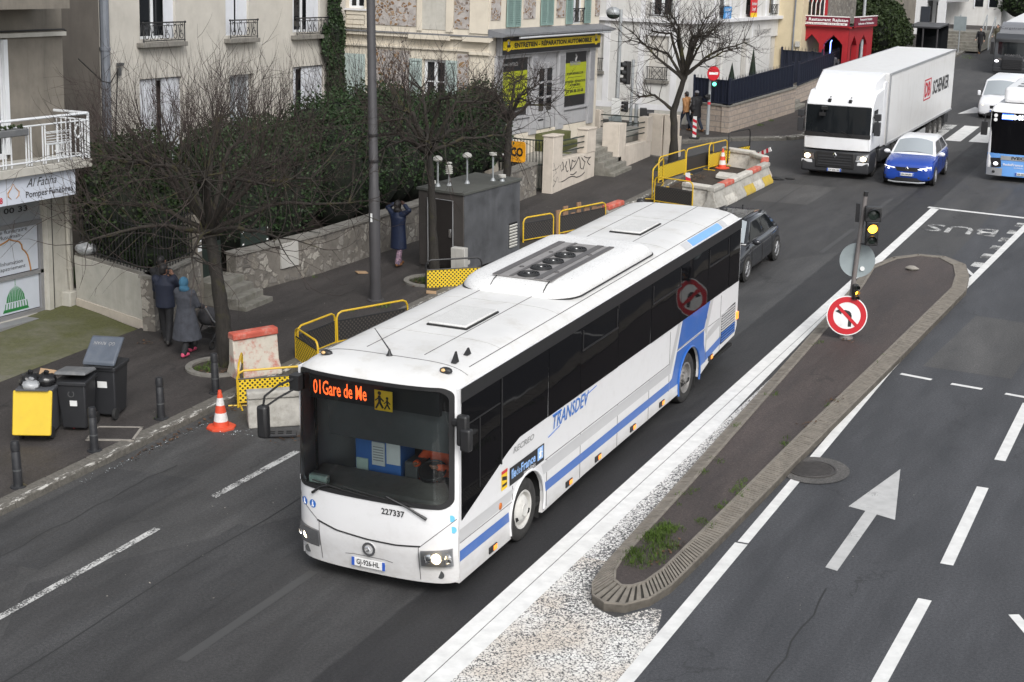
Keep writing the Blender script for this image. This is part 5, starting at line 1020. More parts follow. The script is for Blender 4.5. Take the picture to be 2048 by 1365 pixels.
# === garage with the grey shopfront
g=thing('garage_building','cream and rubble-stone house with a grey garage shopfront and yellow fascia sign','building',(-12.5,28,.14),0,None,TILT)
P=FX(); Q=FY(-1.2)
UP=[(-1.1,-.45,5.25,7.4),(1.25,2.2,5.25,7.4),(3.9,4.65,5.25,7.4)]
facade(P,-1.2,7.8,-1.5,4.82,[(-.68,7.45,1.59,4.75)],'render_cream',g,depth=.1)
facade(P,-1.2,7.8,4.9,11,[(-.02,1.0,5.02,7.4),(2.6,3.6,5.02,7.4),(5.25,6.3,5.02,7.4)],'render_cream',g)
facade(Q,-9,0,-1.5,11,[(-2.27,-1.47,1.9,3.98),(-5.0,-4.4,5.45,7.3)],'render_cream',g)
MB().box(-9,-.3,-.9,7.7,-1,10.9).build('inner_block','render_cream',g)
MB().box(-9.4,.4,-1.6,8.2,11,11.4).build('roof','roof_tile_dark',g)
for a0,a1 in ((-1.1,-.45),(1.27,2.18),(3.92,4.62),(6.95+.4,7.75)): fbox(P,a0,a1,5.27,7.6,.005,.03,'millstone',g,'stone_panel')
for a0,a1,z0,z1 in ((-4.01,-2.55,4.97,8),(-1.2,-.68,4.97,8),(-4.0,-2.75,1.5,4.2),(-1.06,-.67,1.5,4.2)): fbox(Q,a0,a1,z0,z1,.005,.03,'millstone',g,'stone_panel')
fbox(Q,-2.33,-1.48,4.9,8,.004,.02,'wall_offwhite',g,'blind_panel')
for a0,a1 in ((-2.5,-2.33),(-1.48,-1.22),(-.66,-.02),(-4.4,-4.03)): fbox(Q,a0,a1,4.85,9,.004,.05,'render_cream',g,'quoin')
# string course on the flank, broken forward in two places
fbox(Q,-5.15,.14,4.64,4.74,0,.16,'render_cream',g,'cornice'); fbox(Q,-5.15,.16,4.74,4.78,0,.2,'lead_grey',g,'cornice_flashing'); fbox(Q,-2.7,-1.25,4.6,4.735,.16,.24,'render_cream',g,'cornice'); fbox(Q,-.8,.16,4.6,4.735,.16,.24,'render_cream',g,'cornice'); fbox(Q,-5.15,.1,4.28,4.34,0,.08,'render_cream',g,'moulding'); fbox(Q,-.62,.12,4.2,4.3,.0,.12,'render_cream',g,'moulding')
fbox(Q,-.62,0,-1,4.2,.0,.03,'render_cream',g,'quoin')
w_=window(Q,-2.27,-1.47,1.9,3.98,g,'pvc_white','window_glass',-.16,.09,1,2)
for a0,a1 in ((-2.74,-2.3),(-1.44,-1.05)): shutter(Q,a0,a1,1.9,3.98,'shutter_pale',g)
for a0,a1 in ((-5.1,-4.73),(-4.71,-4.36)): shutter(Q,a0,a1,1.6,4.02,'shutter_pale',g,slats=False)
window(Q,-5.0,-4.4,5.45,7.3,g,'pvc_white','window_glass',-.1,.07,1)
for k in range(3): fbox(Q,-5.05,-4.36,4.95+k*.15,5.08+k*.15,0,.05+.02*(k==2),'render_cream',g,'apron'); 
fbox(Q,-5.1,-4.3,5.38,5.44,0,.12,'trim_white',g,'sill'); fbox(Q,-5.12,-4.3,4.84,4.92,0,.1,'render_cream',g,'moulding')
# upper shutters on the front
for a0,a1,op in ((-.02,1.0,0),(2.6,3.6,0),(5.25,6.3,1)):
    if not op:
        c=(a0+a1)/2; shutter(P,a0,c-.01,5.03,7.4,'shutter_green',g); shutter(P,c+.01,a1,5.03,7.4,'shutter_green',g)
    else:
        window(P,a0,a1,5.02,7.4,g,'pvc_white','window_glass',-.16,.07,1); shutter(P,a0-.55,a0-.02,5.03,7.4,'shutter_green',g); shutter(P,a1+.02,a1+.55,5.03,7.4,'shutter_green',g); rail_scroll(P,a0,a1,5.04,.5,g,.03)
# shopfront
E_=MB(); E_.prism([(0,4.99),(.62,4.86),(.62,4.8),(.5,4.76),(0,4.76)],'y',-1.26,7.88); E_.v=[(v[0],v[1],v[2]) for v in E_.v]; E_.build('eave','lead_grey',g,smooth=0)
fbox(P,-.7,7.5,4.17,4.78,.02,.2,'shop_grey_dark',g,'fascia'); fbox(P,-.62,7.42,4.2,4.74,.2,.22,'sign_black',g,'fascia_sign')
fbox(P,-.62,7.42,4.345,4.61,.22,.226,'sign_yellow',g,'fascia_band')
text('ENTRETIEN - RÉPARATION AUTOMOBILE',(.232,.2,4.405),(0,1,0),(0,0,1),.14,'letter_black',g,width=6.4,bold=.035)
for y in (-.25,7.0):
    b=MB(); b.lathe([(0,.012),(.19,.012),(.19,0)],(.226,y,4.48),(1,0,0),n=28); d_=b.build('emblem_disc','sign_yellow',g); b=MB(); b.box(.238,.244,y-.12,y+.12,4.42,4.5); b.build('emblem','letter_black',d_); b=MB(); b.box(.238,.242,y+.0,y+.1,4.42,4.5); b.poly([(.243,y-.06,4.5),(.243,y+.02,4.5),(.243,y-.01,4.6),(.243,y-.08,4.62)]); b.build('emblem','wrench_steel',d_,smooth=0)
b=MB(); b.tube([(.55,-.1,4.73),(.55,7.55,4.74)],.035,8); q=b.build('sign_lamp_tube','pvc_white',g)
for y in (1.6,3.1,3.8,5.6): MB().tube([(.2,y,4.77),(.5,y,4.8),(.55,y,4.74)],.012,5).build('lamp_bracket','iron_black',q)
fbox(P,-.68,7.45,1.59,4.17,-.1,-.04,'shop_grey',g,'shopfront')
for a0,a1 in ((-.76,-.24),(1.95,2.48),(4.18,4.74),(6.9,7.42)):
    fbox(P,a0,a1,1.5,4.17,-.03,.07,'shop_grey',g,'pilaster',.015); fbox(P,a0+.1,a1-.1,3.05,4.0,.07,.085,'shop_grey_dark',g,'pilaster_panel'); fbox(P,a0+.1,a1-.1,1.7,2.95,.07,.085,'shop_grey',g,'pilaster_panel')
fbox(P,-.24,1.95,4.05,4.14,-.03,.05,'shop_grey',g,'lintel'); fbox(P,4.74,6.9,4.08,4.14,-.03,.05,'shop_grey',g,'lintel'); fbox(P,-.24,1.95,2.1,2.18,-.03,.06,'shop_grey',g,'sill'); fbox(P,4.74,6.9,2.12,2.2,-.03,.06,'shop_grey',g,'sill'); fbox(P,-.2,1.9,1.62,2.05,-.03,.01,'shop_grey',g,'stall_riser'); fbox(P,4.78,6.86,1.62,2.05,-.03,.01,'shop_grey',g,'stall_riser')
def poster(a0,a1,z0,z1,lz0,lz1):
    p_=fbox(P,a0,a1,z0,z1,-.03,-.01,'sign_black',g,'poster'); fbox(P,a0,a1,lz0,lz1,-.01,-.006,'poster_lime',p_,'poster_field'); return p_
p1=poster(-.19,1.76,2.2,4.05,2.46,3.63); p2=poster(4.79,6.76,2.22,4.07,2.59,3.7)
yx,zz=(0,1,0),(0,0,1)
text('<<< ENTRÉE',(0,-.12,3.8),yx,zz,.11,'letter_grey',p1,width=1.1,bold=.02)
for i,(s,wd) in enumerate((('RÉVISION - VIDANGE',1.5),('FREINAGE',.75),('PNEUMATIQUES',1.1),('DISTRIBUTION',1.05),('ÉCHAPPEMENT',1.05))): text(s,(0,.79-wd/2,3.4-i*.19),yx,zz,.075,'letter_black',p1,width=wd,bold=.03)
text('WWW.REPARECO.FR',(0,.3,2.3),yx,zz,.07,'letter_grey',p1,width=1.1)
text('REPARECO',(0,5.3,3.62),yx,zz,.13,'letter_grey',p2,width=.9,bold=.03)
b=MB(); b.tube([(0,5.75,3.98),(0,5.85,3.9),(0,5.75,3.75)],.035,5); b.build('emblem','letter_grey',p2)
text('WWW.REPARECO.FR',(0,5.0,3.3),yx,zz,.075,'letter_black',p2,width=1.5,bold=.02); text('ENTRETIEN - RÉPARATION',(0,4.84,3.02),yx,zz,.075,'letter_black',p2,width=1.86,bold=.02); text('AUTOMOBILE',(0,5.3,2.9),yx,zz,.075,'letter_black',p2,width=.95,bold=.02); text('01 84 38 18 68',(0,5.05,2.68),yx,zz,.1,'letter_black',p2,width=1.5,bold=.03)
for z in (3.2,2.83): MB().box(-.005,-.003,5.15,6.4,z,z+.012).build('rule','letter_black',p2)
dr=fbox(P,2.62,3.9,1.62,3.8,-.04,.02,'shop_grey',g,'door',.01)
for a0,a1 in ((2.68,3.08),(3.3,3.72)):
    for k in range(3): fbox(P,a0,a1,2.22+k*.49,2.64+k*.49,.02,.026,'window_glass',dr,'pane')
fbox(P,3.14,3.24,1.66,3.75,.02,.04,'shop_grey_dark',dr,'door_stile'); fbox(P,2.7,3.1,1.9,1.95,.02,.03,'letter_black',dr,'letter_box')
# steps and front terrace
for k in range(3): 
    MB().box(.02,.55+.35*k,2.5,4.3-.0*k,-1.0,1.5-.28*k).build('door_step','mossy_step',g,bev=.02)
# === tan house
t=thing('tan_house','tan rendered house with white shutters and black scrollwork window railings','building',(-17.6,20,.14),0,None,TILT)
ops=[(-3.7,-2.15,5.18,7.3),(.17,1.34,5.18,7.3),(3.66,5.24,5.18,7.3),(-3.76,-1.91,1.5,4.15),(.35,1.57,1.8,4.06),(3.69,5.48,1.5,4.15)]
facade(P,-5.35,6.85,-1,11,ops,'render_tan',t,depth=.3)
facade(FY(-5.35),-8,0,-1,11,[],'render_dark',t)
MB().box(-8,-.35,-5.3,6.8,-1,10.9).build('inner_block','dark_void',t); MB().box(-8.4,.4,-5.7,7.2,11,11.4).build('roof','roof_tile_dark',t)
for (a0,a1,z0,z1),(s0,s1) in zip(ops[:3],((-3.85,-1.9),(.08,1.6),(3.55,5.5))):
    fbox(P,s0,s1,4.98,5.1,-.02,.22,'coping_grey',t,'sill',.01); rail_scroll(P,s0+.06,s1-.06,5.1,.52,t,.17)
def half_shut(a0,a1,z0,z1,gap0,gap1,glass='window_glass'):
    w_=window(P,a0,a1,z0,z1,t,'pvc_white',glass,-.24,.07,1)
    for l,r in ((a0,gap0),(gap1,a1)):
        if r-l>.05: fbox(P,l,r,z0,z1-.02,-.12,-.08,'shutter_white',t,'shutter',.004)
half_shut(-3.7,-2.15,5.18,7.3,-3.66,-2.55); half_shut(.17,1.34,5.18,7.3,.7,.82); half_shut(3.66,5.24,5.18,7.3,3.85,4.6)
half_shut(-3.76,-1.91,1.5,4.13,-3.0,-2.72); half_shut(.35,1.57,1.8,4.04,.36,1.56,'pale_glass'); half_shut(3.69,5.48,1.5,4.13,3.95,4.3)
b=MB(); b.tube([(.1,-5.25,-1),(.1,-5.25,11)],.12,10); q=b.build('drainpipe','pipe_grey',t)
for z in (2.2,5.0,8): MB().lathe([(.14,-.04),(.14,.04),(.12,.05),(.12,-.05)],(.1,-5.25,z),n=12).build('collar','pipe_grey',q)
b=MB(); b.box(.02,.1,-4.72,-4.5,4.55,4.62); b.box(.02,.12,-4.72,-4.64,4.3,4.5); b.build('cable_bracket','grey_plastic',t)
b=MB(); b.tube([(.05,-4.7,4.5),(.05,-4.85,3.0),(.05,-4.9,2)],.015,4); b.tube([(.06,-4.65,4.5),(.2,-5.2,4.15),(.6,-6.0,4.25),(1.2,-7.6,4.9)],.014,4); b.build('cable','wire_black',t)
# === funeral shop with flat above
f=thing('funeral_shop','drab rendered shop building with white funeral-service sign, glazed door and white balcony','building',(-15.2,8.5,.14),0,None,TILT)
facade(P,-8,1.92,3.3,10,[(-1.6,.12,3.6,6.18)],'render_drab',f,depth=.2)
facade(P,-8,2.0,-.6,3.3,[(-2.2,1.08,.05,2.75)],'wall_offwhite',f,depth=.15)
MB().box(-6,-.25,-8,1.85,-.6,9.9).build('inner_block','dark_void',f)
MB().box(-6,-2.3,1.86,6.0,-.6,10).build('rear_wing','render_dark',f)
fbox(P,-8,1.95,6.2,6.29,0,.1,'wall_offwhite',f,'ledge'); fbox(P,-8,1.02,6.84,7.6,0,1.0,'render_drab',f,'upper_balcony'); b=MB(); b.tube([(.06,-3,6.32),(.06,1.9,6.34),(.1,1.95,6.3)],.02,5); b.build('cable','wire_black',f)
window(P,-1.6,.1,3.6,6.16,f,'pvc_white','window_glass',-.12,.12,2)
b=MB(); 
for z in (4.75,5.35,5.75,5.95): b.box(.0,.05,.0,.1,z,z+.06)
fbox(P,.02,.14,3.7,6.16,-.05,.03,'pvc_white',f,'shutter')
fbox(P,-8,1.56,3.38,3.56,0,1.05,'wall_offwhite',f,'balcony_slab',.01)
# balcony railing
X=1.0; T=[]
def br(pts,r,m_='pvc_white',name='balcony_rail'): return MB().tube(pts,r,6).build(name,m_,f)
for z,r in ((4.57,.03),(4.42,.018),(3.66,.02)): br([(X,-5,z),(X,1.5,z),(0.05,1.5,z)],r)
b=MB()
for y in [-1.2,-1.12,-.95,-.5,-.42,-.34,0.02,.1,.5,.9,1.3,1.4,1.5]+[-1.5-.1*k for k in range(20)]: b.tube([(X,y,3.58),(X,y,4.42 if y<1.45 else 4.57)],.016 if y!=1.5 else .03,4)
for y0,y1,z0,z1 in ((.1,.9,4.0,4.25),(.16,.84,3.7,3.98)):
    b.tube([(X,y0,z0),(X,y1,z0),(X,y1,z1),(X,y0,z1),(X,y0,z0)],.014,4)
for k in range(6): b.tube([(X,.2+k*.12,3.66),(X,.2+k*.12,3.98)],.012,4)
for k in range(4): b.tube([(X,.15,4.04+k*.06),(X,.85,4.04+k*.06)],.01,4)
b.tube([(X,1.05,4.2),(X,1.15,4.35),(X,1.3,4.2),(X,1.15,4.05),(X,1.05,4.2)],.016,4)
for k in range(7): b.tube([(X-.13*k-.1,1.5,3.58),(X-.13*k-.1,1.5,4.42)],.014,4)
b.build('balcony_railing','pvc_white',f)
b=MB(); b.box(X-.02,X+.14,-1.9,-.55,4.25,4.4); pb=b.build('planter','bin_lid_grey',f,bev=.02); b=MB()
for k in range(40): b.ell((X+.06+random.uniform(-.06,.06),random.uniform(-1.85,-.6),4.42+random.uniform(0,.06)),(.03,.03,.03),5,4)
b.build('flowers','bush_leaf',pb)
# sign band under the balcony
sb=fbox(P,-8,1.12,2.8,3.37,.85,.92,'sign_panel_white',f,'sign_board'); Xs=.924
fbox(P,-8,1.12,2.8,3.37,.0,.85,'wall_offwhite',f,'sign_soffit')
for y in (-1.05,.72): MB().box(.92,.923,y-.006,y+.006,2.8,3.37).build('sign_joint','letter_grey',sb)
text('68',(Xs,-1.36,2.86),yx,zz,.12,'letter_red',sb,width=.18,bold=.03)
text('Pompes Funèbres',(Xs,-.48,2.9),yx,zz,.13,'letter_black',sb,width=1.5,bold=.01)
text('Al Fatiha',(Xs,-.45,3.12),yx,zz,.18,'letter_black',sb,width=.95,shear=.4)
b=MB(); L=[(-.85,3.24),(-.78,3.14),(-.68,3.06),(-.69,2.98),(-.78,2.92)]; b.tube([(Xs,y,z) for y,z in L],[.006,.01,.014,.014,.006],5); b.tube([(Xs,-1.7-y,z) for y,z in L],[.006,.01,.014,.014,.006],5); b.build('emblem','letter_gold',sb)
# glazed shop door
dw=fbox(P,-2.2,1.08,2.12,2.75,-.12,-.08,'blind_grey',f,'transom'); text('01 84 19 00 33',(-.075,-1.4,2.4),yx,zz,.12,'letter_black',dw,width=2.08,bold=.02)
for z0,z1 in ((2.06,2.16),(.94,1.02),(.05,.14)): fbox(P,-2.2,1.08,z0,z1,-.1,-.03,'alu_grey',f,'door_frame')
fbox(P,.98,1.08,.14,2.06,-.1,-.03,'alu_grey',f,'door_frame')
dp=fbox(P,-1.1,.96,1.04,2.06,-.11,-.08,'door_panel_white',f,'door_panel'); dl=fbox(P,-1.1,.96,.16,.94,-.11,-.08,'door_panel_white',f,'door_panel')
D=-.076
text('Service funéraire',(D,-.72,1.96),yx,zz,.09,'letter_black',dp,width=1.36); text('Musulman',(D,-.28,1.845),yx,zz,.085,'letter_black',dp,width=.68)
text('Inhumation',(D,-.24,1.26),yx,zz,.085,'letter_black',dp,width=.7); text('Rapatriement',(D,-.34,1.14),yx,zz,.085,'letter_black',dp,width=.88)
b=MB(); A=[(.06,1.83),(.2,1.78),(.36,1.74),(.44,1.66),(.46,1.56),(.54,1.5),(.62,1.4),(.68,1.2),(.71,1.04)]; b.tube([(D,y,z) for y,z in A],.018,5); b.tube([(D,.12-y,z) for y,z in A],.018,5); b.build('arch_emblem','letter_gold',dp)
b=MB(); C0=.19; 
dome=[(-.3,.42),(-.27,.55),(-.18,.68),(-.06,.76),(0,.8),(.06,.76),(.18,.68),(.27,.55),(.3,.42)]
b.poly([(D,C0+y,z) for y,z in dome]); b.poly([(D,C0-.42,.2),(D,C0+.42,.2),(D,C0+.38,.27),(D,C0-.38,.27)])
for k in range(9): b.poly([(D,C0-.36+k*.09,.27),(D,C0-.33+k*.09,.27),(D,C0-.3+k*.083,.4),(D,C0-.33+k*.083,.4)])
b.tube([(D,C0,.8),(D,C0,.92)],.006,4); b.build('dome_emblem','letter_green',dl,smooth=0)
b=MB()
for k in range(-4,5): b.tube([(D+.002,C0+k*.06,.43),(D+.002,C0+k*.045,.66),(D+.002,C0+k*.01,.78)],.004,3)
b.build('dome_rib','sign_panel_white',dl)
fbox(P,1.1,1.24,-.1,2.8,0,.1,'wall_offwhite',f,'pilaster'); fbox(P,1.24,1.28,-.1,2.8,.0,.09,'letter_black',f,'joint'); fbox(P,1.28,1.98,-.1,2.8,.0,.06,'wall_offwhite',f,'pilaster')
b=MB(); b.tube([(.14,1.72,2.8),(.14,1.74,1.4),(.14,1.8,.35)],.055,8); q=b.build('downpipe','pipe_cream',f); 
for z in (.95,1.9): MB().lathe([(.07,-.03),(.07,.03)],(.14,1.76,z),n=10).build('collar','pipe_cream',q)
MB().box(.0,.3,1.55,2.05,-.1,.42).build('pipe_block','wall_offwhite',f,bev=.02)
MB().box(.0,.35,-8,1.1,-.06,.03).build('threshold_grille','alu_grey',f)
# === white corner house
c=thing('corner_house','white corner house with pale panel trim, ledge and black window railings','building',(-11.7,43.6,.14),0,None,TILT)
Lw=[(-4.45,-3.72,1.95,3.42),(-1.72,-.9,1.72,3.45)]; Lu=[(-4.5,-4.0,4.2,6.6),(-1.72,-.8,4.2,6.6)]
facade(Q:=FY(0),-9,0,-1,10,Lw+Lu,'render_white',c)
Rl=[(3.45,4.45,1.0,3.15),(7.0,8.2,1.0,3.19),(11.5,12.75,1.0,3.2)]; Ru=[(3.56,4.65,4.15,6.6),(7.3,8.55,4.15,6.6),(10.89,12.1,4.15,6.6)]
facade(P,0,13.3,-1,10,Rl+Ru,'render_white',c)
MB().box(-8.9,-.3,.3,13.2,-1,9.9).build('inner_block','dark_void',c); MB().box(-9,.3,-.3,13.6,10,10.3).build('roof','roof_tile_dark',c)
fbox(Q,-9,.14,3.98,4.12,0,.14,'trim_white',c,'ledge'); fbox(P,0,13.6,3.99,4.13,0,.22,'trim_white',c,'ledge')
for a in (-3.55,-2.05,-.62): fbox(Q,a-.13,a+.13,.7,3.98,0,.015,'trim_white',c,'trim_band'); fbox(Q,a-.1,a+.1,4.12,9,0,.015,'trim_white',c,'trim_band')
fbox(Q,-9,0,.5,.72,0,.02,'trim_white',c,'trim_band'); fbox(Q,-1.95,-.75,3.48,3.95,0,.012,'trim_white',c,'trim_band')
fbox(Q,-9,0,-1,.5,0,.012,'wall_offwhite',c,'plinth')
for a in (2.9,5.0,6.6,8.6,10.4,12.95): fbox(P,a-.12,a+.12,4.13,9,0,.015,'trim_white',c,'trim_band')
for a in (5.5,8.5): fbox(P,a-.06,a+.06,3.2,3.99,0,.012,'trim_white',c,'trim_band')
for a0,a1,z0,z1 in Lw: 
    fbox(Q,a0-.1,a1+.1,z0-.14,z0-.02,0,.12,'coping_grey',c,'sill'); fbox(Q,a0,a1,z0,z1-.02,-.14,-.1,'shutter_cream',c,'shutter'); rail_cross(Q,a0,a1,z0,.5,c,.06)
window(Q,-1.72,-.8,4.2,6.6,c,'pvc_white','window_glass',-.16,.1,1); window(Q,-4.5,-4.0,4.2,6.6,c,'pvc_white','window_glass',-.16,.08,0); rail_cross(Q,-1.72,-.8,4.24,.5,c,.06); rail_cross(Q,-4.6,-4.0,4.24,.5,c,.06)
for a0,a1,z0,z1 in Rl: window(P,a0,a1,z0,z1,c,'shop_grey','window_glass',-.16,.08,1); fbox(P,a0+.45,a1-.1,z0,z1-.05,-.13,-.1,'shutter_cream',c,'shutter')
for a0,a1,z0,z1 in Ru: window(P,a0,a1,z0,z1,c,'pvc_white','window_glass',-.16,.1,0); rail_cross(P,a0+.1,a1,z0+.04,.45,c,.06)
bn=fbox(P,3.75,4.75,4.05,4.62,.12,.15,'banner_blue',c,'banner'); text('À LOUER',(.155,3.85,4.45),yx,zz,.1,'letter_white',bn,width=.8,bold=.02)
b=MB(); b.box(.152,.156,3.95,4.55,4.15,4.38); b.build('banner_print','letter_pale_blue',bn)
bn=fbox(P,7.55,8.5,4.2,6.0,.12,.15,'banner_red',c,'banner'); fbox(P,7.55,8.5,4.1,4.32,.15,.16,'sticker_yellow',bn,'banner_band'); text('Arthur',(.156,7.65,4.65),yx,zz,.14,'letter_white',bn,width=.75,bold=.02); text('Loyd',(.156,7.75,4.42),yx,zz,.14,'letter_white',bn,width=.5,bold=.02)
text('T LAURENT',(.02,8.75,3.36),yx,zz,.2,'letter_grey',c,width=2.6); text('BEAUTÉ',(.02,9.75,3.18),yx,zz,.08,'letter_grey',c,width=1.6); b=MB(); b.tube([(.02,9.35+.2*math.cos(k*PI/10),3.52+.26*math.sin(k*PI/10)) for k in range(21)],.012,4); b.build('emblem','letter_grey',c)
# === yellow house and the red restaurant
y=thing('yellow_house','narrow pale yellow house end wall squeezed between white corner house and red restaurant','building',(-11.3,56.8,.14),0,None,TILT)
facade(FY(-.6),-3,.75,-1,9,[],'render_yellow',y); MB().box(-6,.72,-.58,4,-1,9).build('inner_block','render_yellow',y)
b=MB(); b.tube([(.35,-.66,-1),(.38,-.66,4),(.35,-.66,9)],.04,6); b.build('downpipe','pipe_grey',y); MB().box(.5,.7,-.72,-.6,2.0,2.25).build('meter_box','cabinet_white',y)
r=thing('restaurant_building','red restaurant with pointed Moorish arches and maroon sign boards','building',(-10,57,.14),0,None,TILT)
Q=FY(0)
def arches(P,A,z0,zs,zt,a0,a1,z1,name='arcade'):
    """wall with pointed, scalloped openings: A = list of (left,right)"""
    mb=MB(); e=[a0]+[v for l,r_ in A for v in (l,r_)]+[a1]
    for i in range(0,len(e),2):
        if e[i+1]-e[i]>.005: mb.poly([P(e[i],z0,0),P(e[i+1],z0,0),P(e[i+1],z1,0),P(e[i],z1,0)]); 
    for l,r_ in A:
        m=(l+r_)/2; n=8; h=[]
        for k in range(n+1):
            t_=k/n; x=l+(m-l)*t_; z=zs+(zt-zs)*(t_**.8)-.05*abs(math.sin(t_*PI*3))*(1-t_*.4); h.append((x,z))
        full=h+[(2*m-x,z) for x,z in h[::-1][1:]]
        for a,b_ in zip(full,full[1:]): 
            mb.poly([P(a[0],a[1],0),P(b_[0],b_[1],0),P(b_[0],z1,0),P(a[0],z1,0)]); mb.poly([P(a[0],a[1],0),P(a[0],a[1],-.25),P(b_[0],b_[1],-.25),P(b_[0],b_[1],0)])
        for x in (l,r_): mb.poly([P(x,z0,0),P(x,z0,-.25),P(x,zs,-.25),P(x,zs,0)])
    return mb.build(name,'restaurant_red',r,smooth=0,fix=True)
arches(Q,[(-.66,.1),(.31,1.2)],1.0,2.15,2.58,-.95,1.47,2.9)
S=FX(1.48); arches(S,[(.5,1.7),(2.2,3.8)],1.0,2.1,2.56,0,4.9,2.9)
fbox(Q,-.95,1.47,-1,1.0,-.06,0,'cabinet_white',r,'low_wall'); fbox(S,0,4.9,-1,1.0,-.06,0,'cabinet_white',r,'low_wall')
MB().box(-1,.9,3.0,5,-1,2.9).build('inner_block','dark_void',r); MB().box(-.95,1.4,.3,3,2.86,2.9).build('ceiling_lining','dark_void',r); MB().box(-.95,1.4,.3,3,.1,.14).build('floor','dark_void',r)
fbox(Q,-1.05,1.6,2.9,2.98,-.3,.12,'restaurant_red',r,'cornice'); fbox(S,0.0,5.0,2.9,2.98,0,.12,'restaurant_red',r,'cornice')
MB().box(-3,.3,.3,6,2.98,9).build('upper_storey','rubble_wall',r)
fbox(Q,-.95,.32,3.4,8,-.28,-.2,'restaurant_red',r,'bay'); bay=None
for k in range(5):
    b=MB(); x=-.72+k*.2; b.poly([(x-.07,.19,3.45),(x+.07,.19,3.45),(x+.07,.19,4.0),(x,.19,4.4),(x-.07,.19,4.0)]); b.build('bay_window','window_glass',r,smooth=0,fix=True)
for k in range(6):
    b=MB(); x=-.82+k*.2; b.tube([(x,.17,3.42),(x,.17,3.95),(x+.1 if k<5 else x,.17,4.35)],.025,5); b.build('bay_colonnette','white_trim_paint',r)
sg=fbox(Q,-.8,1.5,2.99,3.4,.12,.18,'restaurant_sign',r,'sign_board'); s2=fbox(S,.3,4.9,2.99,3.4,.12,.18,'restaurant_sign',r,'sign_board')
for PP_,a0,a1,par in ((Q,-.8,1.5,sg),(S,.3,4.9,s2)):
    fbox(PP_,a0,a1,3.4,3.44,.1,.2,'white_trim_paint',par,'sign_edge'); fbox(PP_,a0,a1,2.95,2.99,.1,.2,'restaurant_red',par,'sign_edge')
fbox(Q,-.7,1.4,3.03,3.13,.18,.184,'white_trim_paint',sg,'phone_strip')
text('Restaurant Rajistan',(-.42,-.19,3.2),(1,0,0),zz,.13,'letter_white',sg,width=1.85,bold=.02); text('Plats à Emporter - 09 54 23 45 45',(-.6,-.19,3.05),(1,0,0),zz,.055,'letter_black',sg,width=1.9)
b=MB(); b.lathe([(.07,0),(.085,.0),(.085,.01),(.07,.01)],(-.62,-.184,3.26),(0,-1,0),n=16); b.build('emblem','letter_white',sg)
text('Restaurant Rajistan',(1.67,1.2,3.24),yx,zz,.11,'letter_white',s2,width=2.5,bold=.02); text('Indiennes et Pakistanaises',(1.67,.9,3.06),yx,zz,.1,'letter_white',s2,width=3.2,bold=.02)
b=MB(); b.tube([(.45,.8,1.5),(.45,.8,2.2),(.5,.82,2.3)],.03,5); b.build('neon_sign','blue_neon',r); b=MB(); b.ell((-.2,1.0,2.35),(.04,.04,.05)); b.build('red_lamp','led_orange',r)
MB().box(-.6,-.2,.5,1.0,.14,1.28).build('counter','table_green',r)
# ---------------- walls, gates, furniture of the pavement
def perf(name,col,hole):
    m,t,b=newmat(name); co=tc(t); s=N(t,'ShaderNodeSeparateXYZ'); t.links.new(co,s.inputs[0]); cb=N(t,'ShaderNodeCombineXYZ'); t.links.new(s.outputs[0],cb.inputs[0]); t.links.new(s.outputs[2],cb.inputs[1])
    v=t.nodes.new('ShaderNodeTexVoronoi'); v.voronoi_dimensions='2D'; v.inputs['Scale'].default_value=15; v.inputs['Randomness'].default_value=0; t.links.new(mapping(t,cb.outputs[0],(1,1,1),(0,0,R(45))),v.inputs['Vector'])
    k=ramp(t,v.outputs['Distance'],[(.3,1.0),(.34,0.0)])
    c=mixc(t,k,col,hole); t.links.new(c,b.inputs['Base Color']); b.inputs['Roughness'].default_value=.5
perf('perforated_yellow',(.78,.54,.03),(.03,.028,.02)); perf('perforated_black',(.02,.02,.021),(.075,.065,.055))
yx,zz=(0,1,0),(0,0,1)
def wall_line(name,label,pts,h,th,m_,cat='wall',cap=None,z0=.1,loc=None):
    o=(pts[0][0],pts[0][1],z0); mb=MB(o)
    for (a,b_) in zip(pts,pts[1:]):
        A,B=Vector(a),Vector(b_); d=(B-A).normalized(); n=Vector((-d.y,d.x))*th
        mb.prism([tuple(A),tuple(B),tuple(B+n),tuple(A+n)],'z',z0,z0+h)
    w_=mb.build(name,m_,None,smooth=0,fix=True); w_.location=o; tag(w_,label,cat)
    if cap:
        mb=MB(o)
        for (a,b_) in zip(pts,pts[1:]):
            A,B=Vector(a),Vector(b_); d=(B-A).normalized(); n=Vector((-d.y,d.x)); A2,B2=A-d*.02-n*.04,B+d*.02-n*.04
            mb.prism([tuple(A2),tuple(B2),tuple(B2+n*(th+.08)),tuple(A2+n*(th+.08))],'z',z0+h,z0+h+.06)
        mb.build('coping',cap,w_,smooth=0)
    return w_
w1=wall_line('garden_wall','smooth off-white garden wall beside the mossy forecourt',[(-12.0,9.25),(-14.85,10.24)],1.22,-.28,'wall_offwhite',cap='coping_grey')
b=MB((-12.0,9.25,.1)); A=Vector((-12.0,9.25)); B=Vector((-14.85,10.24)); d=(B-A).normalized(); n=Vector((d.y,-d.x))*-.03
mbp=[tuple(A),tuple(A+n),tuple(B+n),tuple(B)]; b.prism(mbp,'z',.1,.32); b.build('plinth','fence_wall_cream',w1,smooth=0)
w2=wall_line('stone_pier_wall','short rubble stone wall between white garden wall and the entrance steps',[(-11.87,9.22),(-12.2,11.4)],1.22,.3,'rubble_wall',cap='coping_grey')
w3=wall_line('rubble_garden_wall','long rubble stone garden wall below the ivy hedge, with a meter box',[(-12.1,12.65),(-11.5,15.45),(-11.1,20.1),(-10.95,27.3)],1.0,.32,'rubble_wall',cap='coping_grey')
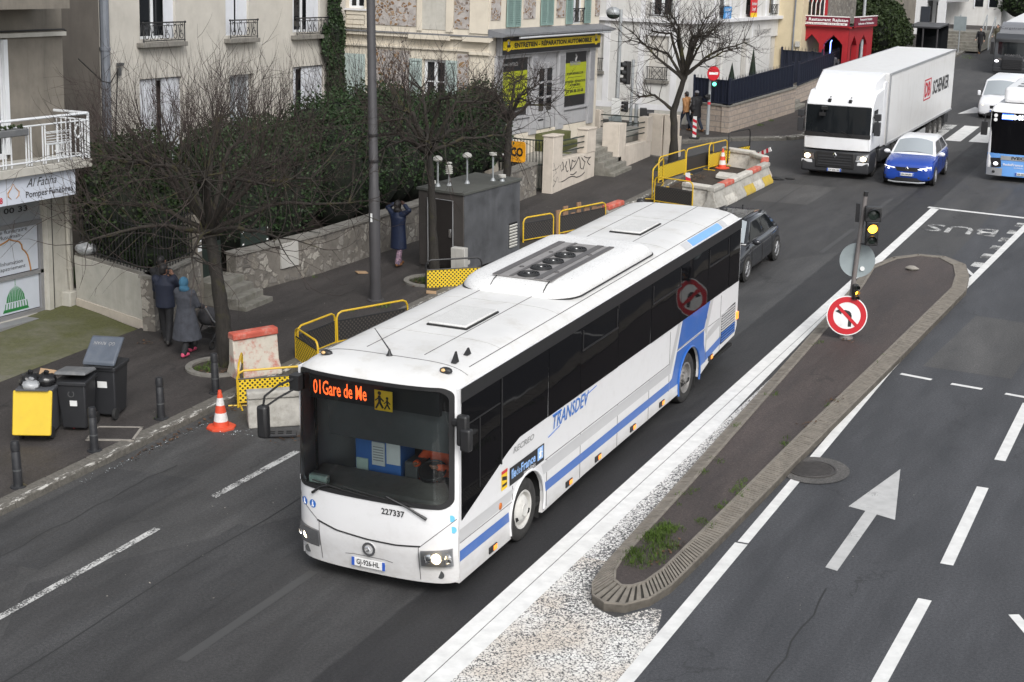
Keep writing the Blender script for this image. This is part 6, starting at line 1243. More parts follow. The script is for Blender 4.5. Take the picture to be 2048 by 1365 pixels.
q=MB(w3.location); A=Vector((-11.72,14.35)); d=Vector((.6,2.8)).normalized(); q.obox((A.x,A.y,.82),(.06,.6,.62),-math.atan2(d.x,d.y)); q.build('meter_box','cabinet_white',w3,bev=.008)
def railing(name,label,A,B,z,h,m_='iron_black',n=None,r=.012,th=None,group=None):
    A,B=Vector((*A,z)),Vector((*B,z)); L=(B-A).length; o=thing(name,label,'railing',A,0,group); mb=MB(A)
    for q in (.1,h-.12): mb.tube([A+Vector((0,0,q)),B+Vector((0,0,q))],.016,4)
    mb.build('rail',m_,o); k=n or int(L/.13); proto=None
    for i in range(k+1):
        p=A.lerp(B,i/k)-A
        if proto is None:
            mb=MB(); mb.tube([(0,0,0),(0,0,h),(0,0,h+.06)],[r,r,.002],4); proto=mb.build('bar',m_,o)
        else: c=proto.copy(); COL.objects.link(c); c.parent=o
        (proto if i==0 else c).location=p
    return o
railing('iron_railing','black iron railing on top of the off-white garden wall',(-14.7,10.33),(-12.15,9.42),1.38,1.1)
railing('iron_railing','black iron railing on the short rubble wall beside the entrance steps',(-12.0,9.5),(-12.3,11.35),1.38,1.1)
gt=thing('garden_gate','dark sheet metal garden gate at the top of stone steps','gate',(-12.5,11.5,.1)); MB().box(-.03,.03,.02,1.1,.55,1.35).build('gate_panel','iron_green',gt); b=MB()
for k in range(9): b.tube([(0,.06+k*.13,1.35),(0,.06+k*.13,2.25)],.012,4)
b.tube([(0,.02,2.15),(0,1.1,2.15)],.016,4); b.build('bars','iron_black',gt)
gp=MB((-12.35,11.42,.1)).box(-12.5,-12.2,11.3,11.5,.1,2.3).build('gate_post','render_drab',None,bev=.02); gp.location=(-12.35,11.42,.1); tag(gp,'dark square gate post with small white number tiles by the steps','post')
for k in range(3): MB((-12.35,11.42,.1)).box(-12.22,-12.19,11.33,11.47,1.45+k*.22,1.58+k*.22).build('number_tile','paper_white',gp)
def steps(name,label,x0,x1,y0,y1,n,h,run,m_,dirx=1,z0=.1):
    o=MB((x0,(y0+y1)/2,z0))
    for k in range(n): o.box(x0-run*(n-k)+ (0),x0-run*k if k else x1,y0,y1,z0,z0+h*(k+1)) if False else o.box(x0-.6,x0+run*(n-k),y0-.0*k,y1,z0+(h*k if k else 0)-(.02 if k else 0),z0+h*(k+1))
    q=o.build(name,m_,None,bev=.015); q.location=(x0,(y0+y1)/2,z0); return tag(q,label,'steps')
steps('entrance_steps','worn grey stone steps leading from the pavement up to the garden gate',-12.1,-11,11.5,12.6,4,.15,.26,'stone_step')
bg=MB((-12.95,11.0,1.4)); bg.ell((-14.5,10.25,1.52),(.28,.2,.16),10,7); o=bg.build('plastic_bag','bag_clear'); o.location=(-12.95,11.0,1.4); tag(o,'crumpled grey bag lying on the off-white wall by the downpipe','bag')
def boardsign():
    t=thing('notice_board','dark green notice board with pale corner fixings hung above the rubble wall','sign',(-12.2,13.6,1.2),R(-12)); MB().box(-.02,.02,-.45,.45,.0,.35).build('board','iron_green',t)
    for y,z in ((-.42,.02),(.38,.02),(-.42,.3),(.38,.3)): MB().box(.02,.026,y,y+.05,z,z+.04).build('corner_fixing','paper_white',t)
boardsign()
# garage terrace wall with graffiti, gate, sign
T0=(-10.58,28,.14)
gw=thing('terrace_wall','cream terrace wall with black graffiti and a three-bar railing','wall',T0,0,None,TILT)
MB().box(-.3,0,-.35,3.15,-.3,1.0).build('wall','fence_wall_cream',gw,bev=.01)
for y0,y1,z in ((-.36,.38,1.75),(2.4,3.16,1.76)):
    MB().box(-.34,.015,y0,y1,1.0 if y0>0 else -.3,z).build('pillar','fence_wall_cream',gw,bev=.015); MB().box(-.37,.04,y0-.03,y1+.03,z,z+.05).build('pillar_cap','fence_wall_cream',gw,bev=.01)
for z in (1.2,1.38,1.56): MB().tube([(-.1,.38,z),(-.1,2.42,z)],.022,6).build('rail','iron_green',gw)
Gx=.006
for pts in ([(-.3,.95),(-.05,.6),(-.3,.5)],[(-.35,.72),(.15,.82)],[(.2,.85),(.35,.6),(.5,.65),(.45,.9),(.25,.8)],[(.75,.9),(.6,.75),(.75,.6),(.9,.6)],[(.95,.95),(1.1,.55),(1.2,.9),(1.5,.85)],[(1.2,.6),(1.75,.95),(1.9,.6),(2.1,.55)],[(2.0,.9),(2.3,.75),(2.15,.5)],[(2.2,.92),(2.8,.85),(2.5,.72),(2.75,.6)],[(-.3,.2),(.0,.48),(.1,.3),(.9,.35),(1.6,.3),(2.3,.4)],[(-.28,.42),(-.05,.35),(-.25,.18)],[(1.1,.45),(1.6,.48)]):
    P=[]
    for k,(a,c2) in enumerate(zip(pts,pts[1:])):
        for i in range(5): u=i/5; P.append((Gx,a[0]+(c2[0]-a[0])*u+.03*math.sin(u*PI),a[1]+(c2[1]-a[1])*u+.04*math.sin(u*PI)*(1 if k%2 else -1)))
    P.append((Gx,*pts[-1])); MB().tube(P,.014,4).build('graffiti','graffiti_black',gw)
b=MB(T0); 
terr=MB((-12.4,31,.14)); terr.box(-12.48,-10.9,28.1,37.3,.0,.92); o=terr.build('terrace','concrete'); o.location=(-12.4,31,.14); struct(o)
tg=thing('driveway_gate','dark green barred driveway gate beside the graffiti wall','gate',(-12.55,27.85,.14)); 
for z in (.08,.85,1.62): MB().tube([(0,0,z),(1.7,0,z)],.022,5).build('gate_rail','iron_green',tg)
for k in range(16): MB().tube([(.05+k*.107,0,.06),(.05+k*.107,0,1.64)],.013,4).build('bar','iron_green',tg)
for x in (0,1.68): MB().box(x-.05,x+.05,-.05,.05,0,1.72).build('gate_post','iron_green',tg)
gp2=MB((-12.85,27.7,.1)).box(-13.1,-12.62,27.6,28.0,.1,1.6).build('gate_pillar','fence_wall_cream',None,bev=.015); gp2.location=(-12.85,27.7,.1); tag(gp2,'cream gate pillar left of the barred driveway gate','pillar')
# wrench-shaped sign
ws=thing('garage_sign','garage sign shaped like a wrench above an orange rounded plate reading RECO','sign',(-12.1,27.66,1.05))
b=MB(); b.prism([(-.35,.0),(.05,.0),(.05,.62),(-.35,.62)],'y',-.02,.02); b.build('black_plate','sign_black',ws)
P=[]; 
for cx,cz,a0 in ((.52,.1,-90),(.52,.56,0),(.05,.56,90),(.05,.1,180)):
    for k in range(6): a=R(a0+18*k); P.append((cx+.1*math.cos(a),cz+.1*math.sin(a)))
b=MB(); b.prism(P,'y',-.045,-.02); op=b.build('orange_plate','enseigne_orange',ws)
text('R',(-.32,-.024,.2),(1,0,0),zz,.26,'letter_white',ws,width=.2,bold=.04); text('ÉCO',(-.02,-.05,.2),(1,0,0),zz,.26,'letter_black',op,width=.56,bold=.04)
Wp=[(.02,.62),(-.3,.98),(-.42,.98),(-.5,1.06),(-.62,1.28),(-.56,1.3),(-.42,1.14),(-.3,1.18),(-.27,1.3),(-.4,1.48),(-.34,1.5),(-.2,1.4),(-.12,1.2),(-.14,1.05),(.18,.68)]
b=MB(); b.prism(Wp,'y',-.02,.02); b.build('wrench','wrench_steel',ws,smooth=0); b=MB(); b.tube([(x,-.025,z) for x,z in Wp+Wp[:1]],.014,4); b.build('wrench_outline','letter_black',ws)
# second flight and far terrace walls
steps('terrace_steps','dark damp stone steps between the two cream terrace walls',-10.9,-10.2,31.3,32.9,5,.16,.2,'stone_step')
T1=(-10.3,31,.14); fw=thing('terrace_wall','plain cream terrace wall with railing right of the dark steps','wall',T1,0,None,TILT)
MB().box(-.3,0,2.2,4.75,-.4,.85).build('wall','fence_wall_cream',fw,bev=.01); MB().box(-.62,.0,1.6,2.25,-.4,1.64).build('pillar','fence_wall_cream',fw,bev=.015); MB().box(-.32,.02,4.28,4.78,.8,1.68).build('pillar','fence_wall_cream',fw,bev=.015)
for z in (1.13,1.32,1.51): MB().tube([(-.1,2.2,z),(-.1,4.3,z)],.022,6).build('rail','iron_green',fw)
bw=thing('terrace_wall','back terrace wall of cream pillars and three dark rails facing the side street','wall',(-12,36.9,.14),0,None,TILT)
MB().box(-2,2.4,-.05,.15,-.4,.6).build('wall','fence_wall_cream',bw)
for x0,x1 in ((-1.2,-.7),(1.2,1.75),(1.8,2.3)): MB().box(x0,x1,-.12,.2,-.4,1.35).build('pillar','fence_wall_cream',bw,bev=.015)
for z in (.75,.95,1.18): MB().tube([(-.7,.0,z),(1.2,0,z)],.022,6).build('rail','iron_green',bw)
# blue-black fence on the stone base at the corner
F0=[(-11.2,42.75),(-9.5,42.3),(-8.75,49.2)]
lw=wall_line('low_stone_wall','low limestone block wall carrying the navy fence at the street corner',F0,1.05,.3,'limestone_blocks',cap='coping_grey')
def navy(name,label,pts,z,h):
    o=thing(name,label,'fence',(pts[0][0],pts[0][1],z)); base=Vector(o.location)
    for A,B in zip(pts,pts[1:]):
        A,B=Vector((*A,z)),Vector((*B,z)); d=(B-A).normalized(); nrm=Vector((-d.y,d.x,0)); mb=MB(base); L=(B-A).length; k=int(L/.16)
        for i in range(k):   # corrugated infill sheet
            p,q=A+d*(L*i/k)+nrm*(.025 if i%2 else 0),A+d*(L*(i+1)/k)+nrm*(0 if i%2 else .025); mb.poly([p,q,q+Vector((0,0,h*.93)),p+Vector((0,0,h*.93))])
        mb.build('infill_sheet','navy_metal',o,smooth=0)
        for zz_ in (.06,h*.94): MB(base).tube([A+Vector((0,0,zz_))-nrm*.02,B+Vector((0,0,zz_))-nrm*.02],.022,4).build('rail','navy_metal',o)
        pr=None
        for i in range(k+1):
            if pr is None: pr=MB().tube([(0,0,0),(0,0,h),(0,0,h+.1)],[.014,.014,.002],4).build('spike','navy_metal',o); pr.location=A-nrm*.02-base
            else: c=pr.copy(); COL.objects.link(c); c.parent=o; c.location=A+d*(L*i/k)-nrm*.02-base
    for p in pts: MB().box(-.04,.04,-.04,.04,0,h+.05).build('post','navy_metal',o).location=Vector((*p,z))-base
    return o
navy('spiked_fence','navy sheet-metal fence with spikes on the limestone corner wall',[(-11.15,42.9),(-9.55,42.45),(-8.9,49.1)],1.2,1.0)
lw2=wall_line('low_stone_wall','limestone base wall running on past the gate toward the red restaurant',[(-9.4,51.6),(-9.2,58.5)],.8,.3,'limestone_blocks',cap='coping_grey')
navy('spiked_fence','navy spiked fence in front of the red restaurant',[(-9.35,51.7),(-9.25,58.3)],.95,1.0)
navy('spiked_fence','navy spiked side fence running back to the white corner house',[(-11.4,56.2),(-9.4,55.9)],.4,1.7)
steps('corner_steps','small stone steps in the gap of the limestone wall',-9.6,-9,49.5,51.3,3,.16,.25,'stone_step')
for x,y,h in ((-10.7,46.3,2.3),(-10.5,48.6,2.75)):
    b=MB(); 
    b.lathe([(.0,0),(.22,.05),(.26,.6),(.16,1.5),(.0,h)],(0,0,0),n=14); 
    for v in range(len(b.v)): q=b.v[v]; s=1+random.uniform(-.1,.1); b.v[v]=(q[0]*s,q[1]*s,q[2])
    t=thing('cypress_shrub',('shorter ' if h<2.5 else 'taller ')+'pointed clipped cypress behind the navy corner fence','shrub',(x,y,.14)); b.build('crown','cypress_leaf',t)
# kiosk / measuring shed
SH=thing('monitoring_shed','dark grey metal air-monitoring shed with brown door on the pavement','shed',(-8.75,18.2,.14),R(-9)) 
def sb(*a): return MB().box(*a)
sb(-.7,.7,-1.2,1.3,.08,2.02).build('shed_body','shed_brown',SH,bev=.015); sb(-.74,.74,-1.24,1.34,2.0,2.07).build('shed_roof','shed_roof',SH,bev=.01); sb(.7,.712,-1.18,1.28,.1,2.0).build('side_cladding','shed_grey',SH)
dd=sb(-.36,.38,-1.235,-1.2,.14,1.82).build('door','shed_door',SH,bev=.006); b=MB(); b.tube([(-.38,-1.24,.14),(-.38,-1.24,1.84),(.4,-1.24,1.84),(.4,-1.24,.14)],.014,4); b.build('door_frame','silver_trim',SH); b=MB(); b.box(.28,.36,-1.27,-1.235,.9,1.12); b.build('door_handle','chrome',dd,bev=.01)
vt=sb(.712,.722,.78,1.14,.3,.96).build('vent','dark_void',SH)
for k in range(8): MB().obox((.73,.96,.34+k*.078),(.03,.34,.045),0,0,0,R(25)).build('slat','vent_white',vt)
for x,y in ((-.6,-1.1),(.6,-1.1),(-.6,1.2),(.6,1.2)): sb(x-.06,x+.06,y-.06,y+.06,0,.09).build('foot','shed_brown',SH)
b=MB(); disc(b,(.714,-1.0,.28),(1,0,0),.06); b.build('socket','cabinet_white',SH)
def probe(x,y,h,kind):
    t=bpy.data.objects.new('air_probe',None); COL.objects.link(t); t.parent=SH; t.location=(x,y,2.07)
    MB().tube([(0,0,0),(0,0,h)],.025,8).build('mast','steel_galv',t); MB().lathe([(.07,0),(.04,.07),(.0,.07)],(0,0,0),n=12).build('base','steel_galv',t)
    b=MB()
    if kind==0: b.lathe([(.0,.09),(.04,.09),(.11,.05),(.125,.0),(.11,-.03),(.04,-.05)],(0,0,h),n=18)
    elif kind==1:
        for k in range(5): b.lathe([(.08,-.0),(.095,-.02),(.04,.02)],(0,0,h-.22+k*.045),n=16)
        b.ell((0,0,h+.02),(.08,.08,.03),14,6)
    else: b.lathe([(.09,0),(.1,.06),(.0,.08)],(0,0,h),n=14); b.tube([(-.1,0,h+.02),(.1,0,h+.02)],.03,6)
    b.build('probe_head','vent_white',t)
probe(-.35,-.85,.68,0); probe(-.18,-.6,.55,1); probe(.02,-.1,.7,0); probe(.33,.6,.66,2); probe(.55,.7,.1,2); probe(-.45,-.95,.08,2)
o=MB((-8.15,16.5,.14)).box(-8.36,-7.98,16.42,16.62,.14,.92).build('utility_cabinet','cabinet_white',None,bev=.015); o.location=(-8.15,16.5,.14); tag(o,'small off-white utility cabinet in front of the monitoring shed','cabinet')
# tall lamp post, corner lamp, far lamp
lp=thing('lamp_post','tall dark grey lamp post on the pavement beside the coach','lamp post',(-8.94,13.71,.14)); b=MB(); b.tube([(0,0,0),(0,0,.4),(0,0,2.6),(0,0,2.65),(0,0,11)],[.15,.135,.13,.11,.085],16); b.build('pole','post_grey',lp); MB().lathe([(.2,0),(.2,.03),(.14,.05)],(0,0,0),n=16).build('base_flange','post_grey',lp)
for z in (3.3,3.9): MB().lathe([(.128,-.03),(.132,0),(.128,.03)],(0,0,z),n=16).build('band','black_plastic',lp)
o=MB(); o.box(-.02,.02,-.15,-.13,1.9,2.1); o.build('sticker','paper_white',lp)
def lamp(loc,h,label,r=.27,side=-1):
    t=thing('street_lamp',label,'street lamp',loc,0,None,TILT); b=MB(); b.tube([(0,0,0),(0,0,h*.55),(0,0,h)],[.085,.075,.06],12); b.build('pole','steel_galv',t)
    b=MB(); b.ell((side*r*1.1,0,h-.12),(r,r,r*.75),18,10); b.build('lamp_head','steel_galv',t); b=MB(); b.ell((side*r*1.1,0,h-.12-r*.28),(r*.93,r*.93,r*.62),18,8); b.build('lamp_bowl','lens_dark',t)
    b=MB(); b.tube([(0,0,h-.1),(side*r*.4,0,h-.1)],.04,6); b.build('bracket','steel_galv',t); return t
l1=lamp((-12.3,37.4,.14),4.95,'grey street lamp with a ball-shaped head at the side street corner')
b=MB(); b.box(-.17,.17,-.1,-.085,1.15,1.75); b.build('plan_sign','paper_white',l1); MB().obox((0,-.1,.95),(.5,.02,.3),0,0,0,R(-12)).build('back_plate','sign_back_grey',l1)
l2=lamp((-8.7,60.5,.14),6.2,'tall grey street lamp in front of the red restaurant sign',.3,-1)
# signals at the side street corner
def head(t,c,h,lit=None,w_=.22,face=(0,-1,0),back=False,n=3):
    """signal head: n lenses looking along face"""
    f=Vector(face).normalized(); u=Vector((0,0,1)); s=f.cross(u).normalized(); c=Vector(c); ang=math.atan2(f.x,-f.y)
    bx_=MB(); bx_.obox(c,(w_,w_*.7,h),-0 if not f.x else math.atan2(f.x,-f.y)); hd=bx_.build('signal_head','signal_black',t,bev=.02)
    for k in range(n):
        z=h*(.5-(k+.5)/n); p=c+u*z+f*w_*.36
        q=MB(); q.lathe([(0,.02),(w_*.3,.012),(w_*.36,0)],p,f,n=16); q.build('lens',lit[k] if lit and lit[k] else 'lens_dark',hd)
        q=MB(); r=w_*.42
        for i in range(10):
            a,b_=-.25*PI+1.5*PI*i/10,-.25*PI+1.5*PI*(i+1)/10; A=lambda a_,d:p+r*(math.cos(a_)*s+math.sin(a_)*u)+f*d
            q.poly([A(a,0),A(b_,0),A(b_,w_*.75),A(a,w_*.75)])
        q.build('visor','signal_black',hd)
    return hd
t=thing('traffic_signal','black side-street traffic signal on thin grey pole beside the ball-head lamp','traffic light',(-12.0,38.1,.14),0,None,TILT); MB().tube([(0,0,0),(0,0,3.1)],.055,10).build('pole','steel_galv',t); head(t,(-.22,0,2.6),.85,None,.26,(-.6,-.8,0)); head(t,(-.2,0,1.35),.4,None,.16,(-.6,-.8,0))
t=thing('traffic_signal','short post with a black signal box turned away at the corner','traffic light',(-11.75,38.0,.14),0,None,TILT); MB().tube([(0,0,0),(0,0,1.5)],.07,10).build('pole','steel_galv',t); head(t,(.28,0,1.15),.42,None,.36,(1,.4,0),n=1)
t=thing('no_entry_signal','grey pole with no-entry sign and small green signal at the corner kerb','sign',(-10.1,41.55,.14),0,None,TILT); b=MB(); b.tube([(0,0,0),(0,0,1.1),(0,0,2.45)],[.07,.06,.045],10); b.build('pole','steel_galv',t); MB().lathe([(.062,-.05),(.062,.05)],(0,0,1.2),n=10).build('band','letter_red',t)
b=MB(); b.lathe([(0,.012),(.27,.012),(.28,0),(0,-.005)],(.12,-.04,2.35),(.75,-.65,0),n=28); sd=b.build('sign_disc','sign_red',t); b=MB(); u=Vector((.65,.75,0)); c0=Vector((.12,-.04,2.35))+Vector((.75,-.65,0)).normalized()*.016
b.poly([c0-u*.2+Vector((0,0,-.045)),c0+u*.2+Vector((0,0,-.045)),c0+u*.2+Vector((0,0,.045)),c0-u*.2+Vector((0,0,.045))]); b.build('sign_bar','sign_white',sd)
head(t,(.18,-.02,1.95),.24,['signal_green'],.2,(.3,-1,0),n=1); head(t,(-.02,-.08,1.45),.2,None,.16,(-.6,-.8,0),n=1)
# signal mast on the traffic island
TM=thing('traffic_light_mast','leaning signal mast on the island with amber light and no-left-turn sign','traffic light',(1.76,15.45,.16))
lean=lambda z:Vector((.066*z,0.02*z,z))
b=MB(); b.tube([lean(0),lean(1.2),lean(3.2)],[.055,.05,.045],12); b.build('pole','pole_rust',TM); MB().tube([lean(3.12),lean(3.22)],.05,10).build('pole_cap','black_plastic',TM); MB().lathe([(.16,0),(.12,.1),(.06,.12)],(0,0,0),n=12).build('base','pole_rust',TM)
f_=(.35,-1,0)
c=lean(2.5)+Vector((.24,-.06,0)); 
bx_=MB(); bx_.obox(c+Vector((0,0,.27)),(.34,.2,.32),math.atan2(.35,1)); bx_.obox(c+Vector((0,0,-.14)),(.26,.2,.52),math.atan2(.35,1)); hd=bx_.build('signal_head','signal_black',TM,bev=.02)
fv=Vector(f_).normalized(); sv=fv.cross(Vector((0,0,1))).normalized()
for z,r,m_ in ((.27,.115,'lens_dark'),(-.03,.098,'amber_signal'),(-.27,.09,'lens_dark')):
    p=c+Vector((0,0,z))+fv*.1; q=MB(); q.lathe([(0,.025),(r*.8,.014),(r,0)],p,fv,n=20); q.build('lens',m_,hd); q=MB(); rr=r*1.15
    for i in range(12):
        a,b_=-.15*PI+1.3*PI*i/12,-.15*PI+1.3*PI*(i+1)/12; A=lambda a_,d:p+rr*(math.cos(a_)*sv+math.sin(a_)*Vector((0,0,1)))+fv*d
        q.poly([A(a,0),A(b_,0),A(b_,.14 if 1<i<10 else .07),A(a,.14 if 1<i<10 else .07)])
    q.build('visor','signal_black',hd)
for z in (2.85,2.1): MB().tube([lean(z),lean(z)+Vector((.24,-.04,0))],.02,5).build('bracket','signal_black',TM)
b=MB(); b.box(.02,.1,.05,.1,2.55,2.95); b.build('back_board','signal_black',TM)
# round sign seen from behind
nb=Vector((.25,-1,.05)).normalized(); b=MB(); b.lathe([(0,0),(.36,0),(.375,.02),(.375,.035),(.35,.03),(0,.015)],lean(1.72)+Vector((.0,.07,0)),nb,n=32); sbk=b.build('sign_back','sign_back_grey',TM)
b=MB(); disc(b,lean(1.55)+Vector((.14,.03,0)),nb,.05); b.build('sticker','paper_white',sbk)
head(TM,lean(1.05)+Vector((.08,-.07,0)),.34,[None,'amber_signal',None],.125,(.6,-.8,0))
sc_=lean(.52)+Vector((-.02,-.1,0)); nb=Vector((.3,-1,.12)).normalized(); b=MB(); b.lathe([(0,-.01),(.43,-.01),(.433,.012),(.42,.014),(0,.014)],sc_,nb,n=44); sg=b.build('no_left_turn_sign','sign_white',TM)
b=MB(); disc(b,sc_+nb*.017,nb,.41,r0=.29,seg=44); b.build('sign_ring','sign_red',sg)
U=(Vector((0,0,1))-nb*nb.z).normalized(); S_=U.cross(nb).normalized(); W_=lambda x,y,d=.017:sc_+S_*x+U*y+nb*d
b=MB(); b.poly([W_(.03,-.24),W_(.1,-.24),W_(.1,-.02),W_(.1,.02),W_(.03,.0),W_(.03,-.1)]); 
arcq=[(.1,-.02),(.09,.05),(.05,.1),(-.02,.12),(-.12,.12)]; arci=[(.03,-.02),(.025,.02),(.0,.045),(-.04,.055),(-.12,.055)]
for k in range(4): b.poly([W_(*arci[k]),W_(*arcq[k]),W_(*arcq[k+1]),W_(*arci[k+1])])
b.poly([W_(-.12,.02),W_(-.12,.16),W_(-.25,.09)]); ar=b.build('arrow','letter_black',sg,smooth=0,fix=True)
b=MB(); a=.7071; b.poly([W_(-.23,.18,.021),W_(-.18,.23,.021),W_(.23,-.18,.021),W_(.18,-.23,.021)]); b.build('bar','sign_red',sg,smooth=0,fix=True)
# bollards
bol=None
for (x,y),lb in zip(((-8.18,.75),(-8.18,2.65),(-8.2,4.55),(-8.2,6.25)),('black bollard nearest the left edge of the photo, beside the kerb','black bollard in front of the wheelie bins','black scuffed bollard by the kerb between hatch and orange cone','black bollard beside the round tree pit and yellow barrier')):
    if not bol:
        bol=thing('bollard',lb,'bollard',(x,y,.14),0,'bollards along the kerb'); MB().lathe([(.075,0),(.072,.6),(.066,.61),(.066,.63),(.074,.64),(.074,.74),(.06,.79),(0,.8)],(0,0,0),n=18).build('post','bollard_black',bol); MB().lathe([(.13,0),(.13,.02),(.08,.03)],(0,0,0),n=18).build('base_plate','bollard_black',bol)
        MB().lathe([(.0745,-.012),(.076,0),(.0745,.012)],(0,0,.3),n=18).build('band','grey_plastic',bol)
    else: copy_tree(bol,None,(x,y,.14),random.random()*3,lb)
# cones
def cone(label,loc,rz=0,s=1):
    t=thing('traffic_cone',label,'traffic cone',loc,rz,'orange traffic cones'); rr=lambda z:.155-.125*z/.72
    zs=[.04,.14,.3,.44,.58,.72]; ms=['cone_orange','cone_white','cone_orange','cone_white','cone_orange']
    for a,b_,m_ in zip(zs,zs[1:],ms): MB().lathe([(rr(a)*s,a*s),(rr(b_)*s,b_*s)]+([(0,b_*s)] if b_>.7 else []),(0,0,0),n=22).build('cone_band',m_,t)
    MB().lathe([(0,0),(.27*s,0),(.27*s,.03*s),(.2*s,.045*s),(.14*s,.05*s)],(0,0,0),n=8).build('base','cone_orange',t); return t
cone('orange and white traffic cone standing in the gutter among broken glass',(-7.17,4.95,0)); cone('orange and white cone between the far yellow mesh barriers',(-7.3,34.8,.1),0,.95)
# lane marker posts
def marker(label,loc,h=.85,tilt=(0,0)):
    t=thing('marker_post',label,'marker post',loc,0,'red and white marker posts'); t.rotation_euler=(tilt[0],tilt[1],0); n=7
    for k in range(n):
        z0,z1=.05+(h-.05)*k/n,.05+(h-.05)*(k+1)/n; MB().prism([(-.07,z0+.03 if k else z0),(.07,z0-.03 if k else z0),(.07,z1-.03 if k<n-1 else z1),(-.07,z1+.03 if k<n-1 else z1)],'y',-.02,.02).build('stripe','letter_red' if k%2 else 'sign_white',t,smooth=0)
    MB().box(-.18,.18,-.12,.12,0,.06).build('base','black_rubber',t,bev=.02); return t
marker('red and white striped post on the far pavement kerb beside walkers',(-10.2,40.3,.14)); marker('red and white striped post leaning at the end of concrete barriers',(-6.35,28.6,0),1.0,(0,R(-5)))
marker('red and white striped post fallen against inside of the white barriers',(-6.6,36.2,.35),.8,(R(20),R(62)))
# concrete barriers
def barrier(label,x,y,rz,L=.82,top='barrier_paint_white',body='barrier_concrete',foot=None,h=.7,z=0,group='concrete barriers around the roadworks'):
    t=thing('concrete_barrier',label,'barrier',(x,y,z),rz,group)
    P=[(-.26,0),(.26,0),(.26,.1),(.14,.3),(.09,h-.12),(-.09,h-.12),(-.14,.3),(-.26,.1)]
    mb=MB(); mb.prism(P,'y',-L/2+.012,L/2-.012); mb.build('barrier_body',body,t,bev=.025)
    mb=MB(); mb.prism([(-.13,h-.14),(.13,h-.14),(.13,h-.03),(.1,h),(-.1,h),(-.13,h-.03)],'y',-L/2+.01,L/2-.01); mb.build('barrier_top',top,t,bev=.02)
    if foot:
        mb=MB(); mb.prism([(.255,.02),(.262,.02),(.264,.1),(.2,.2),(.146,.3),(.13,.3),(.19,.2)],'y',-L/2+.02,L/2-.02); mb.build('painted_foot',foot,t)
    return t
Ls=[('grey concrete barrier at the near end of the roadworks row','barrier_concrete','barrier_concrete',None),('concrete barrier with red and white top and pale painted foot','barrier_paint_red','barrier_concrete','barrier_paint_white'),('weathered white concrete barrier third in the roadworks row','barrier_paint_white','barrier_concrete',None),('concrete barrier with a yellow patched foot in middle of row','barrier_paint_white','barrier_concrete','barrier_paint_yellow'),('concrete barrier with red top before the yellow-footed end pair','barrier_paint_red','barrier_concrete','barrier_paint_white'),('mossy concrete barrier with bright yellow painted foot','barrier_concrete','barrier_concrete','barrier_paint_yellow')]
for i,(lb,tp,bd,ft) in enumerate(Ls): barrier(lb,-5.5+.03*i,28.55+.88*i,R(-2+random.uniform(-2,2)),.86,tp,bd,ft)
barrier('short barrier with red painted end at the bend of the row',-5.55,33.9,R(14),.8,'barrier_paint_red','barrier_white_red',None); barrier('cracked white barrier turned across the head of the roadworks',-6.0,34.75,R(48),.9,'barrier_paint_white','barrier_paint_white',None); barrier('tall white barrier with yellow base closing the far roadworks end',-6.95,35.5,R(72),1.3,'barrier_paint_white','barrier_paint_white','barrier_paint_yellow'); barrier('peeling white barrier set crosswise at the near roadworks end',-6.1,28.55,R(75),1.0,'barrier_paint_white','barrier_paint_white',None)
barrier('grey rubble-topped concrete barrier standing on the road behind the coach mirror',-6.3,5.7,R(-52),1.35,'barrier_concrete','barrier_concrete',None,.66)
barrier('red and white painted barrier leaning on the pavement beside the tree',-8.25,7.65,R(-30),1.0,'barrier_paint_red','barrier_white_red',None,.95,.1)
barrier('red-topped barrier lying behind the coach roof by planks',-7.3,24.6,R(-5),1.0,'barrier_paint_red','barrier_concrete',None)
# yellow site fences
def sfence(label,p0,p1,z=.02,h=1.0,panel='perforated_yellow',frame='fence_yellow',ph=.42,name='site_barrier',open_=True):
    A,B=Vector(p0),Vector(p1); d=B-A; L=d.length; t=thing(name,label,'barrier',(A.x,A.y,z),math.atan2(d.y,d.x),'folding barriers round the roadworks')
    r=.022; P=[(0,0,0),(0,0,h-.12),(.04,0,h-.04),(.12,0,h),(L-.12,0,h),(L-.04,0,h-.04),(L,0,h-.12),(L,0,0)]
    MB().tube(P,r,7).build('frame',frame,t); MB().tube([(0,0,.1),(L,0,.1)],r*.8,6).build('bottom_rail',frame,t)
    MB().box(.02,L-.02,-.012,.012,.12,.12+ph).build('panel',panel,t); MB().tube([(0,0,.14+ph),(L,0,.14+ph)],r*.7,5).build('mid_rail','fence_black',t)
    for x in (.05,L-.05): MB().tube([(x,-.22,.01),(x,.22,.01)],.018,5).build('foot',frame,t)
    return t
s1=sfence('yellow perforated barrier lettered ECOTS behind the grey concrete block',(-7.55,6.05),(-6.55,6.95),0,.72); text('E.CO.T.S. BTP',(.4,-.016,.2),(1,0,0),zz,.07,'letter_black',s1,width=.75,bold=.02)
sfence('narrow yellow barrier folded at angle beside the red-white barrier',(-7.55,6.1),(-8.05,6.95),.0,.8,'perforated_black'); sfence('yellow barrier with black mesh along the trench edge',(-8.05,8.95),(-7.95,10.25),.05,.75,'perforated_black'); sfence('yellow barrier running towards the coach roof from the mesh barrier',(-7.93,10.3),(-7.1,11.9),.05,.75,'perforated_black'); sfence('yellow perforated barrier end-on just behind the coach front corner',(-8.07,8.9),(-7.1,8.2),.05,.75)
sfence('yellow barrier with black top rail in front of the shed',(-8.45,15.3),(-7.4,16.2),.02,.8,frame='fence_black')
sfence('yellow barrier on its own beside the planks behind the coach',(-8.45,20.9),(-8.0,21.9),.1,.72,'perforated_black'); sfence('yellow barrier in front of upright wooden planks',(-7.95,22.2),(-7.3,24.0),.1,.72,'perforated_black')
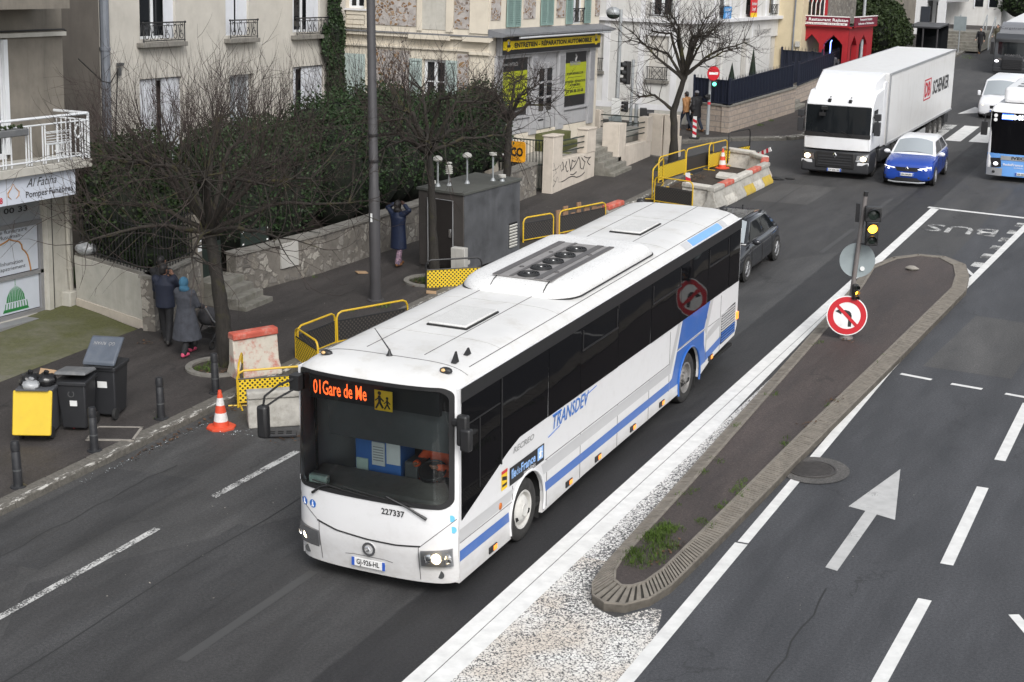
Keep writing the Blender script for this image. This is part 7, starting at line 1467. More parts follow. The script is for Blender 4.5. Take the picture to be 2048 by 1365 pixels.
sfence('yellow barrier with black panel closing the near end of far roadworks',(-7.35,28.2),(-6.0,27.85),.02,.85,'perforated_black'); sfence('yellow frame barrier along the pavement side at near end of roadworks',(-7.5,28.4),(-7.95,30.6),.1,.95,'perforated_black',ph=.01); sfence('solid yellow panel barrier beside the far leaning tree',(-8.25,31.0),(-8.0,32.9),.12,.85,frame='fence_yellow'); sfence('yellow barrier with black slotted panel in front of the far tree',(-8.0,33.0),(-7.65,34.8),.12,.85,'perforated_black'); sfence('orange-yellow mesh barrier beside the far cone',(-7.6,34.2),(-7.35,35.4),.1,.9); sfence('tall black-framed barrier with yellow mesh at head of roadworks',(-7.3,35.4),(-6.9,36.6),.1,1.15,frame='fence_black')
sfence('yellow barrier beside the lorry cab on the far pavement',(-7.1,45.2),(-6.75,47.2),.05,1.1,'perforated_black')
# wheelie bins
def bin_(label,x,y,rz,body,lid,h=1.0,w_=.52,open_=0,s=1):
    t=thing('wheelie_bin',label,'bin',(x,y,.14),rz,'wheelie bins on the pavement')
    mb=MB(); rg=lambda z,a,b_:[(-a,-b_,z),(a,-b_,z),(a,b_,z),(-a,b_,z)]; a=w_/2
    mb.loft([rg(.06,a*.82,a*.82),rg(.3,a*.86,a*.9),rg(h*.9,a*.98,a*1.08)]); mb.build('bin_body',body,t,bev=.025)
    mb=MB(); A,B=rg(h*.88,a*1.06,a*1.17),rg(h*.95,a*1.06,a*1.17); mb.loft([A,B]); mb.build('rim',body,t,bev=.012)
    for s_ in (-1,1):
        mb=MB(); mb.lathe([(0,.03),(.1,.03),(.11,.02),(.11,-.02),(.1,-.03),(0,-.03)],(s_*(a*.86),a*1.0,.11),(s_,0,0),n=20); w2=mb.build('wheel','black_rubber',t)
    mb=MB(); mb.tube([(-a*.9,a*1.18,h*.97),(-a*.9,a*1.35,h*.97),(a*.9,a*1.35,h*.97),(a*.9,a*1.18,h*.97)],.018,6); mb.build('handle',body,t)
    L=2.35*a
    if open_==0: 
        mb=MB(); mb.loft([[(-a*1.1,-a*1.25,0),(a*1.1,-a*1.25,0),(a*1.1,a*1.2,0),(-a*1.1,a*1.2,0)],[(-a*1.02,-a*1.1,.05),(a*1.02,-a*1.1,.05),(a*1.05,a*1.1,.06),(-a*1.05,a*1.1,.06)]]); l=mb.build('lid',lid,t,bev=.02); l.location=(0,0,h*.96)
    else:
        mb=MB(); mb.loft([[(-a*1.1,-L,-.0),(a*1.1,-L,-.0),(a*1.1,0,0),(-a*1.1,0,0)],[(-a*1.0,-L+.06,.06),(a*1.0,-L+.06,.06),(a*1.02,-.06,.06),(-a*1.02,-.06,.06)]]); l=mb.build('lid',lid,t,bev=.025); l.location=(0,a*1.2,h*.97); l.rotation_euler=(open_,0,0)
    return t,l
# overfull bin, its yellow lid hanging open towards the road
t,l=bin_('overfull wheelie bin with black bags and yellow lid hanging open in front',-9.62,3.0,R(24+180),'bin_grey','bin_yellow',.95,.62,R(-252)); l.scale=(1.04,1.12,1)
for x in (-.2,.2): MB().box(x-.012,x+.012,-.6,-.1,.058,.07).build('rib','bin_yellow',l)
b=MB(); b.box(-.13,.13,-.42,-.2,.06,.068); b.build('label_plate','fence_yellow',l)
for dx,dy,dz,r in ((-.14,-.05,1.0,.2),(.13,.05,1.02,.18),(.0,-.2,.97,.15)):
    b=MB(); b.ell((0,0,0),(r,r,r*.75),14,10); 
    for k,v in enumerate(b.v): q=1+.14*math.sin(v[0]*31+v[1]*23)*math.cos(v[2]*27+v[0]*13); b.v[k]=(v[0]*q,v[1]*q,v[2]*q)
    b.tube([(0,0,r*.6),(.02,0,r*.95)],[.03,.05],6); o=b.build('rubbish_bag','bag_black' if dy>-.1 else 'bag_clear'); o.location=(-9.62+dx,3.0+dy,.1+dz); tag(o,{'-':'black rubbish bag at the left in the overfull bin','+':'black rubbish bag at the right in the overfull bin'}['-' if dx<0 else '+'] if dy>-.1 else 'clear grey rubbish bag at the front rim of overfull bin','rubbish bag','rubbish bags in the overfull bin')
o=MB().box(-.14,.14,-.1,.1,0,.12).build('cardboard_box','cardboard'); o.location=(-9.62,3.22,1.1); o.rotation_euler=(.4,.2,.6); tag(o,'torn brown cardboard piece stuck in the top of overfull bin','cardboard')
o=MB().obox((0,0,0),(.03,.28,.8),0).build('red_board','board_red',None,bev=.01); o.location=(-9.3,3.42,.57); o.rotation_euler=(R(0),R(-9),R(24)); tag(o,'red and white board wedged between overfull bin and black bin','board'); 
MB().box(-.028,.028,-.135,.135,.26,.405).build('white_top','paper_white',o)
t,l=bin_('black wheelie bin with grey lid slightly ajar, middle of the three',-9.22,3.5,R(20),'bin_black','bin_lid_grey',1.0,.54,R(-7)); l.location=(0,.32,1.0)
b=MB(); disc(b,(0,-.283,.72),(0,-1,.06),.06,r0=.045); b.build('stamp','grey_plastic',t); MB().box(-.03,.1,-.286,-.28,.5,.6).build('sticker','paper_white',t)
t,l=bin_('tall dark bin with slate lid propped open on green bags',-9.22,4.35,R(195),'bin_black','bin_slate',1.05,.58,R(-38)); l.location=(0,.34,1.02)
text('GÔ  RIVAN',(-.2,-.5,.064),(1,0,0),(0,1,0),.07,'letter_grey',l,width=.4)
MB().box(-.12,.06,.285,.3,.6,.72).build('sticker','paper_white',t)
b=MB(); b.ell((0,0,0),(.22,.2,.13),16,10)
for k,v in enumerate(b.v): q=1+.16*math.sin(v[0]*41+v[1]*33)*math.cos(v[2]*37+v[0]*23); b.v[k]=(v[0]*q,v[1]*q,v[2]*q)
o=b.build('green_bag','bag_green'); o.location=(-9.29,4.4,1.1); tag(o,'bright green rubbish bag under the propped slate bin lid','rubbish bag')
# planks
for k,(h,w_) in enumerate(((.75,.18),(.82,.2),(.6,.16),(.85,.17),(.7,.22),(.66,.2),(.6,.25))):
    if k==0: PL=thing('plank_hoarding','rough upright brown planks fixed together behind the coach by yellow barriers','hoarding',(-8.0,22.1,.1))
    o=MB().box(-.02,.02,0,w_,0,h).build('plank','plain_wood',PL,bev=.006); o.location=(.09*k,.28*k,0); o.rotation_euler=(R(random.uniform(-6,6)),0,R(-18))
# fallen plastic drain on the road by the block and others
dg=thing('drain_grate','black slotted plastic drain grate lying on the road by concrete block','grate',(-5.95,5.05,0),R(30)); MB().box(-.28,.28,-.14,.14,.02,.07).build('plate','truck_grey',dg,bev=.01)
for k in range(3):
    for j in range(2): MB().box(-.2+k*.15,-.1+k*.15,-.09+j*.1,-.03+j*.1,.07,.073).build('slot','dark_void',dg)
o=MB(); 
for k in range(5): o.ell((random.uniform(-.3,.3),random.uniform(-.25,.25),.03),(.18,.1,.04),8,5)
o=o.build('tarpaulin_scrap','tarp_black'); o.location=(-5.0,34.2,0); tag(o,'crumpled black plastic lying on the road beside the last barrier','scrap')
o=MB(); o.ell((0,0,.05),(.17,.11,.07),9,6); 
for k,v in enumerate(o.v): q=1+random.uniform(-.2,.15); o.v[k]=(v[0]*q,v[1]*q,v[2])
o=o.build('loose_stone','mortar_pale'); o.location=(1.75,22.4,.16); tag(o,'loose pale stone lying on the far end of the island','stone')
# ---------------- trees, hedge, grass
def tree(name,label,base,trunk,fork_r,limbs,cat='tree',seed=1,twigs=6,droop=.0,up=.35,twl=1.0,lim_r=.07,group=None,twr=.0065,extra=()):
    """trunk: points (relative); limbs: list of point lists (relative) from the fork outwards; bare twigs spring from the limbs"""
    rnd=random.Random(seed); t=thing(name,label,cat,base,0,group)
    b=MB(); n=len(trunk); P=[Vector(p) for p in trunk]
    rr=[fork_r*(1.0-.38*i/(n-1)) for i in range(n)]; rr[0]*=1.35
    # slightly knobbly trunk
    Q=[];RR=[]
    for i in range(n-1):
        for k in range(5):
            u=k/5; Q.append(P[i].lerp(P[i+1],u)+Vector((rnd.uniform(-.012,.012),rnd.uniform(-.012,.012),0))); RR.append((rr[i]+(rr[i+1]-rr[i])*u)*rnd.uniform(.93,1.08))
    Q.append(P[-1]); RR.append(rr[-1]); b.tube(Q,RR,12); b.build('trunk','tree_bark',t,smooth=80)
    lb=MB(); tw=MB()
    def wander(p,d,L,n,bend,jit):
        pts=[p]; d=d.normalized()
        for i in range(n):
            d=(d+Vector((rnd.uniform(-jit,jit),rnd.uniform(-jit,jit),rnd.uniform(-jit,jit)+bend))).normalized(); pts.append(pts[-1]+d*(L/n))
        return pts
    def spray(p,d,L,r,depth):
        bend=(up if rnd.random()>droop else -.28)*.28
        pts=wander(p,d,L,5,bend,.16); tw.tube(pts,[r*(1-.8*i/5) for i in range(6)],3,caps=False)
        if depth>0:
            for k in range(rnd.randint(1,4)):
                i=rnd.randint(1,4); q=pts[i]; dd=(pts[i+1]-pts[i]).normalized(); s=dd.orthogonal(); s.rotate(Matrix.Rotation(rnd.uniform(0,2*PI),3,dd)); spray(q,dd*.8+s*.75,L*rnd.uniform(.35,.7),r*.62,depth-1)
    for L in limbs:
        pts=[Vector(p) for p in L]; Q=[]
        for a,c in zip(pts,pts[1:]):
            for k in range(4): Q.append(a.lerp(c,k/4)+Vector((rnd.uniform(-.03,.03),rnd.uniform(-.03,.03),rnd.uniform(-.03,.03)))*(1 if k else 0))
        Q.append(pts[-1]); m=len(Q); lb.tube(Q,[lim_r*(1-.72*i/(m-1))*rnd.uniform(.9,1.1) for i in range(m)],7)
        for i in range(max(3,m//2-1),m):
            d=(Q[i]-Q[i-1]).normalized()
            for k in range(twigs if i<m-1 else twigs+2):
                s=d.orthogonal(); s.rotate(Matrix.Rotation(rnd.uniform(0,2*PI),3,d)); dd=d*.75+s*.8+Vector((0,0,up*rnd.uniform(-.3,1.3)))
                # secondary branch then twigs
                bl=wander(Q[i],dd,twl*rnd.uniform(.35,.7),3,.04,.22); lb.tube(bl,[lim_r*.26,lim_r*.2,lim_r*.15,lim_r*.1],5,caps=False)
                for e in range(rnd.choice((1,1,2))): spray(bl[-1 if e==0 else 2],bl[-1]-bl[-2]+Vector((rnd.uniform(-.05,.05),)*3),twl*rnd.uniform(.5,1.1),twr,1)
    lb.build('limbs','branch_bark',t,smooth=80); tw.build('crown_twigs','twig_bark',t,smooth=0)
    return t
def fan(fork,n,R0,z0,z1,seed,a0=0,a1=360,jz=.3,mid=.45):
    rnd=random.Random(seed); L=[]
    for i in range(n):
        a=R(a0+(a1-a0)*(i+rnd.uniform(.2,.8))/n); r=R0*rnd.uniform(.75,1.1); e=Vector((r*math.cos(a),r*math.sin(a),rnd.uniform(z0,z1)))
        f=Vector(fork); m=f+Vector((e.x*mid,e.y*mid,(e.z-f.z)*.75+rnd.uniform(0,jz))); L.append([f,m,Vector((e.x+f.x,e.y+f.y,e.z))])
    return L
A_=tree('street_tree','big bare mossy pollarded street tree behind the tree pit, twigs over the hedge',(-9.05,7.9,.14),[(0,0,0),(-.1,.0,1.0),(-.25,.05,2.0),(-.4,.1,2.75)],.17,
  fan((-.4,.1,2.75),9,2.3,3.5,4.5,3)+fan((-.4,.1,2.7),5,2.7,2.8,3.2,11,170,420)+fan((-.4,.1,2.75),4,1.3,3.9,4.7,8),seed=4,twigs=3,droop=.42,up=.85,twl=1.45,lim_r=.062,twr=.0078)
B_=tree('street_tree','slim bare street tree in the grassy pit in front of the shed',(-8.65,16.1,.14),[(0,0,0),(-.03,.0,1.3),(-.1,.05,2.6),(-.2,.1,3.2)],.115,fan((-.2,.1,3.15),8,1.5,3.5,4.6,5)+fan((-.2,.1,3.1),5,1.9,3.2,3.7,6),seed=9,twigs=2,droop=.25,up=.6,twl=1.2,lim_r=.06,twr=.0085)
C_=tree('street_tree','young bare street tree in front of the garage gate',(-10.1,23.4,.14),[(0,0,0),(-.04,.0,1.2),(.0,.05,2.5),(.02,.05,2.9)],.13,fan((.02,.05,2.85),7,1.1,3.3,4.1,15)+fan((0,.05,2.8),4,1.3,3.1,3.6,16),seed=21,twigs=2,droop=.25,up=.4,twl=.8,lim_r=.05,twr=.0085)
D_=tree('street_tree','leaning bare street tree by far roadworks in front of the white corner house',(-8.65,33.5,.14),[(0,0,0),(.02,.0,1.0),(-.05,.05,2.0),(.3,.1,3.2)],.145,[[(.28,.1,3.1),(-.3,.0,3.9),(-1.6,-.1,4.3)],[(.3,.1,3.2),(.1,.2,4.2),(-.4,.4,5.0)],[(.3,.1,3.2),(.9,.1,3.7),(1.7,.3,4.1)],[(.3,.1,3.15),(.8,-.4,4.0),(1.2,-.8,4.7)],[(.3,.1,3.2),(.35,.6,4.2),(.6,1.1,5.0)],[(.28,.1,3.0),(-.5,-.5,3.8),(-1.2,-.9,4.6)],[(.3,.1,3.2),(1.0,.6,3.9),(2.0,1.0,4.3)],[(-.05,.05,2.0),(-.7,-.1,2.5),(-1.3,.0,2.4)]]+fan((.25,.1,3.2),6,1.2,4.2,5.3,31),seed=33,twigs=3,droop=.15,up=.5,twl=.95,lim_r=.065,twr=.0085)
# leafy masses: leaf cards spread through lumpy volumes
def leaves(name,m_,parent,blobs,n,size,seed,core='dark_void',flat_=.5,corek=.8):
    rnd=random.Random(seed); vs=[];fs=[]; tot=sum(b[3]*b[4]+b[3]*b[5]+b[4]*b[5] for b in blobs)
    mb=MB()
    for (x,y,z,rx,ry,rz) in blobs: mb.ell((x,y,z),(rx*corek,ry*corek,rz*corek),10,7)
    for (x,y,z,rx,ry,rz) in blobs:
        k=int(n*(rx*ry+rx*rz+ry*rz)/tot)
        for i in range(k):
            while True:
                d=Vector((rnd.gauss(0,1),rnd.gauss(0,1),rnd.gauss(0,1)))
                if d.length>1e-3: break
            d.normalize()
            if d.z<-.5: d.z*=-1
            s=rnd.uniform(.74,1.0)+ (.16*rnd.random() if rnd.random()<.25 else 0)
            c=Vector((x+rx*d.x*s,y+ry*d.y*s,z+rz*d.z*s))
            if c.z<.2: continue
            nrm=(d*flat_+Vector((rnd.gauss(0,.5),rnd.gauss(0,.5),rnd.gauss(0,.5)))).normalized(); u=nrm.orthogonal().normalized(); u.rotate(Matrix.Rotation(rnd.uniform(0,6.28),3,nrm)); v=nrm.cross(u)
            q=size*rnd.uniform(.6,1.3); b0=len(vs); vs+= [tuple(c-u*q*.5),tuple(c+v*q*.32),tuple(c+u*q*.6),tuple(c-v*q*.32)]; fs.append((b0,b0+1,b0+2,b0+3))
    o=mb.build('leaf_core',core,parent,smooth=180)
    me=bpy.data.meshes.new(name); me.from_pydata(vs,[],fs); me.materials.append(MATS[m_]); ob=bpy.data.objects.new(name,me); COL.objects.link(ob); ob.parent=parent; return ob
def hedge(name,label,loc,blobs,n,size,seed,m_,cat='hedge',group=None,flat_=.5):
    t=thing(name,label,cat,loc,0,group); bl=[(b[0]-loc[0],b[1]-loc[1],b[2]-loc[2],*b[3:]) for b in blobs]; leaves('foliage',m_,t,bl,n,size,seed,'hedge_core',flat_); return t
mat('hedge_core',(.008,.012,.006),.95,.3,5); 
rnd=random.Random(5)
bl=[(-13.6,10.9,2.1,1.0,1.0,1.7),(-13.1,10.9,1.7,.8,.8,1.4),(-14.3,11.1,2.4,1.0,.9,1.6),(-12.9,10.6,1.6,.6,.6,1.0),(-14.4,12.3,2.5,1.0,1.2,1.5),(-13.3,11.4,2.6,.8,.7,1.3),(-13.3,10.4,2.5,.9,.7,1.3),(-14.1,10.7,2.9,.8,.7,1.0),(-12.8,10.5,2.3,.6,.6,1.0)]
hedge('conifer_bush','dark broad conifer bush behind the iron railing left of the steps',(-13.8,10.7,.3),bl,20000,.09,1,'conifer_leaf','bush')
bl=[(-13.0-.2*rnd.random(),13.9+.95*i,1.9+.12*rnd.random(),.95,.9,1.6+.2*rnd.random()) for i in range(4)]+[(-14.0,14.5+1.1*i,2.3,1.1,1.0,1.55) for i in range(3)]
hedge('ivy_hedge','long dark ivy-covered hedge above the rubble wall beside the gate',(-13.3,15.5,.3),bl,20000,.09,2,'ivy_leaf')
bl=[(-12.6-.2*rnd.random(),18.1+1.0*i,2.0+.25*rnd.random(),1.05,.95,1.7+.2*rnd.random()) for i in range(5)]+[(-13.6,18.5+1.3*i,2.5,1.2,1.1,1.6) for i in range(4)]
hedge('ivy_hedge','tall ivy hedge behind the shed, between tall lamp post and garage house',(-13.0,20.5,.3),bl,24000,.09,3,'ivy_leaf')
bl=[(-12.3,23.3+1.0*i,2.0+.2*rnd.random(),.9,.9,1.6) for i in range(4)]+[(-13.6,24.2,2.0,1.1,1.2,1.6),(-13.7,25.8,1.9,1.0,1.0,1.5)]
hedge('ivy_hedge','bulging end of the ivy hedge against the cream garage house',(-12.9,24.8,.3),bl,15000,.1,4,'ivy_leaf')
bl=[(-17.35,26.0,1.9+.75*i,.34-.03*i,.55-.05*i,.7) for i in range(7)]+[(-17.4,25.5,4.6,.12,.15,.7),(-17.4,26.45,4.8,.14,.16,.8)]
hedge('climbing_ivy','narrow column of ivy climbing the corner of the tan house',(-17.35,26.0,.3),bl,9000,.09,6,'ivy_leaf','plant')
def pollard(label,base,seed,n=9):
    return tree('garden_tree',label,base,[(0,0,0),(0,0,1.2),(.05,0,2.0)],.12,fan((.05,0,2.0),n,1.3,2.3,3.0,seed),seed=seed,twigs=2,droop=.05,up=1.5,twl=1.7,lim_r=.07,twr=.0082)
pollard('bare garden tree with upright twigs in front of the tan house, left one',(-15.0,14.2,.3),41,9); pollard('bare garden tree with upright twigs before the right windows of tan house',(-14.8,17.4,.3),42,9)
pollard('bare garden tree with long upright twigs over the tall ivy hedge',(-14.2,22.5,.3),43,7)
# shrubby tree beyond the restaurant
def bigtree(label,loc,blobs,n,size,seed,m_='bush_leaf'):
    t=thing('leafy_tree',label,'tree',loc); b=MB(); b.tube([(0,0,0),(.05,0,.8),(0,.05,1.6)],[.18,.14,.1],8); b.build('trunk','tree_bark',t); leaves('crown',m_,t,blobs,n,size,seed,'hedge_core'); return t
bigtree('large dense evergreen tree between the red restaurant and the far shops',(-10.6,70.5,.1),[(0,0,1.4,1.6,1.5,1.3),(-.6,.8,2.4,1.3,1.4,1.2),(.7,-.6,1.8,1.1,1.1,1.2),(.5,1.5,2.0,1.2,1.3,1.3),(-.8,-1.2,1.3,1.0,1.0,1.0),(.9,2.6,1.2,1.0,1.2,1.0)],16000,.17,12)
bigtree('dark clipped evergreen at the top right edge behind the grey lorry',(-6.3,97,.1),[(0,0,1.8,1.8,1.6,1.5),(1.4,.5,2.2,1.5,1.5,1.4),(2.6,1,2.6,1.6,1.5,1.5),(3.6,2,3.2,1.8,1.8,1.8)],7000,.24,13,'conifer_leaf')
# grass and litter
def tufts(name,spots,n,seed,h=.16,m_='grass_blade',label=None):
    rnd=random.Random(seed); vs=[];fs=[]
    for (x,y,z,r) in spots:
        for i in range(int(n*r*r*10)):
            a=rnd.uniform(0,6.28); q=r*math.sqrt(rnd.random()); p=Vector((x+q*math.cos(a),y+q*math.sin(a)*1.25,z)); b_=rnd.uniform(0,6.28); u=Vector((math.cos(b_),math.sin(b_),0)); hh=h*rnd.uniform(.4,1.2)*(1.15-q/r*.6); le=Vector((rnd.uniform(-.6,.6),rnd.uniform(-.6,.6),1)).normalized()*hh
            k=len(vs); vs+=[tuple(p-u*.005),tuple(p+u*.005),tuple(p+le*.6+u*.004),tuple(p+le+Vector((0,0,-.2*hh*rnd.random())))]; fs.append((k,k+1,k+2,k+3))
    me=bpy.data.meshes.new(name); me.from_pydata(vs,[],fs); me.materials.append(MATS[m_]); o=bpy.data.objects.new(name,me); COL.objects.link(o); return tag(o,label,'grass',None,'stuff')
rnd=random.Random(8); sp=[(1.95+rnd.uniform(-.22,.25),2.2+rnd.random()*1.6,.16,.14) for i in range(26)]+[(1.82,3.3,.16,.18),(1.9,2.7,.16,.2),(2.0,2.3,.16,.18),(1.95,3.7,.16,.14)]
tufts('island_grass',sp,260,1,.13,label='bright green grass growing on the near tip of the island')
sp=[]
for (x,y,r,k) in ((2.42,5.8,.1,9),(2.5,8.3,.1,4),(2.35,4.6,.12,6),(1.6,6.6,.09,4),(1.45,8.8,.08,3),(2.62,11.0,.08,3),(1.28,14.6,.09,3),(1.7,5.0,.08,4),(1.42,11,.07,3),(2.7,14.2,.07,2)):
    sp+=[(x+rnd.uniform(-.1,.1),y+rnd.uniform(-.5,.5),.16,r*rnd.uniform(.6,1.1)) for i in range(k)]
tufts('kerb_weeds',sp,330,2,.08,label='weeds growing in the joints along the island kerb')
sp=[(-9.3+rnd.uniform(-.3,.35),7.55+rnd.uniform(-.35,.3),.15,.1) for i in range(13)]+[(-8.75+rnd.uniform(-.3,.3),15.8+rnd.uniform(-.3,.3),.15,.14) for i in range(14)]+[(-8.5,13.3,.14,.16),(-8.55,13.5,.14,.12),(-8.25,4.55,.14,.1),(-8.05,19.9,.14,.2),(-7.95,19.6,.14,.15),(-11.4,15.0,.14,.08),(-8.9,12.6,.14,.06),(-10.3,40.8,.14,.14),(-8.95,44.8,.14,.14),(-8.9,46.2,.14,.12),(-9.1,33.2,.14,.2),(-8.5,31.7,.14,.15),(-9.6,34.6,.14,.1)]
tufts('pavement_grass',sp,300,3,.12,label='grass tufts in tree pits and along the pavement')
def litter(name,label,spots,n,seed,size=.06,m_='dead_leaf'):
    rnd=random.Random(seed); vs=[];fs=[]
    for (x0,y0,x1,y1,z,w_) in spots:
        L=math.hypot(x1-x0,y1-y0)+w_
        for i in range(int(n*L*w_)):
            t_=rnd.random(); x=x0+(x1-x0)*t_+rnd.gauss(0,w_*.4); y_=y0+(y1-y0)*t_+rnd.gauss(0,w_*.4); a=rnd.uniform(0,6.28); u=Vector((math.cos(a),math.sin(a),rnd.uniform(-.4,.4)))*size*rnd.uniform(.3,1); v=Vector((-math.sin(a),math.cos(a),rnd.uniform(-.4,.4)))*size*rnd.uniform(.25,.7); c=Vector((x,y_,z+.012+.02*rnd.random())); k=len(vs); vs+=[tuple(c-u),tuple(c+v),tuple(c+u),tuple(c-v)]; fs.append((k,k+1,k+2,k+3))
    me=bpy.data.meshes.new(name); me.from_pydata(vs,[],fs); me.materials.append(MATS[m_]); o=bpy.data.objects.new(name,me); COL.objects.link(o); return tag(o,label,'litter',None,'stuff')
litter('leaf_litter','brown dead leaves gathered in the gutter, tree pits and roadworks',[(-7.6,2.8,-7.6,6.6,0,.18),(-7.4,6.4,-6.0,7.6,0,.35),(-7.7,8.5,-7.5,10.5,0,.3),(-8.9,15.4,-8.5,16.2,.15,.4),(-9.2,7.2,-8.6,7.6,.15,.35),(-7.2,29,-6.6,33.5,0,.55),(-7.5,30,-7.4,33,.14,.4),(1.75,15.3,1.95,15.2,.16,.2),(2.5,10.7,2.7,11.4,.16,.15),(2.1,2.3,2.3,3.4,.16,.16),(2.5,9.2,2.6,9.6,.16,.15),(-6.0,4.9,-5.6,5.2,0,.3),(-11.6,8.2,-11.2,9.0,.14,.2)],150,5,.045)
litter('glass_grit','broken glass and grit scattered on the road around the cone',[(-7.0,4.7,-6.5,4.9,0,.25),(-7.6,1.5,-7.5,5,0,.1)],260,6,.016,'glass_grit')
litter('pale_litter','small pale scraps and gum specks scattered over pavement and road',[(-11,4,-8.4,4,.14,1.6),(-11,9,-9,13,.14,1.2),(-5,-2,-4,3,0,1.6),(4,2,5,8,.0,1.2),(-10,22,-9.2,30,.14,1.0),(2,10,2,20,.16,.5)],2.2,7,.022,'mortar_pale')
# tree pits
def pit(label,c,r):
    t=thing('tree_pit',label,'tree pit',(*c,.14)); MB().lathe([(0,.004),(r*.8,.004)],(0,0,0),n=24).build('soil_bed','soil',t); MB().lathe([(r*.8,0),(r*.8,.05),(r,.05),(r,-.02)],(0,0,0),n=28).build('edging','coping_grey',t)
pit('round tree pit edged with worn concrete around the big pollarded tree',(-9.1,7.65),.68); pit('round leafy tree pit in front of the grey shed',(-8.7,15.9),.62)
struct(MB((-7.05,31.3,0)).box(-7.75,-6.1,28.4,35.4,0,.09).build('roadworks_bed','soil',None)).location=(-7.05,31.3,0)
for i,(x,y,rz) in enumerate(((-6.55,33.1,.4),(-6.7,30.6,1.1))):
    b=MB(); b.prism([(-.45,-.25),(.3,-.32),(.5,.0),(.25,.3),(-.3,.25)],'z',0,.12); o=b.build('kerb_slab','barrier_paint_white',None,bev=.02); o.location=(x,y,.1); o.rotation_euler=(.1,.12,rz); tag(o,('farther' if i==0 else 'nearer')+' broken white slab lying among leaves inside the roadworks','slab')
o=MB().box(-.12,.12,-.08,.08,0,.02).build('cardboard_scrap','cardboard'); o.location=(-8.1,14.9,.15); o.rotation_euler=(.15,.1,.5); tag(o,'flattened cardboard scrap by the leafy tree pit near the coach','cardboard')
o=MB().box(-.14,.14,-.1,.1,0,.02).build('cardboard_scrap','cardboard'); o.location=(-10.6,15.9,.15); o.rotation_euler=(.05,.1,.9); tag(o,'flattened cardboard scrap on pavement by the woman in navy coat','cardboard')
# ---------------- far end of the street
def farblock(name,label,loc,parts,ops=()):
    t=thing(name,label,'building',loc,0,None,TILT)
    for nm,m_,x0,x1,y0,y1,z0,z1 in parts: MB().box(x0,x1,y0,y1,z0,z1).build(nm,m_,t,bev=.01)
    return t
ft=farblock('far_shop','pale far shop front with dark projecting square sign at top right',(-11,88,.0),[('wall','agency_white',-3,0,0,2,-1,7),('wall','agency_white',.0,1.2,.0,8,2.3,7),('pillar','agency_white',.7,1.2,-.02,.3,-1,2.3),('shop_window','window_glass',.55,.6,.3,3.2,.4,2.2),('door_frame','silver_trim',.6,.66,1.4,1.5,.2,2.2),('sign','agency_dark',.3,.85,-.12,-.04,2.4,2.95),('door','agency_dark',-.35,.25,-.04,.02,-.2,1.9),('trim','shop_grey',1.2,1.26,0,8,2.2,2.35),('window','window_glass',-1.4,-.8,-.04,.02,.6,2.2)])
b=MB(); b.lathe([(.09,0),(.13,0),(.13,.01),(.09,.01)],(.57,-.13,2.72),(0,-1,0),n=18); b.tube([(.57,-.13,2.6),(.57,-.13,2.48)],.015,4); b.build('emblem','letter_white',ft)
farblock('far_house','far cream house with tall narrow white-framed windows right of the shop',(-9.6,96.5,.0),[('wall','render_white',-3,2.0,0,8,-1,8),('window','window_glass',.2,.75,-.03,.01,1.4,3.2),('window','window_glass',1.15,1.7,-.03,.01,1.4,3.2),('frame','pvc_white',.12,.2,-.05,.01,1.3,3.3),('frame','pvc_white',1.07,1.15,-.05,.01,1.3,3.3)])
farblock('far_house','drab grey house end seen between leafy tree and far shop',(-14,84,.0),[('wall','render_drab',-4,2.3,0,6,-1,8),('chimney','render_drab',-1,-.3,1,1.8,8,9)])
farblock('far_house','tan stone house behind the red restaurant and leafy tree',(-15,72,.0),[('wall','rubble_wall',-5,1.5,0,10,-1,8),('window','pvc_white',1.5,1.54,2,3.2,2.6,4.4),('roof','roof_tile_dark',-5.3,1.8,-.3,10.3,8,8.4)])
st_=MB((-7.2,80,.1))
for k in range(6): st_.box(-9.4,-6.0-.0*k,79.0+.32*k,82.5,.1+.16*k-(0 if k==0 else .02),.1+.16*(k+1)); 
o=st_.build('far_steps','stone_step'); o.location=(-7.2,80,.1); tag(o,'wide flight of stone steps up to the far shop at top right','steps')
hr=thing('handrail','pale metal handrail beside the wide far steps','handrail',(-6.1,79.2,.1)); MB().tube([(0,0,.1),(0,0,.9),(-.1,2.6,1.9),(-.1,2.6,1.0)],.035,6).tube([(.5,0,.1),(.5,0,.8),(.4,2.6,1.8),(.4,2.6,1.0)],.035,6).build('rail','steel_galv',hr)
bs=thing('bus_shelter','dark slatted shelter roof on posts left of the wide far steps','shelter',(-8.6,76.5,.1)); MB().box(-.9,.9,-1.5,1.5,1.55,1.65).build('shelter_roof','truck_grey',bs,bev=.02)
for x,y in ((-.8,-1.4),(.8,-1.4),(-.8,1.4),(.8,1.4),(0,-1.4)): MB().tube([(x,y,0),(x,y,1.6)],.05,6).build('post','post_grey',bs)
MB().box(-.9,.9,1.35,1.4,.2,1.5).build('back_panel','window_glass',bs)
pn=thing('street_panel','grey street information panel on a post by the far steps','sign',(-7.0,77.5,.1)); MB().tube([(0,0,0),(0,0,2.2)],.04,6).build('pole','steel_galv',pn); MB().box(-.35,.35,-.05,-.02,1.3,2.1).build('panel','sign_back_grey',pn)
tufts('far_verge',[(-6.0,75.0,.12,.4),(-6.2,76,.12,.35)],60,9,.12,label='small green verge at the foot of the far steps')
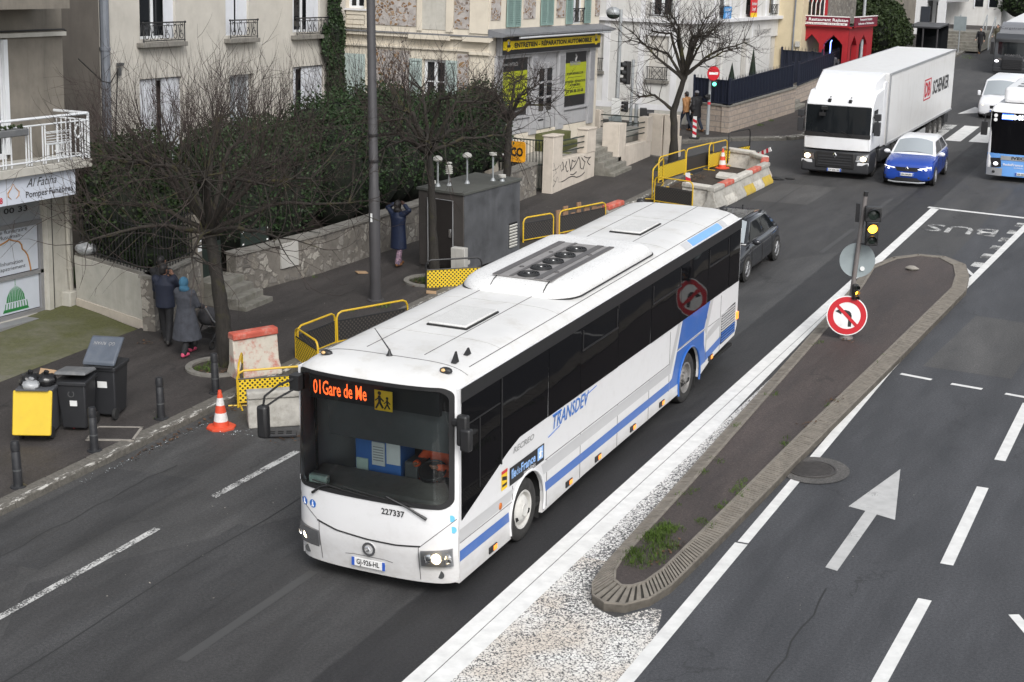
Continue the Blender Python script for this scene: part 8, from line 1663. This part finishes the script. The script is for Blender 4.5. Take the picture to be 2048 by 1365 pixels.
# ---------------- people (facing -y before rotation; about 1.72 m)
def fuse(name,m_,parent,build,vox=.012,smooth_it=4):
    """union of tapered limbs turned into one continuous surface"""
    b=MB(); build(b); o=b.build(name,m_,parent,smooth=180)
    r=o.modifiers.new('fuse','REMESH'); r.mode='VOXEL'; r.voxel_size=vox; r.use_smooth_shade=True
    s=o.modifiers.new('relax','SMOOTH'); s.factor=.5; s.iterations=smooth_it
    return o
def limb(b,pts,rr,n=12):
    b.tube(pts,rr,n)
    for p,r in zip(pts,rr): b.ell(p,(r,r,r),10,7)
def hand(b,w_,d,side,curl=.5,s=1):
    """palm, four fingers of different length and a thumb from the side of the palm; w_ wrist, d pointing direction"""
    w_=Vector(w_); d=Vector(d).normalized(); u=Vector((side,0,0)); u=(u-d*u.dot(d)); u=u.normalized() if u.length>.1 else d.orthogonal().normalized(); n=d.cross(u)*side
    limb(b,[w_,w_+d*.045*s,w_+d*.085*s],[.026*s,.03*s,.029*s],10); 
    for k,L in enumerate((.068,.078,.072,.056)):
        p=w_+d*.085*s+u*(-.027+.018*k)*s; q=p+(d*(1-curl*.3)+n*curl*.4)*L*.5*s; e=q+(d*(1-curl)+n*curl)*L*.5*s; b.tube([p,q,e],[.0095*s,.009*s,.0075*s],6); b.ell(e,(.0075*s,)*3,6,4)
    p=w_+d*.035*s-u*.026*s; q=p+(d*.7-u*.6+n*.3)*.035*s; e=q+(d*.8-u*.1+n*.5)*.03*s; b.tube([p,q,e],[.012*s,.011*s,.009*s],6); b.ell(e,(.009*s,)*3,6,4)
def person(label,loc,rz,skin,J,clothes,hair=None,group=None,scale=1,head_turn=0,head_tilt=0):
    """J: joints: hipL hipR kneeL kneeR footL footR shL shR elL elR haL haR, chest, pelvis, neck, head"""
    t=thing('person',label,'person',loc,rz,group); t.scale=(scale,)*3
    V={k:Vector(v) for k,v in J.items()}
    def hd(b):
        h=V['head']; Mt=Matrix.Rotation(head_turn,3,'Z')@Matrix.Rotation(head_tilt,3,'X'); P=lambda x,y,z:h+Mt@Vector((x,y,z))
        b.ell(h,(.078,.095,.115),16,12); b.ell(P(0,-.02,-.06),(.058,.07,.06),12,8)                # skull, jaw
        b.ell(P(0,-.098,-.015),(.014,.022,.026),8,6); b.ell(P(0,-.088,.012),(.012,.014,.03),8,6)          # nose
        b.ell(P(0,-.088,-.055),(.026,.012,.009),8,5); b.ell(P(0,-.083,-.09),(.026,.022,.02),8,6)          # lips, chin
        for s in (-1,1): b.ell(P(s*.078,.01,-.01),(.012,.022,.032),8,6); b.ell(P(s*.032,-.086,.03),(.024,.012,.008),8,5)   # ears, brow
        limb(b,[V['neck'],h+Vector((0,.012,-.08))],[.056,.05])
    def body(b):
        hd(b); limb(b,[V['pelvis'],V['chest'],V['neck']+Vector((0,0,-.02))],[.125,.13,.06],14)
        for s in 'LR':
            limb(b,[V['hip'+s],V['knee'+s],V['foot'+s]+Vector((0,.02,.06))],[.078,.052,.038]); limb(b,[V['sh'+s],V['el'+s],V['ha'+s]],[.05,.038,.027])
            hand(b,V['ha'+s],V['ha'+s]-V['el'+s],1 if s=='L' else -1)
            limb(b,[V['foot'+s]+Vector((0,.03,.035)),V['foot'+s]+Vector((0,-.13,.025))],[.035,.03])
    bd=fuse('body',skin,t,body,.0085,3)
    h=V['head']; Mt=Matrix.Rotation(head_turn,3,'Z')@Matrix.Rotation(head_tilt,3,'X')
    b=MB()
    for s in (-1,1): b.ell(h+Mt@Vector((s*.031,-.09,.012)),(.012,.008,.008),8,6)
    b.build('eyes','letter_black',bd)
    if hair:
        def hb(b):
            P=lambda x,y,z:h+Mt@Vector((x,y,z)); b.ell(P(0,.015,.025),(.088,.1,.105),14,10); b.ell(P(0,.04,-.03),(.078,.075,.08),12,8)
        fuse('hair',hair,bd,hb,.012,3)
    for nm,m_,kind,kw in clothes:
        if kind=='trousers':
            def f(b):
                for s in 'LR': limb(b,[V['pelvis'].lerp(V['hip'+s],.5),V['hip'+s],V['knee'+s],V['foot'+s]+Vector((0,.015,.09))],[.12,.1,.075,kw.get('cuff',.06)])
                b.ell(V['pelvis'],(.165,.125,.12),14,8)
            fuse(nm,m_,t,f,.014)
        elif kind=='jacket':
            ln=kw.get('len',.12); g_=kw.get('fat',1)
            def f(b):
                pe,ch=V['pelvis'],V['chest']; up=(ch-pe).normalized()
                b.loft([[ (pe-up*ln+Vector((kw.get('hem',.19)*g_*math.cos(a),.145*g_*math.sin(a)*kw.get('hemy',1),0))) for a in [2*PI*k/18 for k in range(18)]],[(pe.lerp(ch,.4)+Vector((.175*g_*math.cos(a),.135*g_*math.sin(a),0))) for a in [2*PI*k/18 for k in range(18)]],[(ch+Vector((.2*g_*math.cos(a),.14*g_*math.sin(a),.02))) for a in [2*PI*k/18 for k in range(18)]],[(V['neck']+Vector((.085*math.cos(a),.08*math.sin(a),.0))) for a in [2*PI*k/18 for k in range(18)]],[(V['neck']+Vector((.07*math.cos(a),.07*math.sin(a),.045))) for a in [2*PI*k/18 for k in range(18)]]])
                for s in 'LR': limb(b,[V['chest'].lerp(V['sh'+s],.75),V['sh'+s],V['el'+s],V['ha'+s].lerp(V['el'+s],.12)],[.09*g_,.082*g_,.064*g_,.05*g_])
            fuse(nm,m_,t,f,.014)
        elif kind=='shoes':
            for s in 'LR':
                def f(b,s=s):
                    q=V['foot'+s]; d=kw.get(s,Vector((0,-1,0))); d=Vector(d).normalized(); limb(b,[q+Vector((0,0,.085))-d*.03,q+Vector((0,0,.045))-d*.05],[.05,.045]); limb(b,[q+Vector((0,0,.042))-d*.05,q+Vector((0,0,.04))+d*.09,q+Vector((0,0,.032))+d*.15],[.042,.045,.034])
                fuse(nm,m_,t,f,.01,3)
        elif kind=='hood':
            def f(b): P=lambda x,y,z:h+Mt@Vector((x,y,z)); b.ell(P(0,.025,.02),(.1,.11,.125),16,10); b.ell(P(0,.035,-.1),(.1,.1,.09),14,8); b.ell(V['neck']+Vector((0,-.0,.02)),(.12,.11,.07),14,8)
            fuse(nm,m_,bd,f,.012)
        elif kind=='cap':
            def f(b): P=lambda x,y,z:h+Mt@Vector((x,y,z)); b.ell(P(0,.012,.055),(.092,.108,.075),14,8); b.ell(P(0,-.1,.035),(.06,.06,.014),12,6)
            fuse(nm,m_,bd,f,.011)
        elif kind=='bag':
            c=V['pelvis']+Vector(kw['at']); q=MB(); q.ell(c,(.07,.15,.17),12,8); 
            q.tube([c+Vector((0,-.08,.13)),V['chest']+Vector((kw['at'][0]*.5,-.12,.1)),V['neck']+Vector((-.05,-.02,.03)),V['chest']+Vector((kw['at'][0]*.5,.15,.05)),c+Vector((0,.08,.13))],.014,5); q.build(nm,m_,t)
    return t
def stand(**k):
    J=dict(pelvis=(0,0,.95),chest=(0,0,1.28),neck=(0,.01,1.45),head=(0,-.005,1.6),hipL=(.09,0,.9),hipR=(-.09,0,.9),kneeL=(.1,-.02,.5),kneeR=(-.1,-.02,.5),footL=(.1,0,.0),footR=(-.1,0,.0),shL=(.18,0,1.39),shR=(-.18,0,1.39),elL=(.24,.03,1.12),elR=(-.24,.03,1.12),haL=(.24,-.06,.88),haR=(-.24,-.06,.88)); J.update(k); return J
def walk(st=.28,**k):
    J=stand(kneeL=(.09,-st*.75,.5),footL=(.09,-st,.0),kneeR=(-.09,st*.25,.5),footR=(-.09,st*.95,.03),elL=(.24,.12,1.14),haL=(.24,.08,.9),elR=(-.24,-.03,1.13),haR=(-.24,-.2,.95)); J.update(k); return J
pedg=None
# man in navy jacket, hand raised to his mouth, walking away up the pavement
person('man in navy jacket raising a hand to his mouth beside the rubble pier',(-11.05,8.55,.14),R(195),'skin_brown',walk(.16,elR=(-.26,-.16,1.2),haR=(-.1,-.25,1.42),elL=(.24,-.1,1.15),haL=(.12,-.3,1.3)),[('trousers','cloth_black','trousers',{}),('jacket','cloth_navy','jacket',{'len':.14,'fat':1.12}),('shoe','shoe_dark','shoes',{})],'hair_dark',scale=1.02,head_turn=R(-15))
person('person in dark clothes mostly hidden behind the man in navy jacket',(-11.5,9.05,.14),R(190),'skin_brown',walk(.14,elL=(.24,-.16,1.2),haL=(.1,-.25,1.45)),[('trousers','cloth_black','trousers',{}),('jacket','cloth_black','jacket',{'len':.14,'fat':1.08}),('shoe','shoe_dark','shoes',{})],'hair_dark',scale=1.03,head_turn=R(20))
# woman with a pushchair
person('woman in long grey coat, teal headscarf and pink shoes pushing a pram',(-10.2,8.1,.14),R(180),'skin_light',walk(.26,elL=(.24,-.1,1.12),haL=(.17,-.4,1.0),elR=(-.24,-.1,1.12),haR=(-.17,-.4,1.0)),[('trousers','cloth_black','trousers',{'cuff':.065}),('coat','coat_grey','jacket',{'len':.58,'fat':1.16,'hem':.29,'hemy':1.75}),('shoe','shoe_pink','shoes',{}),('headscarf','scarf_teal','hood',{})],None,scale=.96)
pr_=thing('pushchair','grey and black pushchair pushed by the woman in the teal headscarf','pushchair',(-10.2,8.95,.14),R(180))
b=MB()
def pb(fn,nm,m_): b=MB(); fn(b); return b.build(nm,m_,pr_,smooth=50)
pb(lambda b:b.loft([[(-.18,.1,.45),(.18,.1,.45),(.18,-.35,.42),(-.18,-.35,.42)],[(-.2,.2,.62),(.2,.2,.62),(.2,-.4,.58),(-.2,-.4,.58)]]),'carrycot','pram_grey')
pb(lambda b:b.ell((0,.12,.66),(.2,.22,.2),14,8),'canopy','pram_grey')
for s in (-1,1):
    pb(lambda b:b.tube([(s*.2,.48,.98),(s*.2,.2,.6),(s*.2,-.35,.18)],.014,6),'frame_tube','silver_trim'); pb(lambda b:b.tube([(s*.2,-.1,.55),(s*.2,.3,.14)],.014,6),'frame_tube','black_plastic')
    for y in (.3,-.36): 
        pb(lambda b:b.lathe([(.07,-.02),(.1,-.015),(.1,.015),(.07,.02)],(s*.22,y,.1),(1,0,0),n=18,closed=True),'wheel','black_rubber')
pb(lambda b:b.tube([(-.2,.48,.98),(0,.5,1.0),(.2,.48,.98)],.018,6),'handle','black_plastic'); pb(lambda b:b.box(-.16,.16,-.25,.22,.2,.32),'basket','black_plastic')
# woman in long navy puffer coat seen from behind
person('woman in long navy quilted coat and patterned trousers, hands raised to her head',(-10.15,17.0,.14),R(172),'skin_dark',walk(.16,elL=(.33,-.02,1.5),haL=(.17,-.06,1.62),elR=(-.33,-.02,1.5),haR=(-.17,-.06,1.62)),[('trousers','trouser_floral','trousers',{'cuff':.075}),('coat','puffer_navy','jacket',{'len':.48,'fat':1.16,'hem':.2,'hemy':1.1}),('shoe','shoe_brown','shoes',{}),('hair_wrap','hair_dark','hood',{})],None,scale=.98)
person('man in black coat and cap striding past the corner with shoulder bag',(-10.75,42.05,.14),R(-125),'skin_dark',walk(.36),[('trousers','denim_dark','trousers',{}),('coat','cloth_black','jacket',{'len':.35,'fat':1.15,'hem':.22}),('shoe','shoe_brown','shoes',{}),('cap','cloth_grey','cap',{}),('bag','cloth_black','bag',{'at':(.25,.05,.05)})],'hair_dark',scale=.93)
person('walker in ochre top half hidden by the leaning tree trunk',(-11.15,42.0,.14),R(-110),'skin_brown',walk(.3),[('trousers','denim_dark','trousers',{}),('top','cloth_ochre','jacket',{}),('shoe','shoe_brown','shoes',{})],'hair_dark',scale=.9)
person('restaurant customer in pale grey standing under the right red arch',(-9.35,57.7,.25),R(150),'skin_light',stand(elR=(-.24,-.14,1.15),haR=(-.12,-.28,1.25)),[('trousers','cloth_black','trousers',{}),('top','cloth_grey','jacket',{}),('shoe','shoe_dark','shoes',{})],'hair_dark',scale=.95)
person('person in dark top behind the green counter under the left red arch',(-10.5,58.3,.25),R(10),'skin_brown',stand(),[('trousers','cloth_black','trousers',{}),('top','cloth_black','jacket',{}),('shoe','shoe_dark','shoes',{})],'hair_dark',scale=.9)
person('walker in dark clothes descending the pavement by the wide far steps',(-5.85,77.8,.14),R(-10),'skin_light',walk(.2),[('trousers','cloth_black','trousers',{}),('coat','cloth_black','jacket',{'len':.3}),('shoe','shoe_brown','shoes',{})],'hair_dark',scale=.85)
person('walker in olive top on the pavement beside the dark grey lorry',(-5.3,80.3,.14),R(-20),'skin_light',walk(.2),[('trousers','cloth_olive','trousers',{}),('coat','cloth_olive','jacket',{'len':.2}),('shoe','shoe_dark','shoes',{})],'hair_dark',scale=.85)
# coach driver, seated
person('coach driver in orange high-visibility vest seated behind the windscreen',(-.72,1.25,.84),0,'skin_brown',stand(pelvis=(0,.05,.52),chest=(0,.1,.85),neck=(0,.09,1.02),head=(0,.06,1.17),hipL=(.1,0,.5),hipR=(-.1,0,.5),kneeL=(.14,-.4,.52),kneeR=(-.14,-.4,.52),footL=(.14,-.5,.1),footR=(-.14,-.5,.1),shL=(.18,.08,.97),shR=(-.18,.08,.97),elL=(.28,-.12,.78),elR=(-.28,-.12,.78),haL=(.17,-.42,.88),haR=(-.17,-.42,.88)),[('trousers','cloth_black','trousers',{}),('vest','hi_vis_orange','jacket',{'len':.05})],'hair_dark')
